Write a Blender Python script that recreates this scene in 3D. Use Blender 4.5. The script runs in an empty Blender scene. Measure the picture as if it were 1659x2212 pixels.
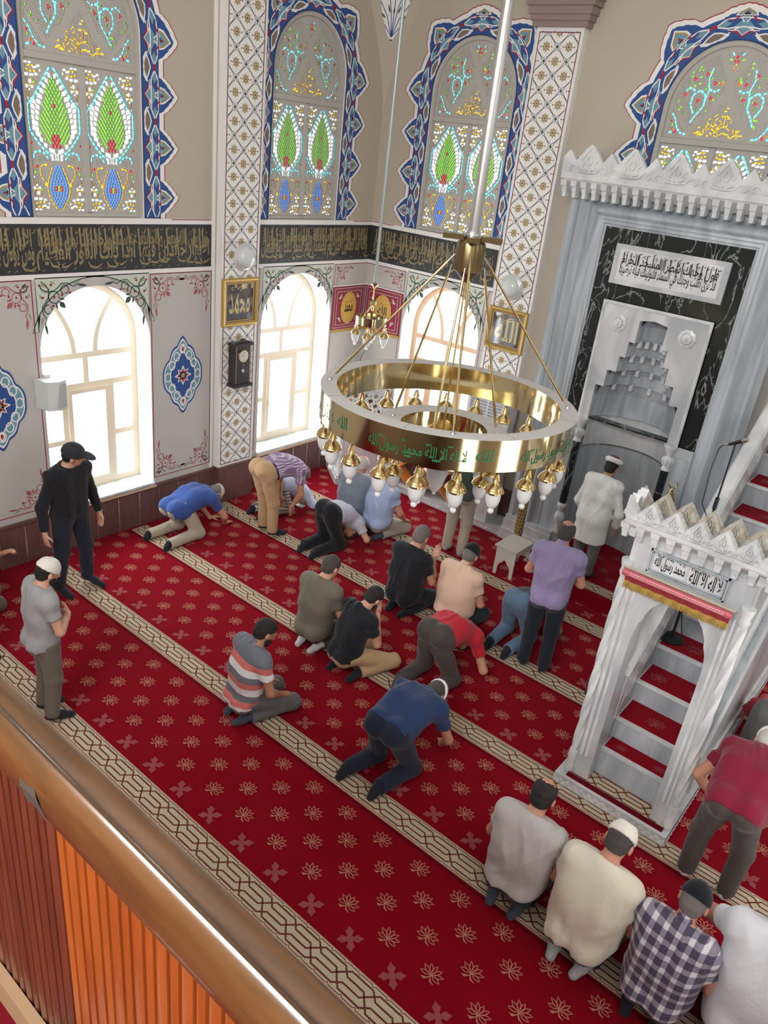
import bpy, math, random
import numpy as np
from mathutils import Vector, Matrix
from mathutils.geometry import delaunay_2d_cdt, tessellate_polygon
SC = bpy.context.scene
COL = SC.collection
PI = math.pi
# ------------------------------------------------------------------ camera
F_PX = 1645.5
cam = bpy.data.cameras.new('camera')
cam_ob = bpy.data.objects.new('camera', cam)
COL.objects.link(cam_ob)
R_ROWS = ((0.7647260890631602, 0.6348725499002138, 0.11014015657045476),
          (0.35370417298502593, -0.27072506959383413, -0.8953218944638808),
          (-0.538597592567162, 0.7236330437981771, -0.4315875938951943))
CAM_POS = Vector((7.76188905, -9.24801176, 4.80434624))
_r = Matrix(R_ROWS)
_m = Matrix((_r[0], -_r[1], -_r[2])).transposed().to_4x4()
_m.translation = CAM_POS
cam_ob.matrix_world = _m
cam.sensor_fit = 'VERTICAL'
cam.sensor_height = 36.0
cam.lens = F_PX / 2212.0 * 36.0
cam.clip_start = 0.02
SC.camera = cam_ob
# ------------------------------------------------------------------ light and exposure
vs = SC.view_settings
SC.display_settings.display_device = 'sRGB'
vs.view_transform = 'Standard'
vs.look = 'None'
vs.gamma = 1.0
vs.use_curve_mapping = False
vs.exposure = -0.22
cy = SC.cycles
cy.max_bounces = 7
cy.diffuse_bounces = 4
cy.glossy_bounces = 4
cy.transmission_bounces = 4
cy.transparent_max_bounces = 10
cy.caustics_reflective = False
cy.caustics_refractive = False
cy.sample_clamp_indirect = 6.0
cy.use_denoising = True
cy.use_adaptive_sampling = True
cy.adaptive_threshold = 0.02
world = bpy.data.worlds.new('overcast_sky')
SC.world = world
world.use_nodes = True
wb = world.node_tree.nodes['Background']
wb.inputs['Color'].default_value = (0.93, 0.97, 1.0, 1)
wb.inputs['Strength'].default_value = 12.0


def area(name, loc, target, sx, sy, power, col=(1, 1, 1), portal=False):
    l = bpy.data.lights.new(name, 'AREA')
    l.shape = 'RECTANGLE'
    l.size, l.size_y = sx, sy
    l.energy = power
    l.color = col
    if portal:
        l.cycles.is_portal = True
    o = bpy.data.objects.new(name, l)
    COL.objects.link(o)
    o.location = loc
    d = Vector(target) - Vector(loc)
    o.rotation_euler = d.to_track_quat('-Z', 'Y').to_euler()
    return o


# area lights standing in for unseen daylight openings (dome drum and far side windows)
area('dome_daylight', (4.6, -5.2, 7.5), (4.6, -5.2, 0), 5.5, 5.5, 60, (0.95, 0.98, 1.0))
for _i, _y in enumerate((-1.5, -4.6, -7.7)):
    area('right_window_daylight_%d' % _i, (9.27, _y, 1.9), (0.0, _y, 1.6), 1.36, 2.6, 42, (0.97, 0.99, 1.0))
    area('right_upper_daylight_%d' % _i, (9.27, _y, 5.0), (0.0, _y, 2.6), 1.3, 2.3, 20, (0.97, 0.99, 1.0))
area('gallery_fill', (6.2, -12.3, 6.7), (5.6, -1.0, 1.0), 5.0, 1.5, 780, (0.98, 0.99, 1.0))  # added fill from behind the camera, aimed to brighten niche and pulpit fronts
# portals: sky light enters through the real window openings
area('portal_one', (-0.42, -4.56, 1.85), (3, -4.56, 1.85), 1.36, 2.6, 1, portal=True)
area('portal_two', (-0.42, -1.44, 1.85), (3, -1.44, 1.85), 1.36, 2.6, 1, portal=True)
area('portal_three', (1.47, 0.42, 1.85), (1.47, -3, 1.85), 1.36, 2.6, 1, portal=True)

# ------------------------------------------------------------------ materials
MATS = {}


def mat(name, col, rough=0.6, metal=0.0, spec=0.5, bump=0.0, bscale=40.0, var=0.0, vscale=8.0, sheen=0.0):
    if name in MATS:
        return MATS[name]
    m = bpy.data.materials.new(name)
    m.use_nodes = True
    nt = m.node_tree
    b = nt.nodes['Principled BSDF']
    b.inputs['Base Color'].default_value = (*col, 1)
    b.inputs['Roughness'].default_value = rough
    b.inputs['Metallic'].default_value = metal
    b.inputs['Specular IOR Level'].default_value = spec
    if sheen:
        b.inputs['Sheen Weight'].default_value = sheen
    if bump or var:
        tc = nt.nodes.new('ShaderNodeTexCoord')
    if bump:
        n = nt.nodes.new('ShaderNodeTexNoise')
        n.inputs['Scale'].default_value = bscale
        n.inputs['Detail'].default_value = 3
        bp = nt.nodes.new('ShaderNodeBump')
        bp.inputs['Strength'].default_value = bump
        bp.inputs['Distance'].default_value = 0.02
        nt.links.new(tc.outputs['Object'], n.inputs['Vector'])
        nt.links.new(n.outputs['Fac'], bp.inputs['Height'])
        nt.links.new(bp.outputs['Normal'], b.inputs['Normal'])
    if var:
        n2 = nt.nodes.new('ShaderNodeTexNoise')
        n2.inputs['Scale'].default_value = vscale
        n2.inputs['Detail'].default_value = 4
        cr = nt.nodes.new('ShaderNodeMix')
        cr.data_type = 'RGBA'
        cr.inputs[6].default_value = (*[c * (1 - var) for c in col], 1)
        cr.inputs[7].default_value = (*[min(1, c * (1 + var)) for c in col], 1)
        nt.links.new(tc.outputs['Object'], n2.inputs['Vector'])
        nt.links.new(n2.outputs['Fac'], cr.inputs[0])
        nt.links.new(cr.outputs[2], b.inputs['Base Color'])
    MATS[name] = m
    return m


def srgb(r, g, b):
    f = lambda c: (c / 255 / 12.92) if c / 255 <= 0.04045 else ((c / 255 + 0.055) / 1.055) ** 2.4
    return (f(r), f(g), f(b))


def marble(name, base, vein, scale=2.5, stretch=(1, 1, 1), rot=(0, 0, 0), lo=0.35, hi=0.65, rough=0.28, sharp=False):
    m = bpy.data.materials.new(name)
    m.use_nodes = True
    nt = m.node_tree
    b = nt.nodes['Principled BSDF']
    b.inputs['Roughness'].default_value = rough
    tc = nt.nodes.new('ShaderNodeTexCoord')
    mp = nt.nodes.new('ShaderNodeMapping')
    mp.inputs['Scale'].default_value = stretch
    mp.inputs['Rotation'].default_value = rot
    n = nt.nodes.new('ShaderNodeTexNoise')
    n.inputs['Scale'].default_value = scale
    n.inputs['Detail'].default_value = 6
    n.inputs['Distortion'].default_value = 0.9 if not sharp else 1.6
    cr = nt.nodes.new('ShaderNodeValToRGB')
    e = cr.color_ramp.elements
    if sharp:
        e[0].position = 0.478; e[0].color = (*base, 1)
        e[1].position = 0.5; e[1].color = (*vein, 1)
        k = e.new(0.512); k.color = (*base, 1)
    else:
        e[0].position = lo; e[0].color = (*vein, 1)
        e[1].position = hi; e[1].color = (*base, 1)
    nt.links.new(tc.outputs['Object'], mp.inputs['Vector'])
    nt.links.new(mp.outputs['Vector'], n.inputs['Vector'])
    nt.links.new(n.outputs['Fac'], cr.inputs['Fac'])
    nt.links.new(cr.outputs['Color'], b.inputs['Base Color'])
    MATS[name] = m
    return m


def wood(name, c1, c2, scale=3.0, stretch=(1, 1, 12), rough=0.35, coat=0.0):
    m = bpy.data.materials.new(name)
    m.use_nodes = True
    nt = m.node_tree
    b = nt.nodes['Principled BSDF']
    b.inputs['Roughness'].default_value = rough
    b.inputs['Coat Weight'].default_value = coat
    b.inputs['Coat Roughness'].default_value = 0.12
    tc = nt.nodes.new('ShaderNodeTexCoord')
    mp = nt.nodes.new('ShaderNodeMapping')
    mp.inputs['Scale'].default_value = stretch
    n = nt.nodes.new('ShaderNodeTexNoise')
    n.inputs['Scale'].default_value = scale
    n.inputs['Detail'].default_value = 7
    n.inputs['Distortion'].default_value = 0.6
    cr = nt.nodes.new('ShaderNodeValToRGB')
    e = cr.color_ramp.elements
    e[0].position = 0.32; e[0].color = (*c1, 1)
    e[1].position = 0.68; e[1].color = (*c2, 1)
    nt.links.new(tc.outputs['Object'], mp.inputs['Vector'])
    nt.links.new(mp.outputs['Vector'], n.inputs['Vector'])
    nt.links.new(n.outputs['Fac'], cr.inputs['Fac'])
    nt.links.new(cr.outputs['Color'], b.inputs['Base Color'])
    MATS[name] = m
    return m


def clear_glass(name, col=(1, 1, 1), gloss=0.06):
    m = bpy.data.materials.new(name)
    m.use_nodes = True
    nt = m.node_tree
    nt.nodes.remove(nt.nodes['Principled BSDF'])
    t = nt.nodes.new('ShaderNodeBsdfTransparent')
    t.inputs['Color'].default_value = (*col, 1)
    g = nt.nodes.new('ShaderNodeBsdfGlossy')
    g.inputs['Roughness'].default_value = 0.05
    x = nt.nodes.new('ShaderNodeMixShader')
    x.inputs[0].default_value = gloss
    nt.links.new(t.outputs[0], x.inputs[1])
    nt.links.new(g.outputs[0], x.inputs[2])
    nt.links.new(x.outputs[0], nt.nodes['Material Output'].inputs['Surface'])
    MATS[name] = m
    return m


def frosted(name, col, mixw=0.6):
    m = bpy.data.materials.new(name)
    m.use_nodes = True
    nt = m.node_tree
    b = nt.nodes['Principled BSDF']
    b.inputs['Base Color'].default_value = (*col, 1)
    b.inputs['Roughness'].default_value = 0.3
    t = nt.nodes.new('ShaderNodeBsdfTranslucent')
    t.inputs['Color'].default_value = (*col, 1)
    x = nt.nodes.new('ShaderNodeMixShader')
    x.inputs[0].default_value = mixw
    nt.links.new(b.outputs[0], x.inputs[1])
    nt.links.new(t.outputs[0], x.inputs[2])
    nt.links.new(x.outputs[0], nt.nodes['Material Output'].inputs['Surface'])
    MATS[name] = m
    return m


# ------------------------------------------------------------------ mesh builder
class MB:
    def __init__(s):
        s.v = []; s.f = []; s.m = []; s.mats = []

    def mi(s, m):
        if m not in s.mats:
            s.mats.append(m)
        return s.mats.index(m)

    def face(s, pts, m):
        b = len(s.v)
        s.v += [tuple(p) for p in pts]
        s.f.append(tuple(range(b, b + len(pts)))); s.m.append(s.mi(m))

    def add(s, verts, faces, m):
        b = len(s.v); k = s.mi(m)
        s.v += [tuple(p) for p in verts]
        for f in faces:
            s.f.append(tuple(i + b for i in f)); s.m.append(k)

    def box(s, lo, hi, m):
        (a, b, c), (d, e, f) = lo, hi
        v = [(a, b, c), (d, b, c), (d, e, c), (a, e, c), (a, b, f), (d, b, f), (d, e, f), (a, e, f)]
        s.add(v, [(0, 3, 2, 1), (4, 5, 6, 7), (0, 1, 5, 4), (1, 2, 6, 5), (2, 3, 7, 6), (3, 0, 4, 7)], m)

    def obox(s, c, ax, ay, az, m):
        c, ax, ay, az = map(Vector, (c, ax, ay, az))
        v = [c + i * ax + j * ay + k * az for k in (-1, 1) for j in (-1, 1) for i in (-1, 1)]
        s.add(v, [(0, 2, 3, 1), (4, 5, 7, 6), (0, 1, 5, 4), (1, 3, 7, 5), (3, 2, 6, 7), (2, 0, 4, 6)], m)

    def loft(s, rings, m, closed=True, cap=True):
        n = len(rings[0]); b = len(s.v); k = s.mi(m)
        for r in rings:
            s.v += [tuple(p) for p in r]
        for i in range(len(rings) - 1):
            for j in range(n if closed else n - 1):
                j2 = (j + 1) % n
                s.f.append((b + i * n + j, b + i * n + j2, b + (i + 1) * n + j2, b + (i + 1) * n + j)); s.m.append(k)
        if cap and closed:
            s.f.append(tuple(b + j for j in range(n))[::-1]); s.m.append(k)
            s.f.append(tuple(b + (len(rings) - 1) * n + j for j in range(n))); s.m.append(k)

    def lathe(s, prof, m, c=(0, 0, 0), n=24, cap=True, a0=0.0, a1=2 * PI):
        full = abs(a1 - a0 - 2 * PI) < 1e-6
        k = n if full else n + 1
        rings = [[(c[0] + r * math.cos(a0 + (a1 - a0) * j / n), c[1] + r * math.sin(a0 + (a1 - a0) * j / n), c[2] + z) for j in range(k)] for r, z in prof]
        s.loft(rings, m, closed=full, cap=cap)

    def tube(s, pts, r, m, n=10, cap=True):
        pts = [Vector(p) for p in pts]
        rr = r if isinstance(r, (list, tuple)) else [r] * len(pts)
        rings = []
        up = None
        for i, p in enumerate(pts):
            d = (pts[min(i + 1, len(pts) - 1)] - pts[max(i - 1, 0)]).normalized()
            if up is None:
                up = Vector((0, 0, 1)) if abs(d.z) < 0.9 else Vector((1, 0, 0))
            a = d.cross(up).normalized(); up = a.cross(d).normalized()
            rings.append([p + rr[i] * (math.cos(t) * a + math.sin(t) * up) for t in [2 * PI * j / n for j in range(n)]])
        s.loft(rings, m, cap=cap)

    def prism(s, poly, axis_o, eu, ev, en, depth, m, mside=None):
        """closed polygon in (u,v), extruded by depth along en"""
        o, eu, ev, en = map(Vector, (axis_o, eu, ev, en))
        n = len(poly)
        a = [o + eu * u + ev * v for u, v in poly]
        c = [p + en * depth for p in a]
        tris = tessellate_polygon([[Vector((u, v, 0)) for u, v in poly]])
        b = len(s.v); k = s.mi(m); k2 = s.mi(mside or m)
        s.v += [tuple(p) for p in a] + [tuple(p) for p in c]
        for t in tris:
            s.f.append((b + n + t[0], b + n + t[1], b + n + t[2])); s.m.append(k)
            s.f.append((b + t[2], b + t[1], b + t[0])); s.m.append(k2)
        for i in range(n):
            j = (i + 1) % n
            s.f.append((b + i, b + j, b + n + j, b + n + i)); s.m.append(k2)

    def obj(s, name, parent=None, smooth=False, fix=True, loc=None):
        me = bpy.data.meshes.new(name)
        me.from_pydata(s.v, [], s.f)
        for m in s.mats:
            me.materials.append(m)
        if s.m:
            me.polygons.foreach_set('material_index', s.m)
        if fix:
            import bmesh
            bm = bmesh.new(); bm.from_mesh(me)
            bmesh.ops.recalc_face_normals(bm, faces=bm.faces)
            bm.to_mesh(me); bm.free()
        if smooth:
            me.shade_smooth()
            if smooth != True:
                me.set_sharp_from_angle(angle=math.radians(smooth))
        me.update()
        o = bpy.data.objects.new(name, me)
        COL.objects.link(o)
        if parent:
            o.parent = parent
        if loc:
            o.location = loc
        return o


def tag(o, label=None, cat=None, group=None, kind=None):
    if label: o['label'] = label
    if cat: o['category'] = cat
    if group: o['group'] = group
    if kind: o['kind'] = kind
    return o


def empty(name, loc=(0, 0, 0), rz=0.0, label=None, cat=None, group=None):
    o = bpy.data.objects.new(name, None)
    COL.objects.link(o)
    o.location = loc; o.rotation_euler = (0, 0, rz)
    o.empty_display_size = 0.1
    return tag(o, label, cat, group)


def dup(root, loc=None, rz=None, label=None):
    r = root.copy(); COL.objects.link(r)
    if loc is not None: r.location = loc
    if rz is not None: r.rotation_euler = (0, 0, rz)
    if label: r['label'] = label
    for ch in list(root.children):
        c = ch.copy(); COL.objects.link(c); c.parent = r
        for g in ch.children:
            d = g.copy(); COL.objects.link(d); d.parent = c
    return r


# ------------------------------------------------------------------ 2D helpers
def arc(cx, cy_, r, a0, a1, n=16):
    return [(cx + r * math.cos(a0 + (a1 - a0) * i / n), cy_ + r * math.sin(a0 + (a1 - a0) * i / n)) for i in range(n + 1)]


def arch_poly(u0, u1, v0, vs_, n=24, pointed=0.0):
    r = (u1 - u0) / 2
    c = (u0 + u1) / 2
    p = [(u0, v0), (u1, v0)]
    for i in range(n + 1):
        a = PI * i / n
        p.append((c + r * math.cos(a), vs_ + r * math.sin(a) * (1 + pointed)))
    return p


def cdt(polys):
    """polys: list of closed 2D polygons; returns verts and triangles with the list of polygons each one lies in"""
    vs2, fs = [], []
    for p in polys:
        b = len(vs2)
        if sum(p[i - 1][0] * p[i][1] - p[i][0] * p[i - 1][1] for i in range(len(p))) < 0:
            p = p[::-1]
        vs2 += [Vector((x, y)) for x, y in p]
        fs.append(list(range(b, b + len(p))))
    ov, oe, of, _, _, off = delaunay_2d_cdt(vs2, [], fs, 1, 1e-5)
    return [tuple(v) for v in ov], [(tuple(f), ids) for f, ids in zip(of, off)]


def strip(pts, w, closed=False):
    """ribbon polygons (quads) along a 2D polyline; w a width or a list of widths"""
    n = len(pts)
    ww = w if isinstance(w, (list, tuple)) else [w] * n
    L, Rr = [], []
    for i in range(n):
        if closed:
            a, b = pts[i - 1], pts[(i + 1) % n]
        else:
            a, b = pts[max(i - 1, 0)], pts[min(i + 1, n - 1)]
        dx, dy = b[0] - a[0], b[1] - a[1]
        l = math.hypot(dx, dy) or 1e-9
        nx, ny = -dy / l * ww[i] / 2, dx / l * ww[i] / 2
        L.append((pts[i][0] + nx, pts[i][1] + ny)); Rr.append((pts[i][0] - nx, pts[i][1] - ny))
    out = []
    for i in range(n if closed else n - 1):
        j = (i + 1) % n
        out.append([L[i], Rr[i], Rr[j], L[j]])
    return out


def leaf(cx, cy_, ang, l, w, n=5):
    ca, sa = math.cos(ang), math.sin(ang)
    p = []
    for i in range(n + 1):
        t = i / n
        p.append((t * l, w / 2 * math.sin(PI * t ** 0.8)))
    for i in range(n - 1, 0, -1):
        t = i / n
        p.append((t * l, -w / 2 * math.sin(PI * t ** 0.8)))
    return [(cx + x * ca - y * sa, cy_ + x * sa + y * ca) for x, y in p]


def disc(cx, cy_, r, n=8, sy=1.0):
    return [(cx + r * math.cos(2 * PI * i / n), cy_ + sy * r * math.sin(2 * PI * i / n)) for i in range(n)]


def spiral(cx, cy_, r0, r1, a0, turns, n=22):
    return [(cx + (r0 + (r1 - r0) * t) * math.cos(a0 + turns * 2 * PI * t), cy_ + (r0 + (r1 - r0) * t) * math.sin(a0 + turns * 2 * PI * t)) for t in [i / n for i in range(n + 1)]]


class Paint:
    """flat painted ornament on a plane: each polygon is a thin coat; layer k lies k tenths of a millimetre-scale steps proud of the last"""

    def __init__(s, fn, step=0.0006, base=0.0012):
        s.fn = fn; s.mb = MB(); s.step = step; s.base = base

    def poly(s, p, m, layer=0):
        if len(p) == 4 or len(p) == 3:
            s.mb.face([s.fn(u, v, s.base + layer * s.step) for u, v in p], m)
        else:
            t = tessellate_polygon([[Vector((u, v, 0)) for u, v in p]])
            s.mb.add([s.fn(u, v, s.base + layer * s.step) for u, v in p], t, m)

    def rect(s, u0, v0, u1, v1, m, layer=0):
        s.poly([(u0, v0), (u1, v0), (u1, v1), (u0, v1)], m, layer)

    def stroke(s, pts, w, m, layer=0, closed=False):
        for q in strip(pts, w, closed):
            s.poly(q, m, layer)

    def outline(s, u0, v0, u1, v1, w, m, layer=0):
        s.rect(u0, v0, u1, v0 + w, m, layer); s.rect(u0, v1 - w, u1, v1, m, layer)
        s.rect(u0, v0 + w, u0 + w, v1 - w, m, layer); s.rect(u1 - w, v0 + w, u1, v1 - w, m, layer)

    def obj(s, name, parent=None):
        return s.mb.obj(name, parent, fix=False)


def on_left(x0=0.0):
    return lambda u, v, d: (x0 + d, u, v)


def on_qibla(y0=0.0):
    return lambda u, v, d: (u, y0 - d, v)


def on_floor(z0=0.0):
    return lambda u, v, d: (u, v, z0 + d)


# ------------------------------------------------------------------ lettering (joined Arabic forms, set right to left)
AF = {'ا': 'ﺍﺎ', 'أ': 'ﺃﺄ', 'إ': 'ﺇﺈ', 'آ': 'ﺁﺂ', 'ب': 'ﺏﺐﺑﺒ', 'ت': 'ﺕﺖﺗﺘ', 'ث': 'ﺙﺚﺛﺜ', 'ج': 'ﺝﺞﺟﺠ', 'ح': 'ﺡﺢﺣﺤ', 'خ': 'ﺥﺦﺧﺨ', 'د': 'ﺩﺪ', 'ذ': 'ﺫﺬ', 'ر': 'ﺭﺮ', 'ز': 'ﺯﺰ', 'س': 'ﺱﺲﺳﺴ', 'ش': 'ﺵﺶﺷﺸ', 'ص': 'ﺹﺺﺻﺼ', 'ض': 'ﺽﺾﺿﻀ', 'ط': 'ﻁﻂﻃﻄ', 'ظ': 'ﻅﻆﻇﻈ', 'ع': 'ﻉﻊﻋﻌ', 'غ': 'ﻍﻎﻏﻐ', 'ف': 'ﻑﻒﻓﻔ', 'ق': 'ﻕﻖﻗﻘ', 'ك': 'ﻙﻚﻛﻜ', 'ل': 'ﻝﻞﻟﻠ', 'م': 'ﻡﻢﻣﻤ', 'ن': 'ﻥﻦﻧﻨ', 'ه': 'ﻩﻪﻫﻬ', 'و': 'ﻭﻮ', 'ي': 'ﻱﻲﻳﻴ', 'ى': 'ﻯﻰ', 'ة': 'ﺓﺔ', 'ؤ': 'ﺅﺆ', 'ئ': 'ﺉﺊﺋﺌ', 'ء': 'ﺀ'}
LIG = {'ا': 'ﻻﻼ', 'أ': 'ﻷﻸ', 'إ': 'ﻹﻺ', 'آ': 'ﻵﻶ'}


def shape(s):
    out = []
    for w in s.split(' '):
        r = ''; prev = False; i = 0
        while i < len(w):
            c = w[i]; nx = w[i + 1] if i + 1 < len(w) else ''
            if c == 'ل' and nx in LIG:
                r += LIG[nx][1] if prev else LIG[nx][0]; prev = False; i += 2; continue
            f = AF.get(c, c)
            con = nx in AF and nx != 'ء' and len(f) == 4
            if prev: r += f[3] if con else (f[1] if len(f) > 1 else f[0])
            else: r += f[2] if con else f[0]
            prev = con; i += 1
        out.append(r[::-1])
    return ' '.join(out[::-1])


_TXT = {}


def text_mesh(body, offset=0.0):
    """(verts2d, faces) of a line of lettering; scaled later"""
    key = (body, offset)
    if key in _TXT:
        return _TXT[key]
    cu = bpy.data.curves.new('lettering', 'FONT')
    cu.body = body
    cu.resolution_u = 3
    cu.offset = offset
    o = bpy.data.objects.new('lettering', cu)
    COL.objects.link(o)
    bpy.context.view_layer.update()
    me = bpy.data.meshes.new_from_object(o.evaluated_get(bpy.context.evaluated_depsgraph_get()))
    v = [(p.co.x, p.co.y) for p in me.vertices]
    f = [tuple(p.vertices) for p in me.polygons]
    bpy.data.objects.remove(o); bpy.data.curves.remove(cu); bpy.data.meshes.remove(me)
    _TXT[key] = (v, f)
    return v, f


def write(paint, s, u0, v0, u1, v1, m, layer=2, arabic=True, slant=0.0, offset=0.0):
    v, f = text_mesh(shape(s) if arabic else s, offset)
    if not v:
        return
    xs = [p[0] for p in v]; ys = [p[1] for p in v]
    ax, bx, ay, by = min(xs), max(xs), min(ys), max(ys)
    d = paint.base + layer * paint.step
    P = []
    for x, y in v:
        t = (y - ay) / (by - ay)
        P.append(paint.fn(u0 + (x - ax) / (bx - ax) * (u1 - u0) + slant * t, v0 + t * (v1 - v0), d))
    paint.mb.add(P, f, m)


rng = random.Random(7)
# ------------------------------------------------------------------ palette
plaster = mat('plaster_warm', srgb(194, 191, 186), 0.85, var=0.03, vscale=1.5)
plaster_white = mat('plaster_white', srgb(236, 235, 231), 0.8)
upper_plaster = mat('plaster_beige', srgb(190, 180, 164), 0.85, var=0.03, vscale=1.2)
paint_black = mat('band_black', srgb(48, 51, 53), 0.55)
gold_paint = mat('gold_paint', srgb(146, 132, 92), 0.5)
red_line = mat('paint_red', srgb(158, 40, 58), 0.7)
rose_line = mat('paint_rose', srgb(170, 92, 92), 0.7)
green_line = mat('paint_green', srgb(62, 84, 76), 0.7)
leaf_green = mat('paint_leaf', srgb(140, 158, 120), 0.7)
pale_green = mat('paint_pale_green', srgb(204, 211, 196), 0.8)
navy = mat('paint_navy', srgb(44, 82, 146), 0.7)
dark_navy = mat('paint_dark_navy', srgb(40, 54, 98), 0.7)
teal = mat('paint_teal', srgb(112, 156, 172), 0.7)
taupe = mat('paint_taupe', srgb(128, 114, 98), 0.7)
ochre = mat('paint_ochre', srgb(176, 148, 86), 0.7)
cream_white = mat('paint_cream', srgb(240, 239, 234), 0.75)
grey_line = mat('paint_grey', srgb(150, 152, 158), 0.75)
oxblood = mat('paint_oxblood', srgb(122, 30, 44), 0.7)
olive_gold = mat('paint_olive', srgb(172, 154, 106), 0.7)
carpet_red = mat('carpet_red', srgb(134, 5, 26), 0.95, spec=0.04, bump=0.35, bscale=420, var=0.10, vscale=2.2, sheen=0.03)
carpet_dark = mat('carpet_seam', srgb(92, 8, 24), 0.95, spec=0.1)
carpet_cream = mat('carpet_cream', srgb(196, 184, 158), 0.95, spec=0.1, bump=0.3, bscale=420)
carpet_edge = mat('carpet_tan', srgb(180, 146, 124), 0.95, spec=0.1)
carpet_rope = mat('carpet_rope', srgb(86, 16, 28), 0.95, spec=0.1)
carpet_dot = mat('carpet_dot', srgb(180, 124, 106), 0.95, spec=0.1)
carpet_motif = mat('carpet_motif', srgb(184, 124, 104), 0.95, spec=0.1)
carpet_motif2 = mat('carpet_motif_soft', srgb(152, 76, 80), 0.95, spec=0.1)
white_marble = marble('white_marble', srgb(222, 223, 223), srgb(176, 180, 184), 2.2, (1, 1, 0.45), (0.3, 0.5, 0.2))
grey_marble = marble('grey_marble', srgb(196, 203, 207), srgb(144, 152, 158), 2.0, (2.2, 2.2, 0.35), (0.05, 0.1, 0.0), 0.3, 0.7)
carved_marble = marble('carved_marble', srgb(228, 229, 228), srgb(196, 199, 201), 3.0)
black_marble = marble('black_marble', srgb(34, 40, 41), srgb(150, 156, 152), 2.4, (1.6, 1.6, 0.7), (0.2, 0.7, 0.5), sharp=True, rough=0.2)
sill_marble = marble('sill_marble', srgb(226, 232, 232), srgb(190, 198, 200), 2.5, (1, 4, 1), rough=0.2)
pvc_oak = mat('window_frame_beige', srgb(236, 222, 200), 0.45)
pvc_oak2 = mat('window_frame_oak', srgb(216, 180, 148), 0.45)
pane_glass = clear_glass('pane_glass', (0.97, 0.99, 1.0), 0.05)
wainscot_wood = wood('wainscot_brown', srgb(100, 70, 66), srgb(118, 86, 80), 6, (1, 8, 1), 0.45)
silver = mat('silver_trim', (0.72, 0.72, 0.74), 0.3, 0.9)
brass = mat('polished_brass', srgb(218, 200, 156), 0.10, 1.0)
brass_soft = mat('cast_brass', srgb(212, 188, 136), 0.22, 1.0)

WH = 7.6
RX = 9.31
BY = -12.5
U0, U1 = -0.64, 0.64
UP0, UPS, UPR = 3.78, 5.52, 0.64
LO0, LOS, LOR = 0.56, 2.40, 0.68


def wall_with_holes(name, u0, u1, v0, v1, holes, fn, depth_fn, m, reveal_m):
    """one sheet with openings, each with its reveal running outwards"""
    mb = MB()
    vv, tri = cdt([[(u0, v0), (u1, v0), (u1, v1), (u0, v1)]] + [h for h, d, r in holes])
    P = [fn(u, v, 0) for u, v in vv]
    mb.add(P, [f for f, ids in tri if ids == [0] or (0 in ids and len(ids) == 1)], m)
    for h, d, r in holes:
        n = len(h)
        for i in range(n):
            a, b = h[i], h[(i + 1) % n]
            mb.face([fn(*a, 0), fn(*b, 0), fn(*b, -d), fn(*a, -d)], r)
    o = mb.obj(name, fix=False)
    return tag(o, kind='structure')


W1C, W2C, W3C, W4C = -4.56, -1.44, 1.47, 4.655
lo = lambda c: arch_poly(c - LOR, c + LOR, LO0, LOS, 28)
up = lambda c: arch_poly(c + U0, c + U1, UP0, UPS, 28)
wall_left = wall_with_holes('wall_left', BY, 0, 0, WH, [(lo(W1C), 0.42, plaster_white), (lo(W2C), 0.42, plaster_white), (up(W1C), 0.16, plaster_white), (up(W2C), 0.16, plaster_white)], on_left(), None, upper_plaster, plaster_white)
NICHE = [(4.02, 0.0), (5.29, 0.0), (5.29, 3.5), (4.02, 3.5)]
wall_qibla = wall_with_holes('wall_back', 0, RX, 0, WH, [(lo(W3C), 0.42, plaster_white), (up(W3C), 0.16, plaster_white), (up(W4C), 0.16, plaster_white), (NICHE, 0.02, plaster_white)], on_qibla(), None, upper_plaster, plaster_white)
mb = MB()
for q in ([(4.02, 0.55, 0), (5.29, 0.55, 0), (5.29, 0.55, 3.5), (4.02, 0.55, 3.5)], [(4.02, 0, 3.5), (5.29, 0, 3.5), (5.29, 0.55, 3.5), (4.02, 0.55, 3.5)], [(4.02, 0, 0), (4.02, 0.55, 0), (4.02, 0.55, 3.5), (4.02, 0, 3.5)], [(5.29, 0, 0), (5.29, 0.55, 0), (5.29, 0.55, 3.5), (5.29, 0, 3.5)]):
    mb.face(q, plaster)
mb.obj('niche_recess', wall_qibla, fix=False)
mb = MB()
mb.face([(RX, BY, 0), (RX, 0, 0), (RX, 0, WH), (RX, BY, WH)], upper_plaster)
tag(mb.obj('wall_right', fix=False), kind='structure')
mb = MB()
mb.face([(0, BY, 0), (RX, BY, 0), (RX, BY, WH), (0, BY, WH)], upper_plaster)
tag(mb.obj('wall_front', fix=False), kind='structure')
mb = MB()
mb.face([(0, BY, WH), (RX, BY, WH), (RX, 0, WH), (0, 0, WH)], plaster_white)
tag(mb.obj('ceiling', fix=False), kind='structure')
# corner pendentive under the dome, with a painted tulip roundel
mb = MB()
rings = []
for i in range(13):
    z = 5.15 + i * 0.2
    s = 1.25 * ((z - 5.15) / 2.45) ** 1.6
    rings.append([(s, 0, z), (s * 0.42, -s * 0.42, z), (0, -s, z)] if s > 0 else [(0, 0, z)] * 3)
mb.loft(rings, upper_plaster, closed=False, cap=False)
pend = tag(mb.obj('trim_1', smooth=True), kind='structure')

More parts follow.
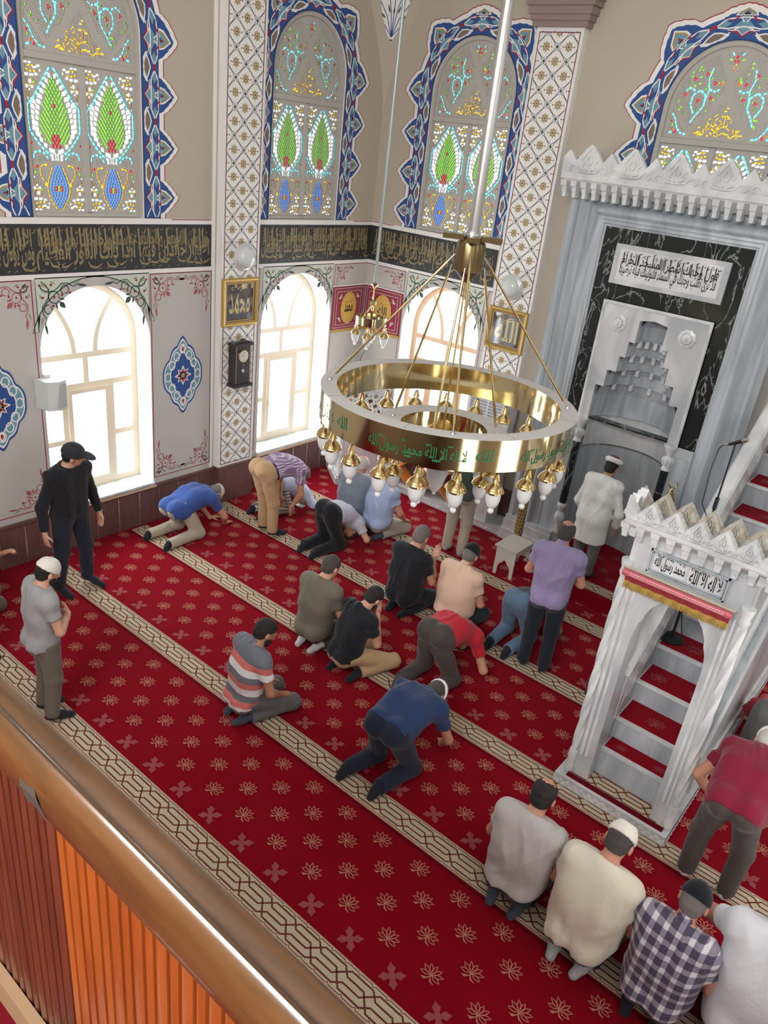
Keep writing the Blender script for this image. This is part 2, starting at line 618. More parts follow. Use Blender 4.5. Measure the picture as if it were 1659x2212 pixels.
# ---------------------------------------------------------------- painted band, panels and borders
def spray(P, cx, cy_, sx, sy, k, c1, c2, c3):
    """corner scroll of spirals and leaves; sx, sy = +1/-1 point away from the corner, k = size"""
    T = lambda pts: [(cx + sx * k * a, cy_ + sy * k * b) for a, b in pts]
    P.stroke(T([(0.02, 0.05), (0.05, 0.10), (0.12, 0.14), (0.2, 0.13), (0.26, 0.09), (0.3, 0.05), (0.38, 0.05), (0.45, 0.09), (0.52, 0.06)]), 0.013 * k, c1, 1)
    P.stroke(T([(0.05, 0.02), (0.1, 0.05), (0.14, 0.12), (0.13, 0.2), (0.09, 0.26), (0.05, 0.3), (0.05, 0.38), (0.09, 0.45), (0.06, 0.55)]), 0.013 * k, c1, 1)
    for (a, b, r0, t0, tn) in ((0.2, 0.2, 0.075, 0.6, 0.95), (0.34, 0.12, 0.055, 2.0, 0.95), (0.12, 0.34, 0.055, 5.0, -0.95), (0.09, 0.09, 0.05, 0.0, 0.8)):
        P.stroke(T(spiral(a, b, r0, r0 * 0.8, t0, tn, 14)), 0.013 * k, c1 if a != 0.09 else c2, 1)
    for (a, b, an, l, w, cc) in ((0.5, 0.07, 0.15, 0.13, 0.035, c1), (0.44, 0.06, -0.35, 0.11, 0.025, c3), (0.07, 0.5, 1.45, 0.15, 0.035, c1), (0.05, 0.42, 1.9, 0.10, 0.025, c3), (0.26, 0.26, 0.78, 0.11, 0.07, c1), (0.26, 0.22, 0.2, 0.08, 0.03, c1), (0.22, 0.27, 1.4, 0.08, 0.03, c1), (0.05, 0.03, 0.78, 0.09, 0.03, c2), (0.16, 0.02, 0.5, 0.07, 0.02, c3), (0.02, 0.16, 1.1, 0.07, 0.02, c3)):
        P.poly(T(leaf(a, b, an, l, w)), cc, 2)
    for a, b in ((0.2, 0.2), (0.3, 0.18), (0.18, 0.3), (0.4, 0.16), (0.03, 0.06), (0.17, 0.06), (0.06, 0.2)):
        P.poly(T(disc(a, b, 0.016, 7)), red_line, 3)


def medallion(P, cx, cy_, w, h):
    def ring(s, bumps=0.0, n=64):
        out = []
        for i in range(n):
            a = 2 * PI * i / n
            c, s_ = math.cos(a), math.sin(a)
            r = 1.0 / (abs(c) ** 1.25 + abs(s_) ** 1.25) ** (1 / 1.25)
            r *= 1 + bumps * abs(math.sin(5 * a))
            out.append((cx + s * w * r * c, cy_ + s * h * r * s_))
        return out
    P.poly(ring(1.0, 0.10), navy, 1)
    P.poly(ring(0.93, 0.10), cream_white, 2)
    P.poly(ring(0.88, 0.10), teal, 3)
    P.poly(ring(0.66, 0.05), navy, 4)
    for i in range(12):
        a = 2 * PI * i / 12
        r = 1.0 / (abs(math.cos(a)) ** 1.25 + abs(math.sin(a)) ** 1.25) ** (1 / 1.25)
        x, y = cx + 0.75 * w * r * math.cos(a), cy_ + 0.75 * h * r * math.sin(a)
        P.stroke(disc(x, y, 0.042, 10, 1.3), 0.014, cream_white, 6, closed=True)
    P.stroke(ring(0.62, 0.10), 0.014, cream_white, 5, closed=True)
    for i in range(8):
        a = 2 * PI * i / 8
        P.poly(leaf(cx, cy_, a, 0.115 if i % 2 else 0.13, 0.055), cream_white, 7)
        P.poly(leaf(cx + 0.03 * math.cos(a), cy_ + 0.03 * math.sin(a), a, 0.07, 0.026), red_line, 8)
    P.poly(disc(cx, cy_, 0.03, 10), leaf_green, 9)
    for sg in (-1, 1):
        P.poly(leaf(cx, cy_ + sg * h * 0.6, sg * PI / 2, 0.13, 0.06), cream_white, 7)
        P.poly(leaf(cx, cy_ + sg * h * 0.66, sg * PI / 2, 0.07, 0.035), red_line, 8)


def spandrel(P, c, v1, wl):
    """pale green panel above a lower window with its dark outline"""
    u0, u1 = c - wl, c + wl
    a = [(u0, LOS + 0.24)] + arc(c, LOS, LOR + 0.10, PI - 0.30, 0.30, 26) + [(u1, LOS + 0.24), (u1, v1), (u0, v1)]
    P.poly(a, pale_green, 0)
    P.stroke(a, 0.012, green_line, 1, closed=True)
    spray(P, u0 + 0.015, v1 - 0.015, 1, -1, 0.9, green_line, leaf_green, leaf_green)
    spray(P, u1 - 0.015, v1 - 0.015, -1, -1, 0.9, green_line, leaf_green, leaf_green)


def rect_panel(P, u0, v0, u1, v1, top=True, bottom=True, k=0.75):
    P.outline(u0, v0, u1, v1, 0.011, red_line, 1)
    if top:
        spray(P, u0 + 0.02, v1 - 0.02, 1, -1, k, rose_line, green_line, leaf_green)
        spray(P, u1 - 0.02, v1 - 0.02, -1, -1, k, rose_line, green_line, leaf_green)
    if bottom:
        spray(P, u0 + 0.02, v0 + 0.02, 1, 1, k, rose_line, green_line, leaf_green)
        spray(P, u1 - 0.02, v0 + 0.02, -1, 1, k, rose_line, green_line, leaf_green)


def window_border(P, c):
    """blue arabesque border painted round an upper window"""
    S0 = UPS - UP0
    ARC = PI * UPR
    TOT = 2 * S0 + ARC

    def at(s, o):
        if s <= S0:
            return (c + U1 + o, UP0 + s)
        if s >= S0 + ARC:
            return (c + U0 - o, UP0 + (TOT - s))
        a = (s - S0) / UPR
        return (c + (UPR + o) * math.cos(a), UPS + (UPR + o) * math.sin(a))
    PER = 0.5055
    tips = [0.29 + PER * k for k in range(11)]
    tips = [t for t in tips if t < TOT]
    mid = TOT / 2
    tips = [mid + PER * k for k in range(-5, 6)]

    def bump(s):
        d = min(abs(s - t) for t in tips)
        x = max(0.0, 1 - d / 0.17)
        return (x ** 0.75) if x > 0 else 0.0

    def edge(s):
        b = bump(s)
        sc = 0.010 * abs(math.sin(s * 62)) if b > 0.05 else 0.0
        if abs(s - mid) < 0.3: b *= 0.25
        return 0.215 + 0.185 * b + sc

    N = 420
    ss = [TOT * i / N for i in range(N + 1)]
    def band(o0, o1, m, l):
        for i in range(N):
            a, b = ss[i], ss[i + 1]
            P.poly([at(a, o0(a)), at(b, o0(b)), at(b, o1(b)), at(a, o1(a))], m, l)
    band(lambda s: 0.0, lambda s: edge(s) + 0.055, cream_white, 0)
    band(lambda s: edge(s) + 0.055, lambda s: edge(s) + 0.066, red_line, 0)
    band(lambda s: 0.004, lambda s: edge(s), navy, 1)
    band(lambda s: 0.0, lambda s: 0.012, dark_navy, 2)
    M = lambda pts: [at(min(max(s, 0), TOT), o) for s, o in pts]
    # inner chain: taupe leaves and white scallops
    for t in tips:
        if not (-0.1 < t < TOT + 0.1): continue
        for q in (t + PER / 2,):
            if 0.12 < q < TOT - 0.12:
                P.poly(M([(q - 0.14, 0.06), (q - 0.06, 0.10), (q, 0.12), (q + 0.06, 0.10), (q + 0.14, 0.06), (q + 0.08, 0.025), (q, 0.03), (q - 0.08, 0.025)]), cream_white, 2)
                P.poly(M([(q - 0.11, 0.058), (q - 0.05, 0.09), (q, 0.105), (q + 0.05, 0.09), (q + 0.11, 0.058), (q + 0.06, 0.035), (q, 0.042), (q - 0.06, 0.035)]), taupe, 3)
                # clasp and teal lozenges
                P.poly(M([(q - 0.15, 0.16), (q - 0.09, 0.195), (q - 0.02, 0.165), (q - 0.09, 0.13)]), teal, 3)
                P.poly(M([(q + 0.15, 0.16), (q + 0.09, 0.195), (q + 0.02, 0.165), (q + 0.09, 0.13)]), teal, 3)
                P.poly(M([(q - 0.035, 0.15), (q - 0.03, 0.18), (q + 0.03, 0.18), (q + 0.035, 0.15)]), red_line, 6)
        if 0.03 < t < TOT - 0.03:
            P.poly(M([(t - 0.10, 0.12), (t, 0.05), (t + 0.10, 0.12), (t, 0.20)]), teal, 3)
            P.stroke(M([(t - 0.13, 0.09), (t - 0.05, 0.075), (t, 0.03), (t + 0.05, 0.075), (t + 0.13, 0.09)]), [0.006, 0.02, 0.012, 0.02, 0.006], red_line, 4)
            P.stroke(M([(t - 0.14, 0.105), (t - 0.05, 0.09), (t, 0.045), (t + 0.05, 0.09), (t + 0.14, 0.105)]), 0.008, cream_white, 5)
            big = 0.45 if abs(t - mid) < 0.1 else 1.0
            P.poly(M([(t - 0.085, 0.225), (t - 0.07, 0.225 + 0.06 * big), (t, 0.225 + 0.15 * big), (t + 0.07, 0.225 + 0.06 * big), (t + 0.085, 0.225)]), cream_white, 3)
            P.poly(M([(t - 0.07, 0.23), (t - 0.055, 0.23 + 0.05 * big), (t, 0.23 + 0.125 * big), (t + 0.055, 0.23 + 0.05 * big), (t + 0.07, 0.23)]), ochre, 4)
            P.poly(M([(t - 0.055, 0.23), (t - 0.04, 0.23 + 0.045 * big), (t, 0.23 + 0.10 * big), (t + 0.04, 0.23 + 0.045 * big), (t + 0.055, 0.23)]), teal, 5)
            P.poly(M([(t - 0.014, 0.25), (t, 0.235 + 0.05 * big), (t + 0.014, 0.25), (t, 0.238)]), red_line, 7)
            for sg in (-1, 1):
                P.stroke(M([(t + sg * 0.01, 0.16), (t + sg * 0.035, 0.20), (t + sg * 0.03, 0.235), (t - sg * 0.02, 0.235), (t - sg * 0.04, 0.205)]), 0.012, cream_white, 6)
                P.stroke(M([(t + sg * 0.05, 0.215), (t + sg * 0.09, 0.185), (t + sg * 0.14, 0.20)]), [0.018, 0.014, 0.005], red_line, 6)
    # two white ribbons weaving along the border
    for ph in (0, 1):
        pts = []
        for i in range(0, N + 1):
            s = ss[i]
            w = math.cos(2 * PI * (s - mid) / PER)
            pts.append(at(s, 0.160 + (0.042 if ph else -0.042) * (1 - max(0, -w) ** 2 * 1.0) * (1 if True else 0)))
        P.stroke(pts, 0.013, cream_white, 5)
    pts = []
    for i in range(N + 1):
        s = ss[i]
        w = math.cos(2 * PI * (s - mid) / PER * 1.0)
        pts.append(at(s, 0.075 + 0.045 * w))
    P.stroke(pts, 0.012, cream_white, 4)
    P.stroke([at(s, 0.004) for s in ss], 0.008, dark_navy, 6)
    # feet of the border
    for s_, e_ in ((0, 0.012), (TOT - 0.012, TOT)):
        P.poly([at(s_, 0), at(e_, 0), at(e_, edge(e_)), at(s_, edge(s_))], dark_navy, 6)


PLh = 0.10                                  # pilaster projection
# --- left wall
P = Paint(on_left())
P.rect(BY, 0.47, -2.90, 3.23, plaster, 0) if False else None
B0, B1 = 3.228, 3.716
for (a, b) in ((-9.2, -2.985), (-2.235, 0.0)):
    P.rect(a, B1, b, B1 + 0.06, plaster_white, 1); P.rect(a, B0 - 0.055, b, B0, plaster_white, 1)
    P.rect(a, B0, b, B1, paint_black, 1)
P.rect(-2.985, 0.5, -2.93, WH, plaster_white, 1); P.rect(-2.26, 0.5, -2.235, WH, plaster_white, 1)
L1 = 'ومن يؤمن بالله ويعمل صالحا يكفر عنه سيئاته ويدخله جنات تجري من تحتها'
L2 = 'الانهار خالدين فيها ابدا ذلك الفوز العظيم والذين كفروا وكذبوا باياتنا'
L3 = 'زعم الذين كفروا ان لن يبعثوا قل بلى وربي لتبعثن ثم لتنبؤن بما عملتم'
L4 = 'وذلك على الله يسير فامنوا بالله ورسوله والنور الذي انزلنا'
L5 = 'والله بما تعملون خبير يوم يجمعكم ليوم الجمع ذلك يوم التغابن'


def marks(P, u0, u1, v0, v1, n, m):
    for i in range(n):
        u = u0 + (u1 - u0) * (i + rng.random() * 0.8) / n
        v = v1 - 0.012 - rng.random() * (v1 - v0) * 0.16
        k = rng.randrange(4)
        if k == 0: P.stroke([(u, v), (u + 0.035, v + 0.018)], 0.008, m, 3)
        elif k == 1: P.stroke([(u, v + 0.014), (u + 0.008, v), (u + 0.016, v + 0.014)], 0.006, m, 3)
        elif k == 2: P.stroke(spiral(u, v, 0.010, 0.010, 0, 0.8, 8), 0.006, m, 3)
        else: P.poly(disc(u, v, 0.007, 5), m, 3)


def band_text(P, u0, u1, top, bot, n):
    h = B1 - B0
    write(P, bot, u0, B0 + 0.035, u1, B0 + 0.035 + h * 0.60, gold_paint, 2, offset=0.022)
    write(P, top, u0 + 0.03, B0 + h * 0.36, u1 - 0.02, B1 - 0.045, gold_paint, 3, offset=0.022)
    x = u0 + 0.06
    while x < u1 - 0.05:                    # tall shafts of the upper register
        hh = h * (0.50 + 0.16 * rng.random())
        P.stroke([(x, B1 - 0.035), (x - 0.008, B1 - 0.055), (x + 0.003, B1 - hh * 0.6), (x + 0.004, B1 - hh)], [0.010, 0.024, 0.018, 0.012], gold_paint, 4)
        if rng.random() < 0.45:
            P.stroke([(x + 0.05, B1 - 0.035), (x + 0.044, B1 - 0.06), (x + 0.05, B1 - hh * 0.9)], [0.008, 0.020, 0.014], gold_paint, 4)
        if rng.random() < 0.35:
            y = B0 + 0.05 + 0.05 * rng.random()
            P.stroke([(x, y + 0.05), (x + 0.03, y), (x + 0.10, y - 0.012), (x + 0.17, y + 0.03)], [0.010, 0.024, 0.022, 0.006], gold_paint, 4)
        x += 0.075 + 0.07 * rng.random()
    marks(P, u0, u1, B0 + 0.02, B1 - 0.015, n, gold_paint)
    marks(P, u0, u1, B0 + 0.02, B0 + 0.30, n, gold_paint)
    for i in range(n // 2):
        u = u0 + (u1 - u0) * (i + rng.random()) / (n // 2)
        v = B0 + 0.02 + rng.random() * 0.02
        P.stroke([(u, v), (u + 0.03, v + 0.015)], 0.008, gold_paint, 3)


band_text(P, -5.2, -3.02, L1, 'الانهار خالدين فيها ابدا ذلك الفوز العظيم', 34)
band_text(P, -7.6, -5.22, L2, L1, 34)
band_text(P, -2.17, -0.06, L4, L5, 34)
P.stroke([(-8.0, 3.766), (-2.945, 3.766)], 0.010, red_line, 2) if False else None
for (a, b) in ((-3.56, -2.99), (-0.42, 0.0), (-8.0, -5.57)):
    P.rect(a, 3.762, b, 3.772, red_line, 3)
spandrel(P, W1C, 3.185, LOR + 0.0)
spandrel(P, W2C, 3.185, LOR + 0.0)
rect_panel(P, -3.865, 0.607, -2.975, 3.178)
rect_panel(P, -7.30, 0.607, -5.278, 3.178)
P.rect(-2.185, 0.62, -2.176, 3.178, red_line, 1); P.rect(-2.235, 0.62, -2.176, 0.63, red_line, 1); P.rect(-2.235, 3.168, -2.176, 3.178, red_line, 1)
rect_panel(P, -0.72, 2.60, 0.75, 3.178, True, False, 0.55) if False else None
P.rect(-0.725, 3.168, 0, 3.178, red_line, 1); P.rect(-0.725, 0.9, -0.715, 3.178, red_line, 1)
spray(P, -0.70, 3.16, 1, -1, 0.62, rose_line, green_line, leaf_green)
medallion(P, -3.413, 1.91, 0.30, 0.46)
medallion(P, -5.745, 1.91, 0.30, 0.46)
window_border(P, W1C)
window_border(P, W2C)
P.obj('painted_ornament', wall_left)
# white field of the wall below the band
P = Paint(on_left(), base=0.0006)
vv, tri = cdt([[(BY, 0.47), (0, 0.47), (0, B0 + 0.02), (BY, B0 + 0.02)], lo(W1C), lo(W2C)])
P.mb.add([P.fn(u, v, 0.0006) for u, v in vv], [f for f, ids in tri if len(ids) == 1 and 0 in ids], plaster)
P.obj('lower_field', wall_left)
# --- qibla wall
P = Paint(on_qibla())
P.rect(0, B1, 2.26, B1 + 0.06, plaster_white, 1); P.rect(0, B0 - 0.055, 2.26, B0, plaster_white, 1)
P.rect(0, B0, 2.24, B1, paint_black, 1)
band_text(P, 0.06, 2.20, L3, 'بسم الله الرحمن الرحيم الذين كفروا على الله يسير', 34)
P.rect(0, 3.762, 0.42, 3.772, red_line, 3)
spandrel(P, W3C, 3.185, LOR)
P.rect(0, 3.168, 0.745, 3.178, red_line, 1); P.rect(0.735, 0.9, 0.745, 3.178, red_line, 1)
spray(P, 0.72, 3.16, -1, -1, 0.62, rose_line, green_line, leaf_green)
P.rect(2.19, 0.62, 2.20, 3.178, red_line, 1); P.rect(2.19, 3.168, 2.25, 3.178, red_line, 1)
P.rect(2.255, 0.5, 2.30, WH, plaster_white, 1)
window_border(P, W3C)
window_border(P, W4C)
P.obj('painted_ornament', wall_qibla)
P = Paint(on_qibla(), base=0.0006)
vv, tri = cdt([[(0, 0.1), (2.3, 0.1), (2.3, B0 + 0.02), (0, B0 + 0.02)], lo(W3C)])
P.mb.add([P.fn(u, v, 0.0006) for u, v in vv], [f for f, ids in tri if len(ids) == 1 and 0 in ids], plaster)
P.obj('lower_field', wall_qibla)

# ---------------------------------------------------------------- pilasters with painted flower lattice
def pilaster(name, fn, c, top, bottom):
    mb = MB()
    w = 0.305
    a = [fn(c - w, bottom, 0), fn(c + w, bottom, 0), fn(c + w, bottom, PLh), fn(c - w, bottom, PLh)]
    b = [fn(c - w, top, 0), fn(c + w, top, 0), fn(c + w, top, PLh), fn(c - w, top, PLh)]
    mb.loft([a, b], plaster_white)
    o = tag(mb.obj(name), kind='structure')
    P = Paint(lambda u, v, d: fn(u, v, PLh + d))
    u0, u1 = c - 0.268, c + 0.268
    t0, t1 = bottom + 0.045, top - 0.045
    P.rect(u0, t0, u1, t1, cream_white, 0)
    P.outline(u0, t0, u1, t1, 0.010, oxblood, 4)
    HX, HZ = 0.148, 0.1483
    S = [(0, HZ), (0.006, 0.125), (0.02, 0.112), (0.05, 0.098), (0.058, 0.084), (0.074, 0.074), (0.086, 0.058), (0.098, 0.05), (0.112, 0.02), (0.128, 0.006), (HX, 0)]
    k = 0
    z = 5.897 - 0.2965 * 30
    zc = [5.897 + HZ * i for i in range(-50, 12)]
    for i, z in enumerate(zc):
        for j in (-2, -1, 0, 1, 2):
            if (i + j) % 2: continue
            x = c + HX * j
            if not (t0 - 0.16 < z < t1 + 0.16): continue
            for sx in (-1, 1):
                for sy in (-1, 1):
                    pts = [(x + sx * a_, z + sy * b_) for a_, b_ in S]
                    for q in strip(pts, 0.010):
                        if all(u0 < p[0] < u1 and t0 < p[1] < t1 for p in q):
                            P.poly(q, grey_line, 1)
            for n in range(8):
                a_ = PI / 4 * n
                pet = leaf(x + 0.013 * math.cos(a_), z + 0.013 * math.sin(a_), a_, 0.045, 0.026, 4)
                pet = [(min(max(p[0], u0), u1), min(max(p[1], t0), t1)) for p in pet]
                if max(p[0] for p in pet) - min(p[0] for p in pet) > 0.004 and max(p[1] for p in pet) - min(p[1] for p in pet) > 0.004:
                    P.poly(pet, olive_gold, 2)
            if u0 + 0.01 < x < u1 - 0.01 and t0 + 0.01 < z < t1 - 0.01:
                P.poly(disc(x, z, 0.012, 7), oxblood, 3)
            for sx in (-1, 1):
                dx = x + sx * 0.072
                if u0 + 0.006 < dx < u1 - 0.006 and t0 < z < t1: P.poly(disc(dx, z, 0.0085, 6), oxblood, 3)
    P.obj('painted_lattice', o)
    return o


pil1 = pilaster('column_1', on_left(), -2.60, WH, 0.53)
pil2 = pilaster('column_2', lambda u, v, d: (u, -d, v), 2.625, 6.24, 0.2)
mb = MB()
for (z0, z1, e) in ((6.24, 6.30, 0.05), (6.30, 6.36, 0.075), (6.36, 6.44, 0.10), (6.44, 6.50, 0.13), (6.50, 6.62, 0.15), (6.62, WH, 0.09)):
    mb.box((2.32 - e, -0.10 - e, z0), (2.93 + e, 0.0, z1), taupe if False else mat('capital_paint', srgb(150, 132, 126), 0.8))
tag(mb.obj('trim_2'), kind='structure')

# roundel with tulips on the pendentive
P = Paint(lambda u, v, d: (0.20 + u * 0.707 + d * 0.55 + (v - 6.45) * 0.26, -0.20 + u * 0.707 - d * 0.55 - (v - 6.45) * 0.26, v), base=0.02)
P.poly(disc(0, 6.42, 0.36, 40), dark_navy, 0)
P.poly(disc(0, 6.42, 0.345, 40), cream_white, 1)
for a_, l_ in ((-0.9, 0.34), (-0.5, 0.42), (-0.2, 0.5), (0.0, 0.46), (0.2, 0.5), (0.5, 0.42), (0.9, 0.34)):
    tx, ty = l_ * math.sin(a_), 6.12 + l_ * math.cos(a_)
    P.stroke([(0, 6.10), (tx * 0.4, 6.1 + (ty - 6.1) * 0.55), (tx, ty)], 0.010, navy, 2)
    for d_ in (-0.4, 0, 0.4):
        P.poly(leaf(tx, ty, PI / 2 - a_ + d_, 0.09, 0.045), rose_line if abs(a_) in (0.2, 0.5) else red_line, 3)
    P.poly(leaf(tx * 0.5, 6.1 + (ty - 6.1) * 0.5, PI / 2 - a_ * 1.8, 0.10, 0.022), green_line, 3)
P.obj('tulip_roundel', pend)

# ---------------------------------------------------------------- floor: carpet with woven rows
floor = MB()
floor.face([(-0.4, BY, 0), (RX, BY, 0), (RX, 0.4, 0), (-0.4, 0.4, 0)], carpet_red)
floor_o = tag(floor.obj('floor', fix=False), kind='structure')
ROWP, ROW0, ROWW = 1.27, -1.4992, 0.2288


def carpet_border(P, x0, x1, yt, dots=False, w=ROWW):
    """woven border: cream ground, scalloped edge lines and four braided ropes; yt = upper edge"""
    yb = yt - w; c = (yt + yb) / 2
    P.rect(x0, yb, x1, yt, carpet_edge, 0)
    P.rect(x0, yb + 0.007, x1, yt - 0.007, carpet_cream, 1)
    PER = 0.235
    for sg in (-1, 1):
        x = x0
        while x < x1:
            e = min(x + PER / 2, x1)
            y = c + sg * 0.098
            P.stroke([(x, y - sg * 0.012), (x + 0.01, y), (e - 0.012, y), (e - 0.002, y - sg * 0.012)], 0.0055, carpet_rope, 2)
            x += PER / 2
    lv = [0.073, 0.024, -0.024, -0.073]
    key = [(0.0, 0), (0.07, 0), (0.118, 1), (0.165, 2), (PER, 2)]
    n0 = int(math.floor((x0 - 5.469) / PER)) - 1
    n1 = int(math.ceil((x1 - 5.469) / PER)) + 1
    perm = {0: [0, 1, 2, 3]}
    cur = [0, 1, 2, 3]                      # which rope is on each level
    paths = {k: [] for k in range(4)}
    for n in range(n0, n1):
        bx = 5.469 + n * PER
        for pos, r in enumerate(cur):       # flat run
            paths[r] += [(bx - 0.105, c + lv[pos]), (bx - 0.028, c + lv[pos])]
        cur[1], cur[2] = cur[2], cur[1]
        for pos, r in enumerate(cur):
            if pos in (1, 2): paths[r] += [(bx + 0.018, c + lv[pos])]
            else: paths[r] += [(bx + 0.012, c + lv[pos])]
        cur[0], cur[1] = cur[1], cur[0]; cur[2], cur[3] = cur[3], cur[2]
        for pos, r in enumerate(cur):
            paths[r] += [(bx + 0.068, c + lv[pos])]
    for r in range(4):
        pts = [p for p in paths[r]]
        pts = [p for i, p in enumerate(pts) if x0 <= p[0] <= x1]
        if len(pts) > 1:
            P.stroke(pts, 0.0125, carpet_rope, 3 + r % 2)
            if dots:
                acc = 0
                for (a, b) in zip(pts[:-1], pts[1:]):
                    L = math.hypot(b[0] - a[0], b[1] - a[1]); k = max(1, round(L / 0.0145))
                    for i in range(k):
                        t = (i + 0.5) / k
                        x, y = a[0] + (b[0] - a[0]) * t, a[1] + (b[1] - a[1]) * t
                        P.poly([(x - 0.0035, y), (x, y - 0.0035), (x + 0.0035, y), (x, y + 0.0035)], carpet_dot, 6)


def palmette(P, x, y, s, m, layer, filled):
    """stylised flower facing the mihrab"""
    if filled:
        P.poly(disc(x, y, 0.030 * s, 8), m, layer)
        n = 0
        for k in range(4):
            a = PI / 4 + k * PI / 2
            n += 1
            P.poly(leaf(x + 0.012 * s * math.cos(a), y + 0.012 * s * math.sin(a), a, 0.085 * s, 0.048 * s, 4), m, layer + n)
            for d in (-0.55, 0.55):
                n += 1
                P.poly(leaf(x + 0.022 * s * math.cos(a), y + 0.022 * s * math.sin(a), a + d, 0.055 * s, 0.024 * s, 3), m, layer + n)
        return
    for k, (a, l) in enumerate(((0.0, 0.068), (0.55, 0.074), (-0.55, 0.074), (1.12, 0.076), (-1.12, 0.076), (1.72, 0.066), (-1.72, 0.066))):
        aa = PI / 2 + a
        bx, by = x - 0.012 * s * math.sin(a), y - 0.016 * s + 0.012 * s * math.cos(a)
        lf = leaf(bx, by, aa, l * s, 0.026 * s, 4)
        for q in strip(lf, 0.0062 * s, True):
            P.poly(q, m, layer + k)
    P.poly(disc(x, y - 0.018 * s, 0.011 * s, 6), m, layer + 7)
    for i_, a in enumerate((-0.5, 0.5)):
        P.stroke([(x, y - 0.03 * s), (x + 0.04 * s * a, y - 0.055 * s), (x + 0.10 * s * a, y - 0.062 * s)], [0.006 * s, 0.012 * s, 0.004 * s], m, layer + 8 + i_)
    P.poly(leaf(x - 0.035 * s, y - 0.07 * s, 0.9, 0.03 * s, 0.02 * s, 3), m, layer + 10)


P = Paint(on_floor(), step=0.00025, base=0.0006)
for k in range(7):
    yt = ROW0 - ROWP * k
    x0 = 0.06 if k > 1 else 0.03
    x1 = 9.25
    carpet_border(P, x0, x1, yt, dots=(k in (2, 3, 4)))
    P.rect(0.05, yt - ROWW - 0.035, x1, yt - ROWW - 0.012, carpet_dark, 0)
    off = {4: 0.348, 3: 0.119}.get(k, (0.21 * k) % 0.367)
    for r in range(5):
        y = yt + 0.114 + 0.196 * r
        if k == 0 and y > -0.55: continue
        x = off + (0.18 if r % 2 else 0.0)
        while x < 9.2:
            if x > 0.1:
                palmette(P, x, y, 0.98, carpet_motif2 if r == 0 else carpet_motif, 1, r == 0)
            x += 0.3665
P.obj('woven_pattern', floor_o)

# ---------------------------------------------------------------- wainscot and sills along the left wall
mb = MB()
mb.box((0.0, BY, 0), (0.02, -2.905, 0.50), wainscot_wood)
mb.box((0.0, -2.905, 0), (PLh + 0.02, -2.295, 0.52), wainscot_wood)
mb.box((0.0, -2.295, 0), (0.02, 0.0, 0.50), wainscot_wood)
mb.box((0.0, BY, 0.495), (0.035, -2.905, 0.53), wainscot_wood)
mb.box((0.0, -2.92, 0.515), (PLh + 0.035, -2.28, 0.545), wainscot_wood)
wain = tag(mb.obj('baseboard_left'), kind='structure')
ys = []
for k in range(-8, 9):
    ys.append(-5.6162 + 0.3007 * k)
for k in range(0, 7):
    ys.append(-1.9775 + 0.3007 * k)
for y in ys:
    if y > -0.02 or y < -8: continue
    mb = MB()
    mb.box((0.02, y - 0.006, 0.0), (0.028, y + 0.006, 0.468), silver)
    mb.obj('metal_strip', wain)
for c, nm in ((W1C, 'windowsill_1'), (W2C, 'windowsill_2')):
    mb = MB()
    mb.box((-0.34, c - LOR, 0.525), (0.035, c + LOR, 0.561), sill_marble)
    mb.box((0.0, c - LOR - 0.02, 0.50), (0.048, c + LOR + 0.02, 0.522), pvc_oak2)
    tag(mb.obj(nm), kind='structure')
mb = MB()
mb.box((W3C - LOR, -0.03, 0.53), (W3C + LOR, 0.34, 0.561), sill_marble)
tag(mb.obj('windowsill_3'), kind='structure')

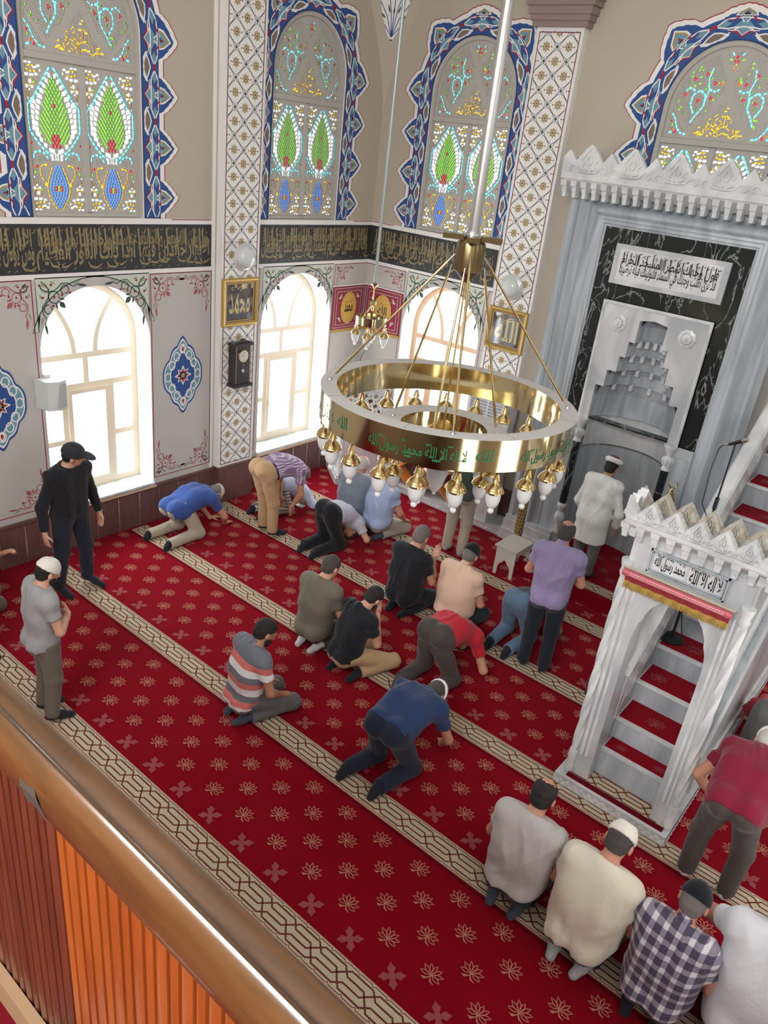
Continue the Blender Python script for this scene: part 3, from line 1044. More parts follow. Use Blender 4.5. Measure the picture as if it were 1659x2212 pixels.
# ---------------------------------------------------------------- lower windows
def lower_window(name, fn, c, m, handle=True):
    """fn(u, v, d) with d measured into the room from the wall face"""
    D0, D1 = -0.37, -0.30

    def plate(polys, d0, d1, mat_):
        mb = MB()
        vv, tri = cdt(polys)
        keep = [f for f, ids in tri if len(ids) == 1 and 0 in ids]
        P0 = [fn(u, v, d1) for u, v in vv]
        mb.add(P0, keep, mat_)
        mb.add([fn(u, v, d0) for u, v in vv], [f[::-1] for f in keep], mat_)
        for p in polys:
            n = len(p)
            for i in range(n):
                a, b = p[i], p[(i + 1) % n]
                mb.face([fn(*a, d0), fn(*b, d0), fn(*b, d1), fn(*a, d1)], mat_)
        return mb
    w = LOR
    T1a, T1b = 2.205, 2.275
    T2a, T2b = 1.845, 1.915
    q = 0.065
    holes = []
    ra = w - 0.075
    # arched lights above the transom, cut by two curved bars
    def arcl(r, off, a0, a1, n=10):
        return arc(c + off, T1b, r, a0, a1, n)
    zc = LOS
    def outer(u):
        return zc + math.sqrt(max(0, ra * ra - (u - c) ** 2))
    Rb = 0.74
    def bar(u_sign, r):                      # curved bar as circle about the springing on the far side
        pts = []
        for i in range(15):
            a = i / 14 * 1.35
            x = -0.10 - (Rb - r) - (Rb - 0.0) * 0 - (1 - math.cos(a)) * Rb
            pts.append((x, T1b + math.sin(a) * Rb))
        return pts
    def curve(x0):
        out = []
        for i in range(24):
            t = i / 23
            out.append((x0 - 0.30 * t ** 2.0, T1b + 0.66 * t))
        return out
    Lin, Lout = curve(-0.105), curve(-0.165)
    def clip(cv):
        out = []
        for x, z in cv:
            if z < outer(c + x) - 0.0: out.append((x, z))
        return out
    Lin, Lout = clip(Lin), clip(Lout)
    # centre light
    ctr = [(c + x, z) for x, z in Lin]
    a0 = math.acos(max(-1, min(1, Lin[-1][0] / ra)))
    top = [(c + ra * math.cos(a), zc + ra * math.sin(a)) for a in [a0 + (PI - 2 * a0) * i / 14 for i in range(1, 14)]]
    centre = [(c + x, z) for x, z in Lin] + [(c + ra * math.cos(a), zc + ra * math.sin(a)) for a in [a0 - (2 * a0 - PI) * i / 14 for i in range(0, 15)]] + [(c - x, z) for x, z in Lin[::-1]]
    a1 = math.acos(max(-1, min(1, Lout[-1][0] / ra)))
    left = [(c - ra, T1b)] + [(c + x, z) for x, z in Lout] + [(c + ra * math.cos(a), zc + ra * math.sin(a)) for a in [a1 + (PI - a1) * i / 12 for i in range(0, 13)]]
    right = [(2 * c - u, v) for u, v in left][::-1]
    holes += [centre, left, right]
    mm = -0.0
    holes.append([(c - ra, T2b), (c + mm - 0.035, T2b), (c + mm - 0.035, T1a), (c - ra, T1a)])
    holes.append([(c + mm + 0.035, T2b), (c + ra, T2b), (c + ra, T1a), (c + mm + 0.035, T1a)])
    sl, sr = -0.255, 0.285
    sp = 1.22
    holes.append([(c + sl, LO0 + 0.075), (c + sr, LO0 + 0.075), (c + sr, T2a), (c + sl, T2a)])
    for (a, b) in ((-ra, sl - 0.07), (sr + 0.07, ra)):
        holes.append([(c + a, LO0 + 0.075), (c + b, LO0 + 0.075), (c + b, sp - 0.033), (c + a, sp - 0.033)])
        holes.append([(c + a, sp + 0.033), (c + b, sp + 0.033), (c + b, T2a), (c + a, T2a)])
    outerp = arch_poly(c - w + 0.001, c + w - 0.001, LO0 + 0.002, LOS, 30)
    root = tag(plate([outerp] + holes, D0, D1, m).obj(name), kind='structure')
    # glazing beads
    for i, h in enumerate(holes):
        mb = MB()
        mb.face([fn(u, v, -0.345) for u, v in h], pane_glass) if i > 2 else mb.add([fn(u, v, -0.345) for u, v in h], tessellate_polygon([[Vector((u, v, 0)) for u, v in h]]), pane_glass)
        mb.obj('pane', root, fix=False)
    # opening sash in the tall light
    s = [(c + sl + 0.0, LO0 + 0.076), (c + sr, LO0 + 0.076), (c + sr, T2a - 0.001), (c + sl, T2a - 0.001)]
    inn = [(c + sl + 0.055, LO0 + 0.13), (c + sr - 0.055, LO0 + 0.13), (c + sr - 0.055, T2a - 0.055), (c + sl + 0.055, T2a - 0.055)]
    sash = plate([s, inn], -0.335, -0.285, m).obj('sash', root)
    if handle:
        mb = MB()
        hu = c + sl + 0.03
        mb.tube([fn(hu, 1.18, -0.285), fn(hu, 1.18, -0.25)], 0.008, silver, 8)
        mb.tube([fn(hu, 1.185, -0.25), fn(hu, 1.08, -0.245)], 0.008, silver, 8)
        mb.obj('window_handle', sash)
    return root


lower_window('window_1', on_left(), W1C, pvc_oak)
lower_window('window_2', on_left(), W2C, pvc_oak)
lower_window('window_3', on_qibla(), W3C, pvc_oak2)

# ---------------------------------------------------------------- upper stained glass windows
glass_col = {'w': (0.92, 0.95, 0.98), 'c': (0.14, 0.62, 0.72), 'g': (0.16, 0.55, 0.03), 'r': (0.55, 0.015, 0.03), 'b': (0.05, 0.18, 0.72), 'y': (0.62, 0.33, 0.02), 'o': (0.75, 0.13, 0.02), 'd': (0.62, 0.62, 0.60), 'G': (0.06, 0.26, 0.04)}
GL = {}
for k_, c_ in glass_col.items():
    m_ = bpy.data.materials.new('stained_glass_' + {'w': 'white', 'c': 'cyan', 'g': 'green', 'r': 'red', 'b': 'blue', 'y': 'amber', 'o': 'orange', 'd': 'clear', 'G': 'dark_green'}[k_])
    m_.use_nodes = True
    nt = m_.node_tree
    nt.nodes.remove(nt.nodes['Principled BSDF'])
    t_ = nt.nodes.new('ShaderNodeBsdfTransparent'); t_.inputs['Color'].default_value = (*[x * 0.28 for x in c_], 1)
    nt.links.new(t_.outputs[0], nt.nodes['Material Output'].inputs['Surface'])
    GL[k_] = m_
gypsum = mat('gypsum_tracery', srgb(184, 180, 172), 0.8)
rg = random.Random(3)
PC = []                                     # (polygon, glass key)


def seg_strip(pts, w, k, gap=0.10, seg=0.05):
    """string of separate glass tiles along a curve"""
    # resample
    L = [0]
    for a, b in zip(pts[:-1], pts[1:]): L.append(L[-1] + math.hypot(b[0] - a[0], b[1] - a[1]))
    n = max(1, round(L[-1] / seg))
    def at(s):
        for i in range(len(L) - 1):
            if s <= L[i + 1] + 1e-9:
                t = (s - L[i]) / max(1e-9, L[i + 1] - L[i])
                return (pts[i][0] + (pts[i + 1][0] - pts[i][0]) * t, pts[i][1] + (pts[i + 1][1] - pts[i][1]) * t)
        return pts[-1]
    for i in range(n):
        s0, s1 = L[-1] * (i + gap) / n, L[-1] * (i + 1 - gap) / n
        p = [at(s0), at((s0 + s1) / 2), at(s1)]
        q = strip(p, w)
        PC.append(([q[0][0], q[0][1], q[1][1], q[1][2], q[1][3], q[0][3]], k))


def inside(p, poly):
    x, y = p; r = False; n = len(poly)
    for i in range(n):
        (x1, y1), (x2, y2) = poly[i], poly[(i + 1) % n]
        if (y1 > y) != (y2 > y) and x < (x2 - x1) * (y - y1) / (y2 - y1) + x1: r = not r
    return r


def near(p, r):
    for q, k in PC[-900:]:
        cx_ = sum(a for a, b in q) / len(q); cy__ = sum(b for a, b in q) / len(q)
        if math.hypot(cx_ - p[0], cy__ - p[1]) < r + 0.5 * max(math.hypot(a - cx_, b - cy__) for a, b in q): return True
    return False


def dots(region, r=0.0055, step=0.019, k='d', m=0.012):
    xs = [p[0] for p in region]; ys = [p[1] for p in region]
    v = min(ys)
    row = 0
    while v < max(ys):
        u = min(xs) + (row % 2) * step / 2
        while u < max(xs):
            p = (u, v)
            if all(inside((u + a, v + b), region) for a, b in ((m, 0), (-m, 0), (0, m), (0, -m))) and not near(p, r + 0.006):
                PC.append((disc(u, v, r, 5), k))
            u += step
        v += step * 0.95; row += 1


for c in (-0.312, 0.302):                   # two lower lights
    b0, b1 = 3.83, 5.145
    hw = 0.27
    def wo(v):                               # outer half width of the cypress cartouche
        t = (v - 4.33) / (5.125 - 4.33)
        if t < 0 or t > 1: return 0
        return 0.255 * min(1, (t / 0.30) ** 0.6 if t < 0.30 else 1) * (1 if t < 0.58 else max(0.0, (1 - (t - 0.58) / 0.42)) ** 0.95 * (1.0 if t < 0.60 else 0.86 + 0.14 * (1 if t < 0.6 else 0)) + (0.012 if t < 0.99 else 0)) + 0.02
    def wg(v):
        t = (v - 4.40) / (5.03 - 4.40)
        if t < 0 or t > 1: return 0
        return 0.150 * math.sin(PI * min(1, t ** 0.62)) ** 0.8
    n = 26
    vsq = [4.335 + (5.118 - 4.335) * i / n for i in range(n + 1)]
    for sg in (-1, 1):
        seg_strip([(c + sg * (wo(v) - 0.012), v) for v in vsq], 0.026, 'c', 0.06, 0.05)
    v = 4.36
    row = 0
    while v < 5.07:
        a, b = wg(v + 0.02) + 0.012, wo(v + 0.02) - 0.038
        for sg in (-1, 1):
            w_ = b - a
            k = max(1, round(w_ / 0.052))
            for i in range(k):
                x0, x1 = a + w_ * (i + 0.05) / k, a + w_ * (i + 0.95) / k
                if x1 - x0 > 0.008:
                    sk = 0.018
                    PC.append(([(c + sg * x0, v), (c + sg * x1, v + sk), (c + sg * x1, v + 0.040 + sk), (c + sg * x0, v + 0.040)], 'w'))
        if a >= b and v > 4.9: pass
        v += 0.047
        row += 1
    v = 4.41; row = 0
    while v < 5.02:
        w_ = wg(v)
        k = int(w_ / 0.033)
        for i in range(-k, k + 1):
            x = (i + (0.5 if row % 2 else 0.0)) * 0.033
            if abs(x) > w_ - 0.008: continue
            an = PI / 2 - x * 4.2
            red = (abs(x) < 0.045 and v < 4.52) or (abs(x) < 0.012 and 4.72 < v < 4.78)
            PC.append((leaf(c + x, v, an, 0.050, 0.026, 3), 'r' if red else 'g'))
        v += 0.0295; row += 1
    # neck
    for sg in (-1, 1):
        seg_strip([(c + sg * 0.012, 4.30), (c + sg * 0.012, 4.37)], 0.02, 'w', 0.06, 0.035)
        seg_strip([(c + sg * 0.045, 4.30), (c + sg * 0.05, 4.36)], 0.03, 'w', 0.06, 0.04)
        seg_strip([(c + sg * 0.085, 4.31), (c + sg * 0.13, 4.365), (c + sg * 0.19, 4.385), (c + sg * 0.235, 4.36), (c + sg * 0.24, 4.31)], 0.022, 'c', 0.08, 0.045)
    # vase
    def wv(v):
        t = (v - 3.85) / (4.26 - 3.85)
        return 0.035 + 0.080 * math.sin(PI * min(1, max(0, t * 0.98)) ** 0.85) ** 1.3 + 0.018 * t
    v = 3.862; row = 0
    while v < 4.235:
        w_ = wv(v + 0.011) - 0.022
        k = max(2, round(2 * w_ / 0.030))
        for i in range(k):
            x0, x1 = -w_ + 2 * w_ * (i + 0.06) / k, -w_ + 2 * w_ * (i + 0.94) / k
            mx = (x0 + x1) / 2; dv = v + 0.011 - 4.045
            key = 'b'
            if abs(mx) < 0.045 and abs(dv) < 0.05:
                key = 'g' if abs(mx) < 0.014 and abs(dv) > 0.012 else ('r' if abs(dv) < 0.022 else 'b')
            PC.append(([(c + x0, v), (c + x1, v), (c + x1, v + 0.021), (c + x0, v + 0.021)], key))
        v += 0.0265; row += 1
    for sg in (-1, 1):
        seg_strip([(c + sg * (wv(3.845 + 0.40 * i / 12) - 0.005), 3.845 + 0.40 * i / 12) for i in range(13)], 0.018, 'y', 0.07, 0.045)
        seg_strip([(c + sg * 0.10, 4.255), (c + sg * 0.15, 4.265), (c + sg * 0.185, 4.23), (c + sg * 0.18, 4.16), (c + sg * 0.14, 4.10), (c + sg * 0.115, 4.075)], 0.018, 'y', 0.06, 0.045)
        PC.append((disc(c + sg * 0.135, 4.075, 0.014, 7), 'y'))
        PC.append((disc(c + sg * 0.215, 4.245, 0.014, 6), 'r')); PC.append((disc(c + sg * 0.242, 4.235, 0.012, 6), 'o'))
        PC.append((leaf(c + sg * 0.235, 4.215, -PI / 2, 0.06, 0.022, 3), 'g'))
        PC.append((disc(c + sg * 0.255, 4.45, 0.011, 6), 'r'))
        # gold scroll corners
        for top in (0, 1):
            y0 = 5.13 if top else 3.845
            sy = -1 if top else 1
            X = lambda a, b: (c + sg * (hw - a), y0 + sy * b)
            seg_strip([X(0.01, 0.05), X(0.06, 0.07), X(0.12, 0.065)], 0.016, 'y', 0.06, 0.04)
            seg_strip([X(0.03, 0.02), X(0.07, 0.03), X(0.10, 0.015)], 0.016, 'y', 0.06, 0.04)
            seg_strip([(a, b) for a, b in [X(0.045 + 0.035 * math.cos(t), 0.155 + 0.04 * math.sin(t)) for t in [-1.2 + i * 0.55 for i in range(9)]]], 0.013, 'y', 0.06, 0.04)
            seg_strip([X(0.012, 0.225), X(0.03, 0.25), X(0.02, 0.28)], 0.012, 'y', 0.06, 0.04)
            PC.append((disc(*X(0.05, 0.155), 0.02, 7), 'w'))
            for (a, b, s1, s2) in ((0.02, 0.10, 0.022, 0.014), (0.07, 0.10, 0.022, 0.012), (0.115, 0.09, 0.018, 0.012), (0.015, 0.20, 0.014, 0.016), (0.02, 0.0, 0.018, 0.010), (0.06, 0.0, 0.018, 0.009), (0.105, 0.035, 0.02, 0.010), (0.14, 0.02, 0.018, 0.012), (0.155, 0.055, 0.01, 0.012), (0.07, 0.20, 0.014, 0.014), (0.04, 0.225, 0.012, 0.010), (0.02, 0.3, 0.008, 0.012)):
                x_, y_ = X(a, b)
                PC.append(([(x_ - s1, y_ - s2), (x_ + s1, y_ - s2 * 0.6), (x_ + s1, y_ + s2), (x_ - s1, y_ + s2 * 0.8)], 'w'))
            PC.append((leaf(*X(0.08, 0.17), 0.8, 0.04, 0.018, 3), 'g'))
        dots([(c + sg * 0.125, 4.0), (c + sg * 0.26, 4.1), (c + sg * 0.26, 4.21), (c + sg * 0.19, 4.25), (c + sg * 0.19, 4.13)], 0.004, 0.016)
        dots([(c + sg * 0.06, 4.285), (c + sg * 0.20, 4.27), (c + sg * 0.20, 4.35), (c + sg * 0.14, 4.35)], 0.004, 0.016)

# tympanum
TB = 5.255
tri_ = [(-0.285, TB), (-0.24, TB + 0.11), (-0.16, TB + 0.14), (-0.10, TB + 0.27), (0.0, TB + 0.385), (0.10, TB + 0.27), (0.16, TB + 0.14), (0.24, TB + 0.11), (0.285, TB)]
for i in range(62):
    for _ in range(30):
        u = rg.uniform(-0.25, 0.25); v = TB + 0.02 + abs(rg.gauss(0, 0.13))
        if inside((u, v), tri_) and not near((u, v), 0.008): break
    else: continue
    an = rg.choice([0.1, 0.25, PI / 2 - 0.15, PI / 2, PI / 2 + 0.2, -0.5, 0.7, 2.4])
    l = rg.uniform(0.03, 0.055)
    q = [(u - l / 2 * math.cos(an), v - l / 2 * math.sin(an)), (u + l / 2 * math.cos(an), v + l / 2 * math.sin(an))]
    s_ = strip(q, 0.013)
    if all(inside(p, tri_) for p in s_[0]): PC.append((s_[0], 'y'))
dots(tri_, 0.0048, 0.0185)
for sg in (-1, 1):
    ar = lambda r, a: (sg * r * math.cos(a), UPS + r * math.sin(a))
    big = [(sg * 0.335, TB + 0.06), (sg * 0.27, TB + 0.17), (sg * 0.18, TB + 0.22), (sg * 0.12, TB + 0.34), (sg * 0.03, TB + 0.45), (sg * 0.03, TB + 0.55), (sg * 0.12, TB + 0.70)] + [ar(0.57, a) for a in (1.25, 1.0, 0.75, 0.5, 0.3, 0.12)] + [(sg * 0.50, UPS - 0.03), (sg * 0.42, TB + 0.17)]
    seg_strip([(sg * x, y) for x, y in ((0.335, TB + 0.13), (0.30, TB + 0.20), (0.23, TB + 0.30), (0.235, TB + 0.40), (0.30, TB + 0.45), (0.37, TB + 0.40), (0.375, TB + 0.31), (0.32, TB + 0.22))], 0.022, 'c', 0.07, 0.048)
    seg_strip([(sg * x, y) for x, y in ((0.23, TB + 0.33), (0.21, TB + 0.46), (0.24, TB + 0.56), (0.22, TB + 0.66))], 0.020, 'c', 0.07, 0.045)
    seg_strip([(sg * x, y) for x, y in ((0.21, TB + 0.46), (0.14, TB + 0.44), (0.10, TB + 0.47))], 0.018, 'c', 0.07, 0.04)
    seg_strip([(sg * x, y) for x, y in ((0.35, TB + 0.44), (0.42, TB + 0.47), (0.46, TB + 0.43))], 0.018, 'c', 0.07, 0.04)
    for (x, y) in ((0.30, TB + 0.35), (0.17, TB + 0.38), (0.16, TB + 0.52), (0.26, TB + 0.60), (0.45, TB + 0.40), (0.38, TB + 0.55), (0.09, TB + 0.52)):
        for d in range(3):
            PC.append((disc(sg * x + 0.013 * math.cos(d * 2.1), y + 0.013 * math.sin(d * 2.1), 0.011, 6), 'r' if x != 0.09 else 'o'))
    for i in range(26):
        for _ in range(40):
            u, v = sg * rg.uniform(0.05, 0.55), rg.uniform(TB + 0.08, TB + 0.82)
            if inside((u, v), big) and not near((u, v), 0.014): break
        else: continue
        lf = leaf(u, v, rg.uniform(0, 6.28), 0.042, 0.019, 3)
        if all(inside(p, big) for p in lf): PC.append((lf, rg.choice('ggG')))
    dots(big, 0.0046, 0.0185)
    low = [(sg * 0.57, TB + 0.0), (sg * 0.325, TB + 0.0), (sg * 0.345, TB + 0.04), (sg * 0.44, TB + 0.13), (sg * 0.50, TB + 0.24), (sg * 0.57, TB + 0.32)]
    seg_strip([(sg * x, y) for x, y in ((0.345, TB + 0.015), (0.42, TB + 0.03), (0.47, TB + 0.09), (0.50, TB + 0.16), (0.55, TB + 0.22))], 0.02, 'c', 0.07, 0.045)
    seg_strip([(sg * x, y) for x, y in ((0.55, TB + 0.02), (0.50, TB + 0.035))], 0.02, 'c', 0.07, 0.045)
    for (x, y, k) in ((0.47, TB + 0.03, 'r'), (0.50, TB + 0.06, 'o'), (0.53, TB + 0.14, 'r'), (0.46, TB + 0.05, 'r')):
        PC.append((disc(sg * x, y, 0.013, 6), k))
    PC.append((leaf(sg * 0.52, TB + 0.08, PI / 2, 0.05, 0.02, 3), 'g'))
    dots(low, 0.0046, 0.0185)
for (x, y, k, r) in ((0, 6.02, 'r', 0.016), (-0.015, 5.98, 'r', 0.014), (0.015, 5.98, 'r', 0.014), (0, 5.95, 'y', 0.012), (-0.02, 5.92, 'y', 0.009), (0.02, 5.92, 'y', 0.009), (0, 5.90, 'o', 0.01)):
    PC.append((disc(x, y, r, 7), k))
for sg in (-1, 1):
    PC.append((leaf(sg * 0.03, 6.03, PI / 2 - sg * 0.9, 0.06, 0.02, 3), 'c')); PC.append((leaf(sg * 0.04, 5.99, PI / 2 - sg * 1.3, 0.05, 0.018, 3), 'g'))
dots([(-0.13, 6.05), (0, 5.86), (0.13, 6.05), (0, 6.08)], 0.0046, 0.0185)


def stained_window(name, fn, c):
    outer = arch_poly(U0 + 0.002, U1 - 0.002, UP0 + 0.002, UPS, 32)
    vv, tri = cdt([outer] + [p for p, k in PC])
    mb = MB()
    T = 0.02
    front = [fn(c + u, v, -0.05) for u, v in vv]
    back = [fn(c + u, v, -0.05 - T) for u, v in vv]
    pl = []; gl = {}
    for f, ids in tri:
        g = [i for i in ids if i > 0]
        if g: gl.setdefault(PC[g[-1] - 1][1], []).append(f)
        elif 0 in ids: pl.append(f)
    mb.add(front, pl, gypsum)
    # tracery thickness: walls along every opening edge
    edges = {}
    for f in pl:
        for i in range(3):
            a, b = f[i], f[(i + 1) % 3]
            if (b, a) in edges: del edges[(b, a)]
            else: edges[(a, b)] = 1
    for a, b in edges:
        mb.face([front[b], front[a], back[a], back[b]], gypsum)
    root = tag(mb.obj(name, fix=False), kind='structure')
    mb = MB()
    for k, fl in gl.items():
        mb.add([fn(c + u, v, -0.05 - 0.006) for u, v in vv], fl, GL[k])
    mb.obj('coloured_glass', root, fix=False)
    # raised moulding round the tracery panels
    mb = MB()
    for q in (strip([(c + U0 + 0.02, UP0), (c + U0 + 0.02, UPS)] + [(c + 0.62 * math.cos(a), UPS + 0.62 * math.sin(a)) for a in [PI - PI * i / 24 for i in range(25)]] + [(c + U1 - 0.02, UPS), (c + U1 - 0.02, UP0)], 0.045)):
        mb.loft([[fn(u, v, -0.05) for u, v in q], [fn(u, v, -0.02) for u, v in q]], gypsum)
    for (a, b, d, e) in ((-0.62, 5.165, 0.62, 5.235), (-0.62, 3.78, 0.62, 3.825), (-0.033, 3.825, 0.033, 5.165)):
        mb.loft([[fn(c + a, b, -0.05), fn(c + d, b, -0.05), fn(c + d, e, -0.05), fn(c + a, e, -0.05)], [fn(c + a + 0.008, b + 0.008, -0.028), fn(c + d - 0.008, b + 0.008, -0.028), fn(c + d - 0.008, e - 0.008, -0.028), fn(c + a + 0.008, e - 0.008, -0.028)]], gypsum)
    mb.obj('gypsum_frame', root)
    return root


stained_window('window_4', on_left(), W1C)
stained_window('window_5', on_left(), W2C)
stained_window('window_6', on_qibla(), W3C)
stained_window('window_7', on_qibla(), W4C)
# ================================================================= mihrab (prayer niche)
MX = 4.655
mih = empty('prayer_niche', (MX, -0.40, 0), 0, 'tall grey marble prayer niche with black marble border and carved crest', 'prayer niche')
loc = lambda x, y, z: (x - MX, y + 0.40, z)


def frame_profile(mb, x0, x1, ztop, prof, m, z0=0.0):
    """profile (inset, y) swept up the left side, across and down the right side with mitres"""
    rings = []
    for (px, pz, kx, kz) in ((x0, z0, 1, 0), (x0, ztop, 1, -1), (x1, ztop, -1, -1), (x1, z0, -1, 0)):
        rings.append([loc(px + kx * o, y, pz + kz * o) for o, y in prof])
    mb.loft(rings, m, closed=False, cap=False)


mb = MB()
frame_profile(mb, 3.335, 5.975, 4.725, [(0, 0.0), (0, -0.40), (0.062, -0.40), (0.07, -0.385), (0.085, -0.385), (0.095, -0.335), (0.15, -0.305), (0.21, -0.305), (0.245, -0.335), (0.255, -0.355), (0.275, -0.395), (0.305, -0.415), (0.335, -0.41), (0.36, -0.385), (0.372, -0.36), (0.40, -0.365), (0.415, -0.35), (0.445, -0.355), (0.455, -0.335), (0.475, -0.335), (0.475, -0.28)], grey_marble)
mb.obj('moulded_frame', mih, smooth=35)
mb = MB()
mb.box(loc(3.80, -0.325, 2.0), loc(5.50, -0.05, 4.26), black_marble)
mb.obj('black_border', mih).data.shade_flat()
for o in list(mih.children):
    pass
# the black border and the stepped panel have the opening of the niche cut out of them
STEPS = [(2.0, 0.52), (2.45, 0.52), (2.45, 0.415), (2.66, 0.415), (2.66, 0.305), (2.85, 0.305), (2.85, 0.235), (3.04, 0.235), (3.04, 0.165), (3.30, 0.165)]
open_poly = [(MX - w, z) for z, w in STEPS] + [(MX, 3.33)] + [(MX + w, z) for z, w in STEPS[::-1]]
bpy.data.objects.remove(bpy.data.objects['black_border'])


def cut_plate(polys, y0, y1, m, mb=None):
    mb = mb or MB()
    vv, tri = cdt(polys)
    keep = [f for f, ids in tri if len(ids) == 1 and 0 in ids]
    mb.add([loc(u, y0, v) for u, v in vv], keep, m)
    for p in polys:
        n = len(p)
        for i in range(n):
            a, b = p[i], p[(i + 1) % n]
            mb.face([loc(a[0], y0, a[1]), loc(b[0], y0, b[1]), loc(b[0], y1, b[1]), loc(a[0], y1, a[1])], m)
    return mb


big_open = [(MX - 0.60, 2.02), (MX + 0.60, 2.02), (MX + 0.60, 3.40), (MX - 0.60, 3.40)]
cut_plate([[(3.80, 2.0), (5.51, 2.0), (5.51, 4.26), (3.80, 4.26)], big_open], -0.33, -0.20, black_marble).obj('black_border', mih)
mb = cut_plate([[(4.0, 1.995), (MX - 0.52, 1.995)] + open_poly[1:-1] + [(MX + 0.52, 1.995), (5.31, 1.995), (5.31, 3.46), (4.0, 3.46)]], -0.365, -0.26, white_marble)
mb2 = MB()
frame_profile(mb2, 4.0, 5.31, 3.46, [(0, -0.33), (0, -0.375), (0.012, -0.385), (0.03, -0.385), (0.036, -0.366), (0.04, -0.366)], carved_marble, 1.995)
pan = mb.obj('stepped_panel', mih)
mb2.obj('panel_moulding', pan)
# side blocks below the border, carrying the niche columns
for sg in (-1, 1):
    mb = MB()
    a, b = sorted((MX + sg * 0.60, MX + sg * 0.85))
    mb.box(loc(a, -0.36, 0.0), loc(b, -0.1, 2.0), grey_marble)
    a, b = sorted((MX + sg * 0.55, MX + sg * 0.845))
    mb.box(loc(a, -0.37, 1.88), loc(b, -0.1, 2.0), white_marble)
    mb.obj('side_block', mih)
# muqarnas half dome: tiers of faceted shells
mb = MB()
tiers = [(2.0, 2.45, 0.52, 0.47), (2.45, 2.66, 0.415, 0.40), (2.66, 2.85, 0.305, 0.33), (2.85, 3.04, 0.235, 0.26), (3.04, 3.32, 0.165, 0.19)]


def shell(w, d, n=7):
    return [(MX + w * math.cos(PI - PI * i / (n - 1)), -0.30 + d * math.sin(PI * i / (n - 1))) for i in range(n)]


dark_m = grey_marble
for k, (z0, z1, w, d) in enumerate(tiers):
    s0 = shell(w, d)
    nxt = tiers[k + 1] if k + 1 < len(tiers) else (3.34, 3.36, 0.02, 0.02)
    s1 = shell((w + nxt[2]) / 2, (d + nxt[3]) / 2)
    zm = z1 - (z1 - z0) * 0.35
    mb.loft([[loc(x, y, z0) for x, y in s0], [loc(x, y, zm) for x, y in s0], [loc(x, y, z1) for x, y in s1]], dark_m, closed=False, cap=False)
    s2 = shell(nxt[2], nxt[3])
    mb.loft([[loc(x, y, z1) for x, y in s1], [loc(x, y, z1) for x, y in s2]], dark_m, closed=False, cap=False)
    if k < len(tiers) - 1:
        for (x, y) in [((s1[i][0] + s2[i][0]) / 2, (s1[i][1] + s2[i][1]) / 2) for i in range(1, 6)]:
            mb.box(loc(x - 0.022, y - 0.025, z1 - 0.075), loc(x + 0.022, y + 0.02, z1 + 0.03), carved_marble)
            mb.loft([[loc(x - 0.05, y - 0.03, z1 + 0.03), loc(x + 0.05, y - 0.03, z1 + 0.03), loc(x + 0.05, y + 0.03, z1 + 0.03), loc(x - 0.05, y + 0.03, z1 + 0.03)], [loc(x - 0.02, y - 0.02, z1 - 0.02), loc(x + 0.02, y - 0.02, z1 - 0.02), loc(x + 0.02, y + 0.02, z1 - 0.02), loc(x - 0.02, y + 0.02, z1 - 0.02)]], dark_m)
# side cheeks between the cut panel and the shells
mb.obj('muqarnas_vault', mih)
mb = MB()
s0 = shell(0.535, 0.48, 13)
mb.loft([[loc(x, y, 1.62) for x, y in s0], [loc(x, y, 2.02) for x, y in s0]], white_marble, closed=False, cap=False)
mb.loft([[loc(x, y, 2.02) for x, y in s0], [loc(x, y, 2.02) for x, y in shell(0.50, 0.44, 13)]], white_marble, closed=False, cap=False)
s1 = shell(0.55, 0.50, 13)
mb.loft([[loc(x, y, 1.60) for x, y in s1], [loc(x, y, 1.60) for x, y in s0]], white_marble, closed=False, cap=False)
mb.loft([[loc(x, y, 0.0) for x, y in s1], [loc(x, y, 1.60) for x, y in s1]], grey_marble, closed=False, cap=False)
for sg in (-1, 1):
    mb.face([loc(MX + sg * 0.55, -0.30, 0), loc(MX + sg * 0.61, -0.36, 0), loc(MX + sg * 0.61, -0.36, 2.0), loc(MX + sg * 0.55, -0.30, 2.0)], grey_marble)
mb.obj('niche_wall', mih)
for sg in (-1, 1):
    cxx, cyy = MX + sg * 0.585, -0.36
    L = loc(cxx, cyy, 0)
    mb = MB()
    mb.lathe([(0.048, 0.80), (0.048, 1.69)], black_marble, L, 20)
    col = mb.obj('black_column', mih, smooth=40)
    mb = MB()
    mb.lathe([(0.05, 1.68), (0.058, 1.69), (0.05, 1.71), (0.04, 1.74), (0.062, 1.80), (0.066, 1.83), (0.03, 1.86), (0.036, 1.88), (0.07, 1.95), (0.088, 1.99), (0.088, 2.0)], carved_marble, L, 16)
    for i in range(8):
        a = 2 * PI * i / 8
        mb.tube([(L[0] + 0.045 * math.cos(a), L[1] + 0.045 * math.sin(a), 1.74), (L[0] + 0.068 * math.cos(a), L[1] + 0.068 * math.sin(a), 1.81), (L[0] + 0.05 * math.cos(a), L[1] + 0.05 * math.sin(a), 1.85)], [0.006, 0.012, 0.005], carved_marble, 6)
    mb.obj('capital', col, smooth=50)
    mb = MB()
    mb.lathe([(0.02, 0.34), (0.036, 0.42), (0.024, 0.47), (0.062, 0.54), (0.074, 0.59), (0.06, 0.64), (0.03, 0.67), (0.034, 0.70), (0.062, 0.75), (0.06, 0.79), (0.05, 0.805)], carved_marble, L, 16)
    mb.obj('column_base', col, smooth=50)
# plinth steps at the foot of the frame
for sg in (-1, 1):
    mb = MB()
    for (z0, z1, e) in ((0.0, 0.16, 0.06), (0.16, 0.30, 0.03), (0.30, 0.36, 0.015)):
        a, b = sorted((MX + sg * (0.62), MX + sg * (1.32 + e)))
        mb.box(loc(a, -0.42 - e, z0), loc(b, -0.1, z1), white_marble)
    mb.obj('plinth', mih)
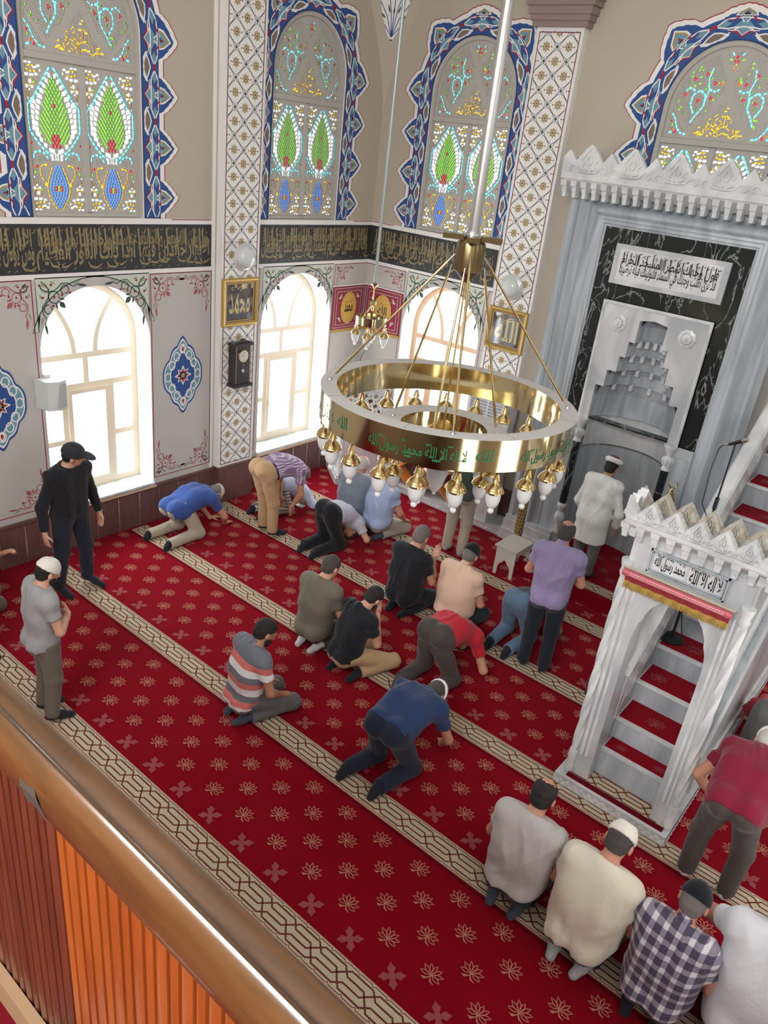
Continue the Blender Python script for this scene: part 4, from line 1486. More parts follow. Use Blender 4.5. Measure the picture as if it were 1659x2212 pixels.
# rosettes
for sx in (-0.415, 0.415):
    mb = MB()
    c = loc(MX + sx, -0.365, 3.227)
    n = 48
    def ros(r, amp, y, k=10, ph=0):
        return [(c[0] + (r + amp * abs(math.cos(k / 2 * t + ph))) * math.cos(t), c[1] + y, c[2] + (r + amp * abs(math.cos(k / 2 * t + ph))) * math.sin(t)) for t in [2 * PI * i / n for i in range(n)]]
    mb.loft([ros(0.092, 0.012, 0.0), ros(0.092, 0.012, -0.018), ros(0.062, 0.006, -0.028), ros(0.058, 0.006, -0.018, 8), ros(0.05, 0.010, -0.034, 8), ros(0.02, 0.008, -0.038, 6), ros(0.012, 0, -0.05)], carved_marble)
    mb.obj('rosette', mih, smooth=30)
# inscription slab
mb = MB()
mb.box(loc(4.0, -0.365, 3.65), loc(5.31, -0.30, 4.09), white_marble)
ins = mb.obj('inscription_slab', mih)
P = Paint(lambda u, v, d: loc(u, -0.366 - d, v), base=0.001)
P.rect(4.065, 3.70, 5.245, 4.04, carved_marble, 0)
ink = mat('inscription_black', srgb(24, 22, 28), 0.4)
write(P, 'قد نرى تقلب وجهك في السماء فلنولينك قبلة ترضيها', 4.10, 3.715, 5.21, 3.90, ink, 2, offset=0.012)
write(P, 'فول وجهك شطر المسجد الحرام', 4.10, 3.83, 5.21, 4.00, ink, 3, offset=0.014)
rng.seed(5)
x = 4.12
while x < 5.2:
    P.stroke([(x, 4.015), (x - 0.005, 4.0), (x + 0.002, 3.84 + 0.06 * rng.random())], [0.005, 0.012, 0.008], ink, 4)
    x += 0.05 + 0.05 * rng.random()
marks(P, 4.10, 5.21, 3.72, 4.03, 30, ink)
P.obj('lettering', ins)

# crest and stalactite cornice, shared by niche and pulpit
def crest(mb, x0, x1, y, z0, pitch, hbig, hsmall, th, m, tf, phase=0.0):
    """pierced-looking cresting of alternating large and small palmettes, with raised scrolls"""
    def top(x):
        t = ((x - x0 - phase) / pitch) % 1.0
        d = abs(t - 0.5)
        if hsmall is None:
            b = max(0.0, 1 - d / 0.5)
            return 0.30 * hbig + 0.70 * hbig * (b ** 0.85) + 0.03 * hbig * abs(math.sin(t * 22))
        b = max(0.0, 1 - d / 0.30) ** 0.8
        e = max(0.0, 1 - min(t, 1 - t) / 0.16) ** 0.9
        return 0.42 * hbig + max(0.58 * hbig * b, (hsmall - 0.42 * hbig) * e) + 0.02 * hbig * abs(math.sin(t * 30))
    n = max(8, int((x1 - x0) / pitch * 26))
    xs = [x0 + (x1 - x0) * i / n for i in range(n + 1)]
    F0 = [tf(x, y, z0) for x in xs]; F1 = [tf(x, y - 0.012, z0 + top(x)) for x in xs]
    B1 = [tf(x, y + th, z0 + top(x)) for x in xs]; B0 = [tf(x, y + th, z0) for x in xs]
    for i in range(n):
        mb.face([F0[i], F0[i + 1], F1[i + 1], F1[i]], m); mb.face([F1[i], F1[i + 1], B1[i + 1], B1[i]], m)
        mb.face([B1[i], B1[i + 1], B0[i + 1], B0[i]], m)
    mb.face([F0[0], F1[0], B1[0], B0[0]], m); mb.face([F0[-1], B0[-1], B1[-1], F1[-1]], m)
    def rib(pts, w):
        for q in strip(pts, w):
            mb.loft([[tf(a, y - 0.004 - 0.012 * (b - z0) / hbig, b) for a, b in q], [tf(a, y - 0.018 - 0.012 * (b - z0) / hbig, b) for a, b in q]], m)
    k = int(math.ceil((x1 - x0) / pitch)) + 1
    w = pitch * 0.04
    for i in range(-1, k):
        c = x0 + phase + (i + 0.5) * pitch
        if c - pitch * 0.3 < x0 or c + pitch * 0.3 > x1: continue
        H = hbig
        for sg in (-1, 1):
            rib([(c + sg * pitch * a, z0 + H * b) for a, b in ((0.03, 0.12), (0.16, 0.20), (0.12, 0.36), (0.20, 0.46), (0.13, 0.58), (0.08, 0.72), (0.0, 0.86))], w)
            rib([(c + sg * pitch * a, z0 + H * b) for a, b in ((0.0, 0.06), (0.2, 0.10), (0.32, 0.28), (0.42, 0.26), (0.46, 0.12), (0.40, 0.08))], w * 0.9)
            rib([(c + sg * pitch * a, z0 + H * b) for a, b in ((0.02, 0.30), (0.07, 0.42), (0.04, 0.56), (0.0, 0.64))], w * 0.8)


def stalactites(mb, x0, x1, y, z0, z1, pitch, out, m, tf):
    """row of small hanging brackets"""
    h = z1 - z0
    mb.loft([[tf(x0, y + out, z1), tf(x1, y + out, z1), tf(x1, y - out, z1), tf(x0, y - out, z1)], [tf(x0, y + out, z1 - 0.12 * h), tf(x1, y + out, z1 - 0.12 * h), tf(x1, y - out * 0.9, z1 - 0.12 * h), tf(x0, y - out * 0.9, z1 - 0.12 * h)]], m)
    n = int(round((x1 - x0) / pitch))
    p = (x1 - x0) / n
    for i in range(n):
        c = x0 + (i + 0.5) * p
        # arched cell back
        mb.loft([[tf(c - p * 0.5, y + out * 0.3, z0 + 0.35 * h), tf(c + p * 0.5, y + out * 0.3, z0 + 0.35 * h), tf(c + p * 0.5, y - out * 0.9, z1 - 0.1 * h), tf(c - p * 0.5, y - out * 0.9, z1 - 0.1 * h)], [tf(c - p * 0.5, y + out * 0.6, z0 + 0.35 * h), tf(c + p * 0.5, y + out * 0.6, z0 + 0.35 * h), tf(c + p * 0.5, y + out * 0.6, z1 - 0.1 * h), tf(c - p * 0.5, y + out * 0.6, z1 - 0.1 * h)]], m)
    for i in range(n + 1):
        c = x0 + i * p
        w = p * 0.17
        for (a, b, o, k) in ((z1 - 0.12 * h, z1 - 0.42 * h, 0.92, 1.5), (z1 - 0.42 * h, z1 - 0.72 * h, 0.62, 1.15), (z1 - 0.72 * h, z0, 0.45, 0.95)):
            mb.loft([[tf(c - w * k, y + out * 0.5, b), tf(c + w * k, y + out * 0.5, b), tf(c + w * k, y - out * o * 0.92, b), tf(c - w * k, y - out * o * 0.92, b)], [tf(c - w * k * 1.15, y + out * 0.5, a), tf(c + w * k * 1.15, y + out * 0.5, a), tf(c + w * k * 1.15, y - out * o, a), tf(c - w * k * 1.15, y - out * o, a)]], m)


mb = MB()
stalactites(mb, 3.28, 6.03, -0.46, 4.50, 4.70, 0.125, 0.12, carved_marble, loc)
mb.box(loc(3.25, -0.60, 4.695), loc(6.06, -0.02, 4.76), carved_marble)
mb.obj('stalactite_cornice', mih)
mb = MB()
crest(mb, 3.24, 6.07, -0.59, 4.755, 0.505, 0.31, 0.24, 0.05, carved_marble, loc, 0.07)
mb.obj('carved_crest', mih)
mb = MB()
mb.box(loc(3.25, -0.56, 4.70), loc(3.30, -0.02, 4.92), carved_marble)
mb.obj('crest_return', mih)

# carpeted platform in front of and inside the niche
pod = MB()
pl = [(3.98, -0.45), (3.98, -1.14), (4.02, -1.20), (5.16, -1.22), (5.30, -1.19), (5.39, -1.08), (5.40, -0.45)]
inner = [(MX + 0.545 * math.cos(a), -0.30 + 0.49 * math.sin(a)) for a in [PI * i / 12 for i in range(13)]]
poly = pl + [(5.22, -0.45)] + inner + [(4.09, -0.45)]
pod.prism(poly, (0, 0, 0.0), (1, 0, 0), (0, 1, 0), (0, 0, 1), 0.20, carpet_red)
pod_o = tag(pod.obj('carpeted_platform'), 'low red carpeted step in front of the marble niche', 'platform')
P = Paint(on_floor(0.20), step=0.0003, base=0.0008)
carpet_border(P, 4.05, 5.33, -0.965, w=0.20)
for (x, y) in ((4.35, -0.75), (4.72, -0.75), (5.08, -0.72), (4.53, -0.55), (4.9, -0.55), (4.7, -0.25), (4.45, -0.1), (4.9, -0.1)):
    palmette(P, x, y, 0.98, carpet_motif2, 1, False)
P.obj('woven_border', pod_o)

# ================================================================= minbar (pulpit)
mbx = empty('pulpit', (6.65, -4.03, 0), 0, 'carved white marble pulpit with red carpeted stairs and crested gateway', 'pulpit')
ml = lambda x, y, z: (x - 6.65, y + 4.03, z)
SL = 0.783
NZ = lambda y: 0.40 + SL * (y + 4.02)
DST, HST, NST = 0.30, 0.235, 11
YT = -4.02 + DST * NST
mb = MB()
mb.box(ml(6.13, -4.13, 0.0), ml(7.13, -0.50, 0.10), white_marble)
plin = mb.obj('plinth', mbx)
mb = MB()                                    # chip carved edge
def chip(mb, a, b, nrm, z0, z1, n):
    a, b, nrm = Vector(a), Vector(b), Vector(nrm)
    for i in range(n):
        p, q = a.lerp(b, i / n), a.lerp(b, (i + 1) / n)
        c = (p + q) / 2
        up0, up1 = Vector((0, 0, z0)), Vector((0, 0, z1))
        mid = c + Vector((0, 0, (z0 + z1) / 2))
        for (s_, e_) in (((p + up0), (q + up0)), ((q + up0), (q + up1)), ((q + up1), (p + up1)), ((p + up1), (p + up0))):
            m2 = (s_ + e_) / 2 + nrm * 0.010
            mb.face([s_ + nrm * 0.004, m2, mid + nrm * 0.001], carved_marble)
            mb.face([m2, e_ + nrm * 0.004, mid + nrm * 0.001], carved_marble)
chip(mb, ml(6.13, -4.13, 0), ml(7.13, -4.13, 0), (0, -1, 0), 0.02, 0.085, 15)
chip(mb, ml(7.13, -4.13, 0), ml(7.13, -0.6, 0), (1, 0, 0), 0.02, 0.085, 54)
mb.obj('chip_carving', plin, fix=False)
mb = MB()
mb.box(ml(6.22, -4.10, 0.10), ml(7.08, -3.70, 0.108), carpet_red)
mat_o = mb.obj('entrance_carpet', mbx)
P = Paint(lambda u, v, d: ml(u, v, 0.108 + d), base=0.0008)
carpet_border(P, 6.23, 7.07, -3.885, w=0.165, dots=True)
P.rect(6.22, -4.10, 7.08, -4.05, carpet_dark, 1)
P.obj('woven_border', mat_o)
# steps
for k in range(NST):
    y0 = -3.88 if k == 0 else -4.02 + DST * k
    z1 = 0.40 + HST * k
    zb = 0.10 if k == 0 else z1 - HST - 0.0
    mb = MB()
    yb = -4.02 + DST * (k + 1) + 0.02
    mb.box(ml(6.385, y0 + (0.0 if k == 0 else 0.012), zb - 0.02), ml(6.945, yb, z1 - 0.014), grey_marble)
    mb.box(ml(6.385, y0 - 0.012, z1 - 0.030), ml(6.945, yb, z1 - 0.004), white_marble)
    st = mb.obj('step', mbx)
    mb = MB()
    mb.box(ml(6.40, y0 + 0.022, z1 - 0.004), ml(6.93, yb - 0.008, z1 + 0.008), carpet_red)
    tc_ = mb.obj('stair_carpet', st)
    P = Paint(lambda u, v, d, z=z1: ml(u, v, z + 0.008 + d), base=0.0006, step=0.0003)
    for x in ((6.68,) if k % 2 else (6.52, 6.86)):
        palmette(P, x, y0 + (0.085 if k == 0 else 0.15), 0.6 if k == 0 else 0.98, carpet_motif2, 1, False)
    P.obj('woven_motif', tc_)
mb = MB()
mb.box(ml(6.385, YT, 2.60), ml(6.945, -0.55, 0.40 + HST * NST), white_marble)
mb.obj('landing', mbx)


def lattice_plate(fn, uv, hole_fn, m, th):
    """pierced marble panel over the quad uv (list of 4 points), hole_fn yields hole polygons"""
    mb = MB()
    hs = [h for h in hole_fn if all(inside(p, uv) for p in h)]
    vv, tri = cdt([uv] + hs)
    keep = [f for f, ids in tri if len(ids) == 1 and 0 in ids]
    mb.add([fn(u, v, 0) for u, v in vv], keep, m)
    mb.add([fn(u, v, th) for u, v in vv], [f[::-1] for f in keep], m)
    for p in [uv] + hs:
        for i in range(len(p)):
            a, b = p[i], p[(i + 1) % len(p)]
            mb.face([fn(*a, 0), fn(*b, 0), fn(*b, th), fn(*a, th)], m)
    return mb


def strap_holes(u0, u1, v0, v1, s):
    """holes left by interlaced straps: eight-lobed stars with kites between"""
    out = []
    i = 0
    v = v0
    while v < v1:
        u = u0 + (s / 2 if i % 2 else 0)
        while u < u1:
            out.append([(u + s * 0.30 * (1.0 if k % 2 else 0.72) * math.cos(PI / 6 * k), v + s * 0.30 * (1.0 if k % 2 else 0.72) * math.sin(PI / 6 * k)) for k in range(12)])
            for a in (PI / 4, 3 * PI / 4):
                cu_, cv_ = u + s * 0.0, v
            out.append([(u + s * 0.5 - 0.10 * s, v), (u + s * 0.5, v - 0.15 * s), (u + s * 0.5 + 0.10 * s, v), (u + s * 0.5, v + 0.15 * s)])
            u += s
        v += s * 0.5 * 1.0; i += 1
    return out


for sx, xo, xi in ((-1, 6.23, 6.385), (1, 7.09, 6.945)):
    nm = 'stringer_wall'
    ya, yb = -3.80, -0.55
    mb = MB()
    x0, x1 = sorted((xo, xi))
    side = [(ya, 0.10), (yb, 0.10), (yb, NZ(yb) + 0.02), (ya, NZ(ya) + 0.02)]
    mb.prism([(u, v) for u, v in side], ml(x0, 0, 0), (0, 1, 0), (0, 0, 1), (1, 0, 0), x1 - x0, grey_marble)
    sw = mb.obj(nm, mbx)
    # raised frames on the outer face
    mb = MB()
    face_x = xo
    inset = [(ya + 0.16, 0.24), (yb - 0.1, 0.24), (yb - 0.1, NZ(yb - 0.1) - 0.22), (ya + 0.16, NZ(ya + 0.16) - 0.10)]
    for q in strip(inset, 0.05, True):
        mb.loft([[ml(face_x, u, v) for u, v in q], [ml(face_x + sx * 0.02, u, v) for u, v in q]], carved_marble)
    mb.obj('raised_frame', sw)
    # lattice balustrade
    H = 0.62
    uv = [(ya + 0.02, NZ(ya) + 0.06), (yb, NZ(yb) + 0.06), (yb, NZ(yb) + H), (ya + 0.02, NZ(ya) + H)]
    hs = []
    s = 0.155
    t = 0.12
    while t < (yb - ya) - 0.08:
        for r in range(4):
            uu = ya + t + (s / 2 if r % 2 else 0); base = NZ(uu) + 0.16 + r * 0.115
            hs.append([(uu + 0.052 * math.cos(a) * (1 if j % 2 else 0.8), base + 0.052 * math.sin(a) * (1 if j % 2 else 0.8) + SL * 0.052 * math.cos(a)) for j, a in enumerate([2 * PI * j / 12 for j in range(12)])])
        t += s
    xl = xi - sx * -0.045
    bal = lattice_plate(lambda u, v, d, xl=xl: ml(xl + d, u, v), uv, hs, carved_marble, 0.05).obj('lattice_balustrade', mbx)
    mb = MB()
    prof = [(-0.055, 0.0), (-0.065, 0.05), (-0.045, 0.085), (0.0, 0.10), (0.045, 0.085), (0.065, 0.05), (0.055, 0.0)]
    mb.loft([[ml(xl + 0.025 + a, y, NZ(y) + H + b) for a, b in prof] for y in (ya - 0.06, yb)], white_marble)
    mb.obj('hand_rail', bal, smooth=30)
# gateway posts
for sx, xa, xb in ((-1, 6.21, 6.385), (1, 7.095, 6.945)):
    mb = MB()
    x0, x1 = sorted((xa, xb))
    mb.box(ml(x0, -4.03, 0.10), ml(x1, -3.80, 2.42), white_marble)
    # fluted rebates on the front
    fx = [x0 + (x1 - x0) * t for t in (0.0, 0.18, 0.30, 0.46, 0.58, 0.78, 1.0)]
    for a, b in ((0.30, 0.46), (0.58, 0.70)):
        mb.box(ml(x0 + (x1 - x0) * a, -4.045, 0.34), ml(x0 + (x1 - x0) * b, -4.03, 2.10), carved_marble)
    post = mb.obj('gate_post', mbx)
    # twisted corner colonnette
    mb = MB()
    cx_, cy__ = (xa + sx * 0.0, -4.03)
    n = 12
    rings = []
    for i in range(70):
        z = 0.36 + 1.72 * i / 69
        tw = z * 22
        rings.append([ml(cx_ + (0.030 + 0.006 * math.cos(5 * a + 0.0)) * math.cos(a + tw / 5), cy__ + (0.030 + 0.006 * math.cos(5 * a)) * math.sin(a + tw / 5), z) for a in [2 * PI * j / 20 for j in range(20)]])
    mb.loft(rings, carved_marble)
    mb.lathe([(0.034, 0.12), (0.040, 0.18), (0.028, 0.22), (0.044, 0.28), (0.036, 0.35)], carved_marble, ml(cx_, cy__, 0), 14)
    mb.lathe([(0.032, 2.07), (0.044, 2.11), (0.036, 2.14), (0.050, 2.20), (0.050, 2.22)], carved_marble, ml(cx_, cy__, 0), 14)
    mb.obj('twisted_colonnette', post, smooth=60)
# lintel with bracketed arch, inscription
mb = MB()
arch_pts = [(6.385, 1.55), (6.395, 1.66), (6.405, 1.72), (6.43, 1.78), (6.44, 1.84), (6.48, 1.92), (6.53, 1.98), (6.60, 2.03), (6.665, 2.06), (6.73, 2.03), (6.80, 1.98), (6.85, 1.92), (6.89, 1.84), (6.90, 1.78), (6.925, 1.72), (6.935, 1.66), (6.945, 1.55)]
mb.prism([(6.21, 2.08), (6.385, 2.08)] + arch_pts + [(6.945, 2.08), (7.095, 2.08), (7.095, 2.52), (6.21, 2.52)], ml(0, -4.02, 0), (1, 0, 0), (0, 0, 1), (0, 1, 0), 0.20, white_marble)
lin = mb.obj('lintel', mbx)
mb = MB()
for (a, b, y) in ((0.0, 0.012, -4.045), (0.018, 0.026, -4.040)):
    for q in ([(6.355 + a, 2.19 + a), (6.925 - a, 2.19 + a), (6.925 - a, 2.19 + b), (6.355 + a, 2.19 + b)], [(6.355 + a, 2.375 - b), (6.925 - a, 2.375 - b), (6.925 - a, 2.375 - a), (6.355 + a, 2.375 - a)], [(6.355 + a, 2.19 + a), (6.355 + b, 2.19 + a), (6.355 + b, 2.375 - a), (6.355 + a, 2.375 - a)], [(6.925 - b, 2.19 + a), (6.925 - a, 2.19 + a), (6.925 - a, 2.375 - a), (6.925 - b, 2.375 - a)]):
        mb.loft([[ml(u, -4.02, v) for u, v in q], [ml(u, y, v) for u, v in q]], grey_marble)
mb.obj('slab_moulding', lin)
P = Paint(lambda u, v, d: ml(u, -4.022 - d, v), base=0.001)
P.poly([(6.385, 2.225), (6.40, 2.212), (6.615, 2.212), (6.63, 2.225), (6.63, 2.335), (6.615, 2.35), (6.40, 2.35), (6.385, 2.335)], carved_marble, 0)
P.poly([(6.645, 2.225), (6.66, 2.212), (6.88, 2.212), (6.895, 2.225), (6.895, 2.335), (6.88, 2.35), (6.66, 2.35), (6.645, 2.335)], carved_marble, 0)
write(P, 'لا اله الا الله', 6.66, 2.222, 6.885, 2.335, ink, 2, offset=0.02)
write(P, 'محمد رسول الله', 6.395, 2.222, 6.622, 2.335, ink, 2, offset=0.02)
for (u0, u1) in ((6.40, 6.62), (6.665, 6.88)):
    marks(P, u0, u1, 2.22, 2.355, 8, ink)
P.obj('lettering', lin)
# cornice and crown
tf_f = ml
mb = MB()
stalactites(mb, 6.14, 7.17, -4.05, 2.405, 2.54, 0.112, 0.075, carved_marble, ml)
tf_l = lambda x, y, z: ml(6.18 - (-4.08 - y) * 1.0 * 0 + (y + 4.08), -4.08 + (x - 6.14), z)
mb.box(ml(6.13, -4.12, 2.53), ml(7.18, -3.80, 2.565), white_marble)
for xs_ in (6.13, 7.18):
    sgn = -1 if xs_ < 6.6 else 1
    for yy in (-4.05, -3.95, -3.85):
        mb.loft([[ml(xs_ - sgn * 0.09, yy - 0.03, 2.53), ml(xs_, yy - 0.03, 2.53), ml(xs_, yy + 0.03, 2.53), ml(xs_ - sgn * 0.09, yy + 0.03, 2.53)], [ml(xs_ - sgn * 0.09, yy - 0.018, 2.42), ml(xs_ - sgn * 0.045, yy - 0.018, 2.42), ml(xs_ - sgn * 0.045, yy + 0.018, 2.42), ml(xs_ - sgn * 0.09, yy + 0.018, 2.42)]], carved_marble)
mb.obj('stalactite_cornice', mbx)
rough_m = marble('aged_marble', srgb(206, 203, 194), srgb(170, 160, 142), 14, rough=0.7)
crown = None
for (nm, y, flip) in (('front', -4.10, 1), ('back', -3.80, -1)):
    mb = MB()
    if flip == 1:
        crest(mb, 6.12, 7.19, -4.10, 2.565, 0.1745, 0.165, None, 0.05, carved_marble, ml, 0.087)
    else:
        crest(mb, 6.12, 7.19, -3.86, 2.565, 0.1745, 0.165, None, 0.06, rough_m, ml, 0.087)
    mb.obj('crown_crest', mbx)
for xs_ in (6.12, 7.14):
    mb = MB()
    crest(mb, -4.10, -3.80, 0, 2.565, 0.15, 0.165, None, 0.05, carved_marble, lambda a, b, z, xs_=xs_: ml(xs_ + b, a, z))
    mb.obj('crown_crest', mbx)
# rolled curtain over the gateway
cloth_red = mat('velvet_red', srgb(142, 24, 40), 0.85, sheen=0.5)
cloth_pink = mat('satin_rose', srgb(196, 92, 104), 0.5)
cloth_gold = mat('fringe_gold', srgb(186, 150, 72), 0.6)
curt = empty('gate_curtain', (6.62, -4.07, 2.13), 0, 'rolled red and pink curtain with gold fringe across the pulpit gateway', 'curtain')
cl = lambda x, y, z: (x - 6.62, y + 4.07, z - 2.13)
mb = MB()
mb.tube([cl(6.215, -4.10, 2.145), cl(7.02, -4.10, 2.145)], 0.026, cloth_pink, 18)
roll = mb.obj('rolled_cloth', curt, smooth=50)
P = Paint(lambda u, v, d: cl(u, -4.10 - (0.0265 + d) * math.cos(v), 2.145 + (0.0265 + d) * math.sin(v)), base=0.0005, step=0.0003)
P.rect(6.27, -0.05, 6.97, 0.05, plaster_white, 1)
for u in (6.25, 6.985): P.rect(u, -0.6, u + 0.006, 0.9, plaster_white, 1)
u = 6.27
while u < 6.96:
    P.stroke([(u, 0.55), (u + 0.008, 0.8), (u + 0.016, 0.55), (u + 0.024, 0.42)], 0.006, plaster_white, 2)
    u += 0.024
P.obj('woven_pattern', roll)
mb = MB()
mb.tube([cl(6.205, -4.08, 2.178), cl(7.03, -4.08, 2.178)], 0.011, mat('curtain_rail', srgb(176, 168, 150), 0.4), 10)
mb.obj('curtain_rail', curt)
mb = MB()
n = 60
top = [cl(6.235 + 0.775 * i / n, -4.085 + 0.006 * math.sin(i * 0.9), 2.125) for i in range(n + 1)]
bot = [cl(6.235 + 0.775 * i / n, -4.085 + 0.006 * math.sin(i * 0.9 + 0.3), 2.07) for i in range(n + 1)]
mb.loft([top, bot], cloth_red, closed=False, cap=False)
mb.obj('valance', curt, smooth=True)
mb = MB()
rg2 = random.Random(2)
for i in range(150):
    x = 6.236 + 0.772 * i / 149
    y = -4.087 + 0.006 * math.sin(i * 0.36)
    l = 0.055 + 0.01 * rg2.random()
    mb.tube([cl(x, y, 2.075), cl(x + rg2.uniform(-.003, .003), y - 0.006, 2.05), cl(x + rg2.uniform(-.005, .005), y - 0.003 + rg2.uniform(-.004, .004), 2.075 - l)], [0.0035, 0.0032, 0.002], cloth_gold, 4)
mb.obj('fringe', curt)

# ================================================================= preaching platform (kursu) in the corner
kur = empty('preaching_platform', (0.6, -0.5, 0), 0, 'white marble corner platform with interlaced lattice parapet by the far corner', 'platform')
kl = lambda x, y, z: (x - 0.6, y + 0.5, z)
kpoly = [(0.09, -0.06), (0.09, -0.60), (0.62, -0.98), (1.03, -0.46), (1.03, -0.06)]
big = [(0.04, -0.03), (0.04, -0.62), (0.655, -1.06), (1.08, -0.50), (1.08, -0.03)]
mb = MB()
mb.prism(big, kl(0, 0, 0), (1, 0, 0), (0, 1, 0), (0, 0, 1), 0.10, carved_marble)
mb.prism([(x * 0.97 + 0.018, y * 0.97 - 0.01) for x, y in big], kl(0, 0, 0.10), (1, 0, 0), (0, 1, 0), (0, 0, 1), 0.05, carved_marble)
mb.obj('carved_base', kur)
mb = MB()
mauve = marble('mauve_marble', srgb(208, 200, 204), srgb(180, 170, 178), 2.0, (1, 1, 0.5))
mb.prism([(x * 0.95 + 0.03, y * 0.95 - 0.02) for x, y in kpoly], kl(0, 0, 0.15), (1, 0, 0), (0, 1, 0), (0, 0, 1), 0.93, mauve)
body = mb.obj('panelled_body', kur)
for x, y in kpoly[1:4]:
    mb = MB()
    mb.lathe([(0.055, 0.15), (0.04, 0.22), (0.036, 0.25), (0.036, 0.95), (0.05, 1.02), (0.055, 1.08)], carved_marble, kl(x * 0.96 + 0.025, y * 0.96 - 0.02, 0), 14)
    mb.obj('corner_colonnette', body, smooth=40)
mb = MB()
mb.prism([(x * 1.0, y) for x, y in kpoly], kl(0, 0, 1.05), (1, 0, 0), (0, 1, 0), (0, 0, 1), 0.05, carved_marble)
mb.obj('floor_slab', kur)
for (a, b) in ((kpoly[1], kpoly[2]), (kpoly[2], kpoly[3])):
    A, B = Vector((*a, 0)), Vector((*b, 0))
    L = (B - A).length; t = (B - A).normalized(); nrm = Vector((t.y, -t.x, 0))
    fn = lambda u, v, d, A=A, t=t, nrm=nrm: kl(*(A + t * u + nrm * (d - 0.04) + Vector((0, 0, v))))
    bal = lattice_plate(fn, [(0, 1.10), (L, 1.10), (L, 1.50), (0, 1.50)], strap_holes(0.02, L, 1.10, 1.50, 0.155), carved_marble, 0.04).obj('lattice_parapet', kur)
    mb = MB()
    mb.obox(fn(L / 2, 1.52, 0.02), t * (L / 2 + 0.03), nrm * 0.045, Vector((0, 0, 0.025)), white_marble)
    mb.obj('coping', bal)
walnut = wood('walnut_dark', srgb(70, 38, 32), srgb(92, 54, 44), 5, (1, 6, 1), 0.35)
mb = MB()
mb.box(kl(0.10, -0.42, 1.10), kl(1.0, -0.08, 1.14), walnut)
mb.obj('seat_board', kur)
# marble ledge and brown boarding along the niche wall
led = MB()
led.box((1.08, -0.46, 0.0), (3.33, -0.0, 0.10), white_marble)
led_o = tag(led.obj('baseboard_back'), kind='structure')
mb = MB()
chip(mb, (1.08, -0.46, 0), (3.33, -0.46, 0), (0, -1, 0), 0.025, 0.08, 36)
mb.obj('chip_carving', led_o, fix=False)
mb = MB()
mb.box((1.0, -0.035, 0.10), (3.30, -0.0, 0.52), wainscot_wood)
tag(mb.obj('baseboard_boarding'), kind='structure')
# ================================================================= hanging lamps
lamp_glass = frosted('frosted_lamp_glass', (0.95, 0.95, 0.95), 0.35)
ring_grey = mat('ring_top_grey', srgb(188, 186, 182), 0.6)
steel = mat('brushed_steel', (0.62, 0.63, 0.64), 0.28, 0.95)
green_ink = mat('green_lettering', srgb(38, 112, 66), 0.5)
bronze = mat('dark_brass', srgb(128, 112, 80), 0.25, 0.9)


def lamp_parts(parent, s=1.0):
    """one hanging lamp: hook, brass cap, frosted cup with its ball; returns the meshes made"""
    mb = MB()
    mb.tube([(0, 0, 0.0), (0, 0, -0.035 * s)], 0.003 * s, steel, 6)
    mb.lathe([(0.008 * s, -0.03 * s), (0.016 * s, -0.035 * s), (0.026 * s, -0.075 * s), (0.030 * s, -0.085 * s), (0.020 * s, -0.092 * s), (0.022 * s, -0.10 * s), (0.040 * s, -0.115 * s), (0.058 * s, -0.135 * s), (0.064 * s, -0.145 * s), (0.060 * s, -0.148 * s), (0.070 * s, -0.158 * s), (0.071 * s, -0.166 * s), (0.060 * s, -0.170 * s), (0.060 * s, -0.178 * s), (0.05 * s, -0.178 * s)], brass_soft, n=22)
    return mb


def lamp_glass_mb(s=1.0):
    mb = MB()
    mb.lathe([(0.050 * s, -0.170 * s), (0.053 * s, -0.18 * s), (0.054 * s, -0.22 * s), (0.046 * s, -0.258 * s), (0.028 * s, -0.288 * s), (0.014 * s, -0.296 * s), (0.020 * s, -0.306 * s), (0.023 * s, -0.318 * s), (0.018 * s, -0.332 * s), (0.0, -0.337 * s)], lamp_glass, n=20, cap=False)
    return mb


ch = empty('ring_chandelier', (4.655, -4.43, 4.2), 0, 'large two-ring brass chandelier with green lettering and frosted lamps', 'chandelier')
CZ = 4.2


def ring_band(mb, r0, r1, z0, z1, mtop, mband, n=96):
    def circ(r, z): return [(r * math.cos(2 * PI * i / n), r * math.sin(2 * PI * i / n), z - CZ) for i in range(n)]
    mb.loft([circ(r0, z0), circ(r0, z1)], mband, cap=False)
    mb.loft([circ(r1, z0), circ(r1, z1)], mband, cap=False)
    return circ


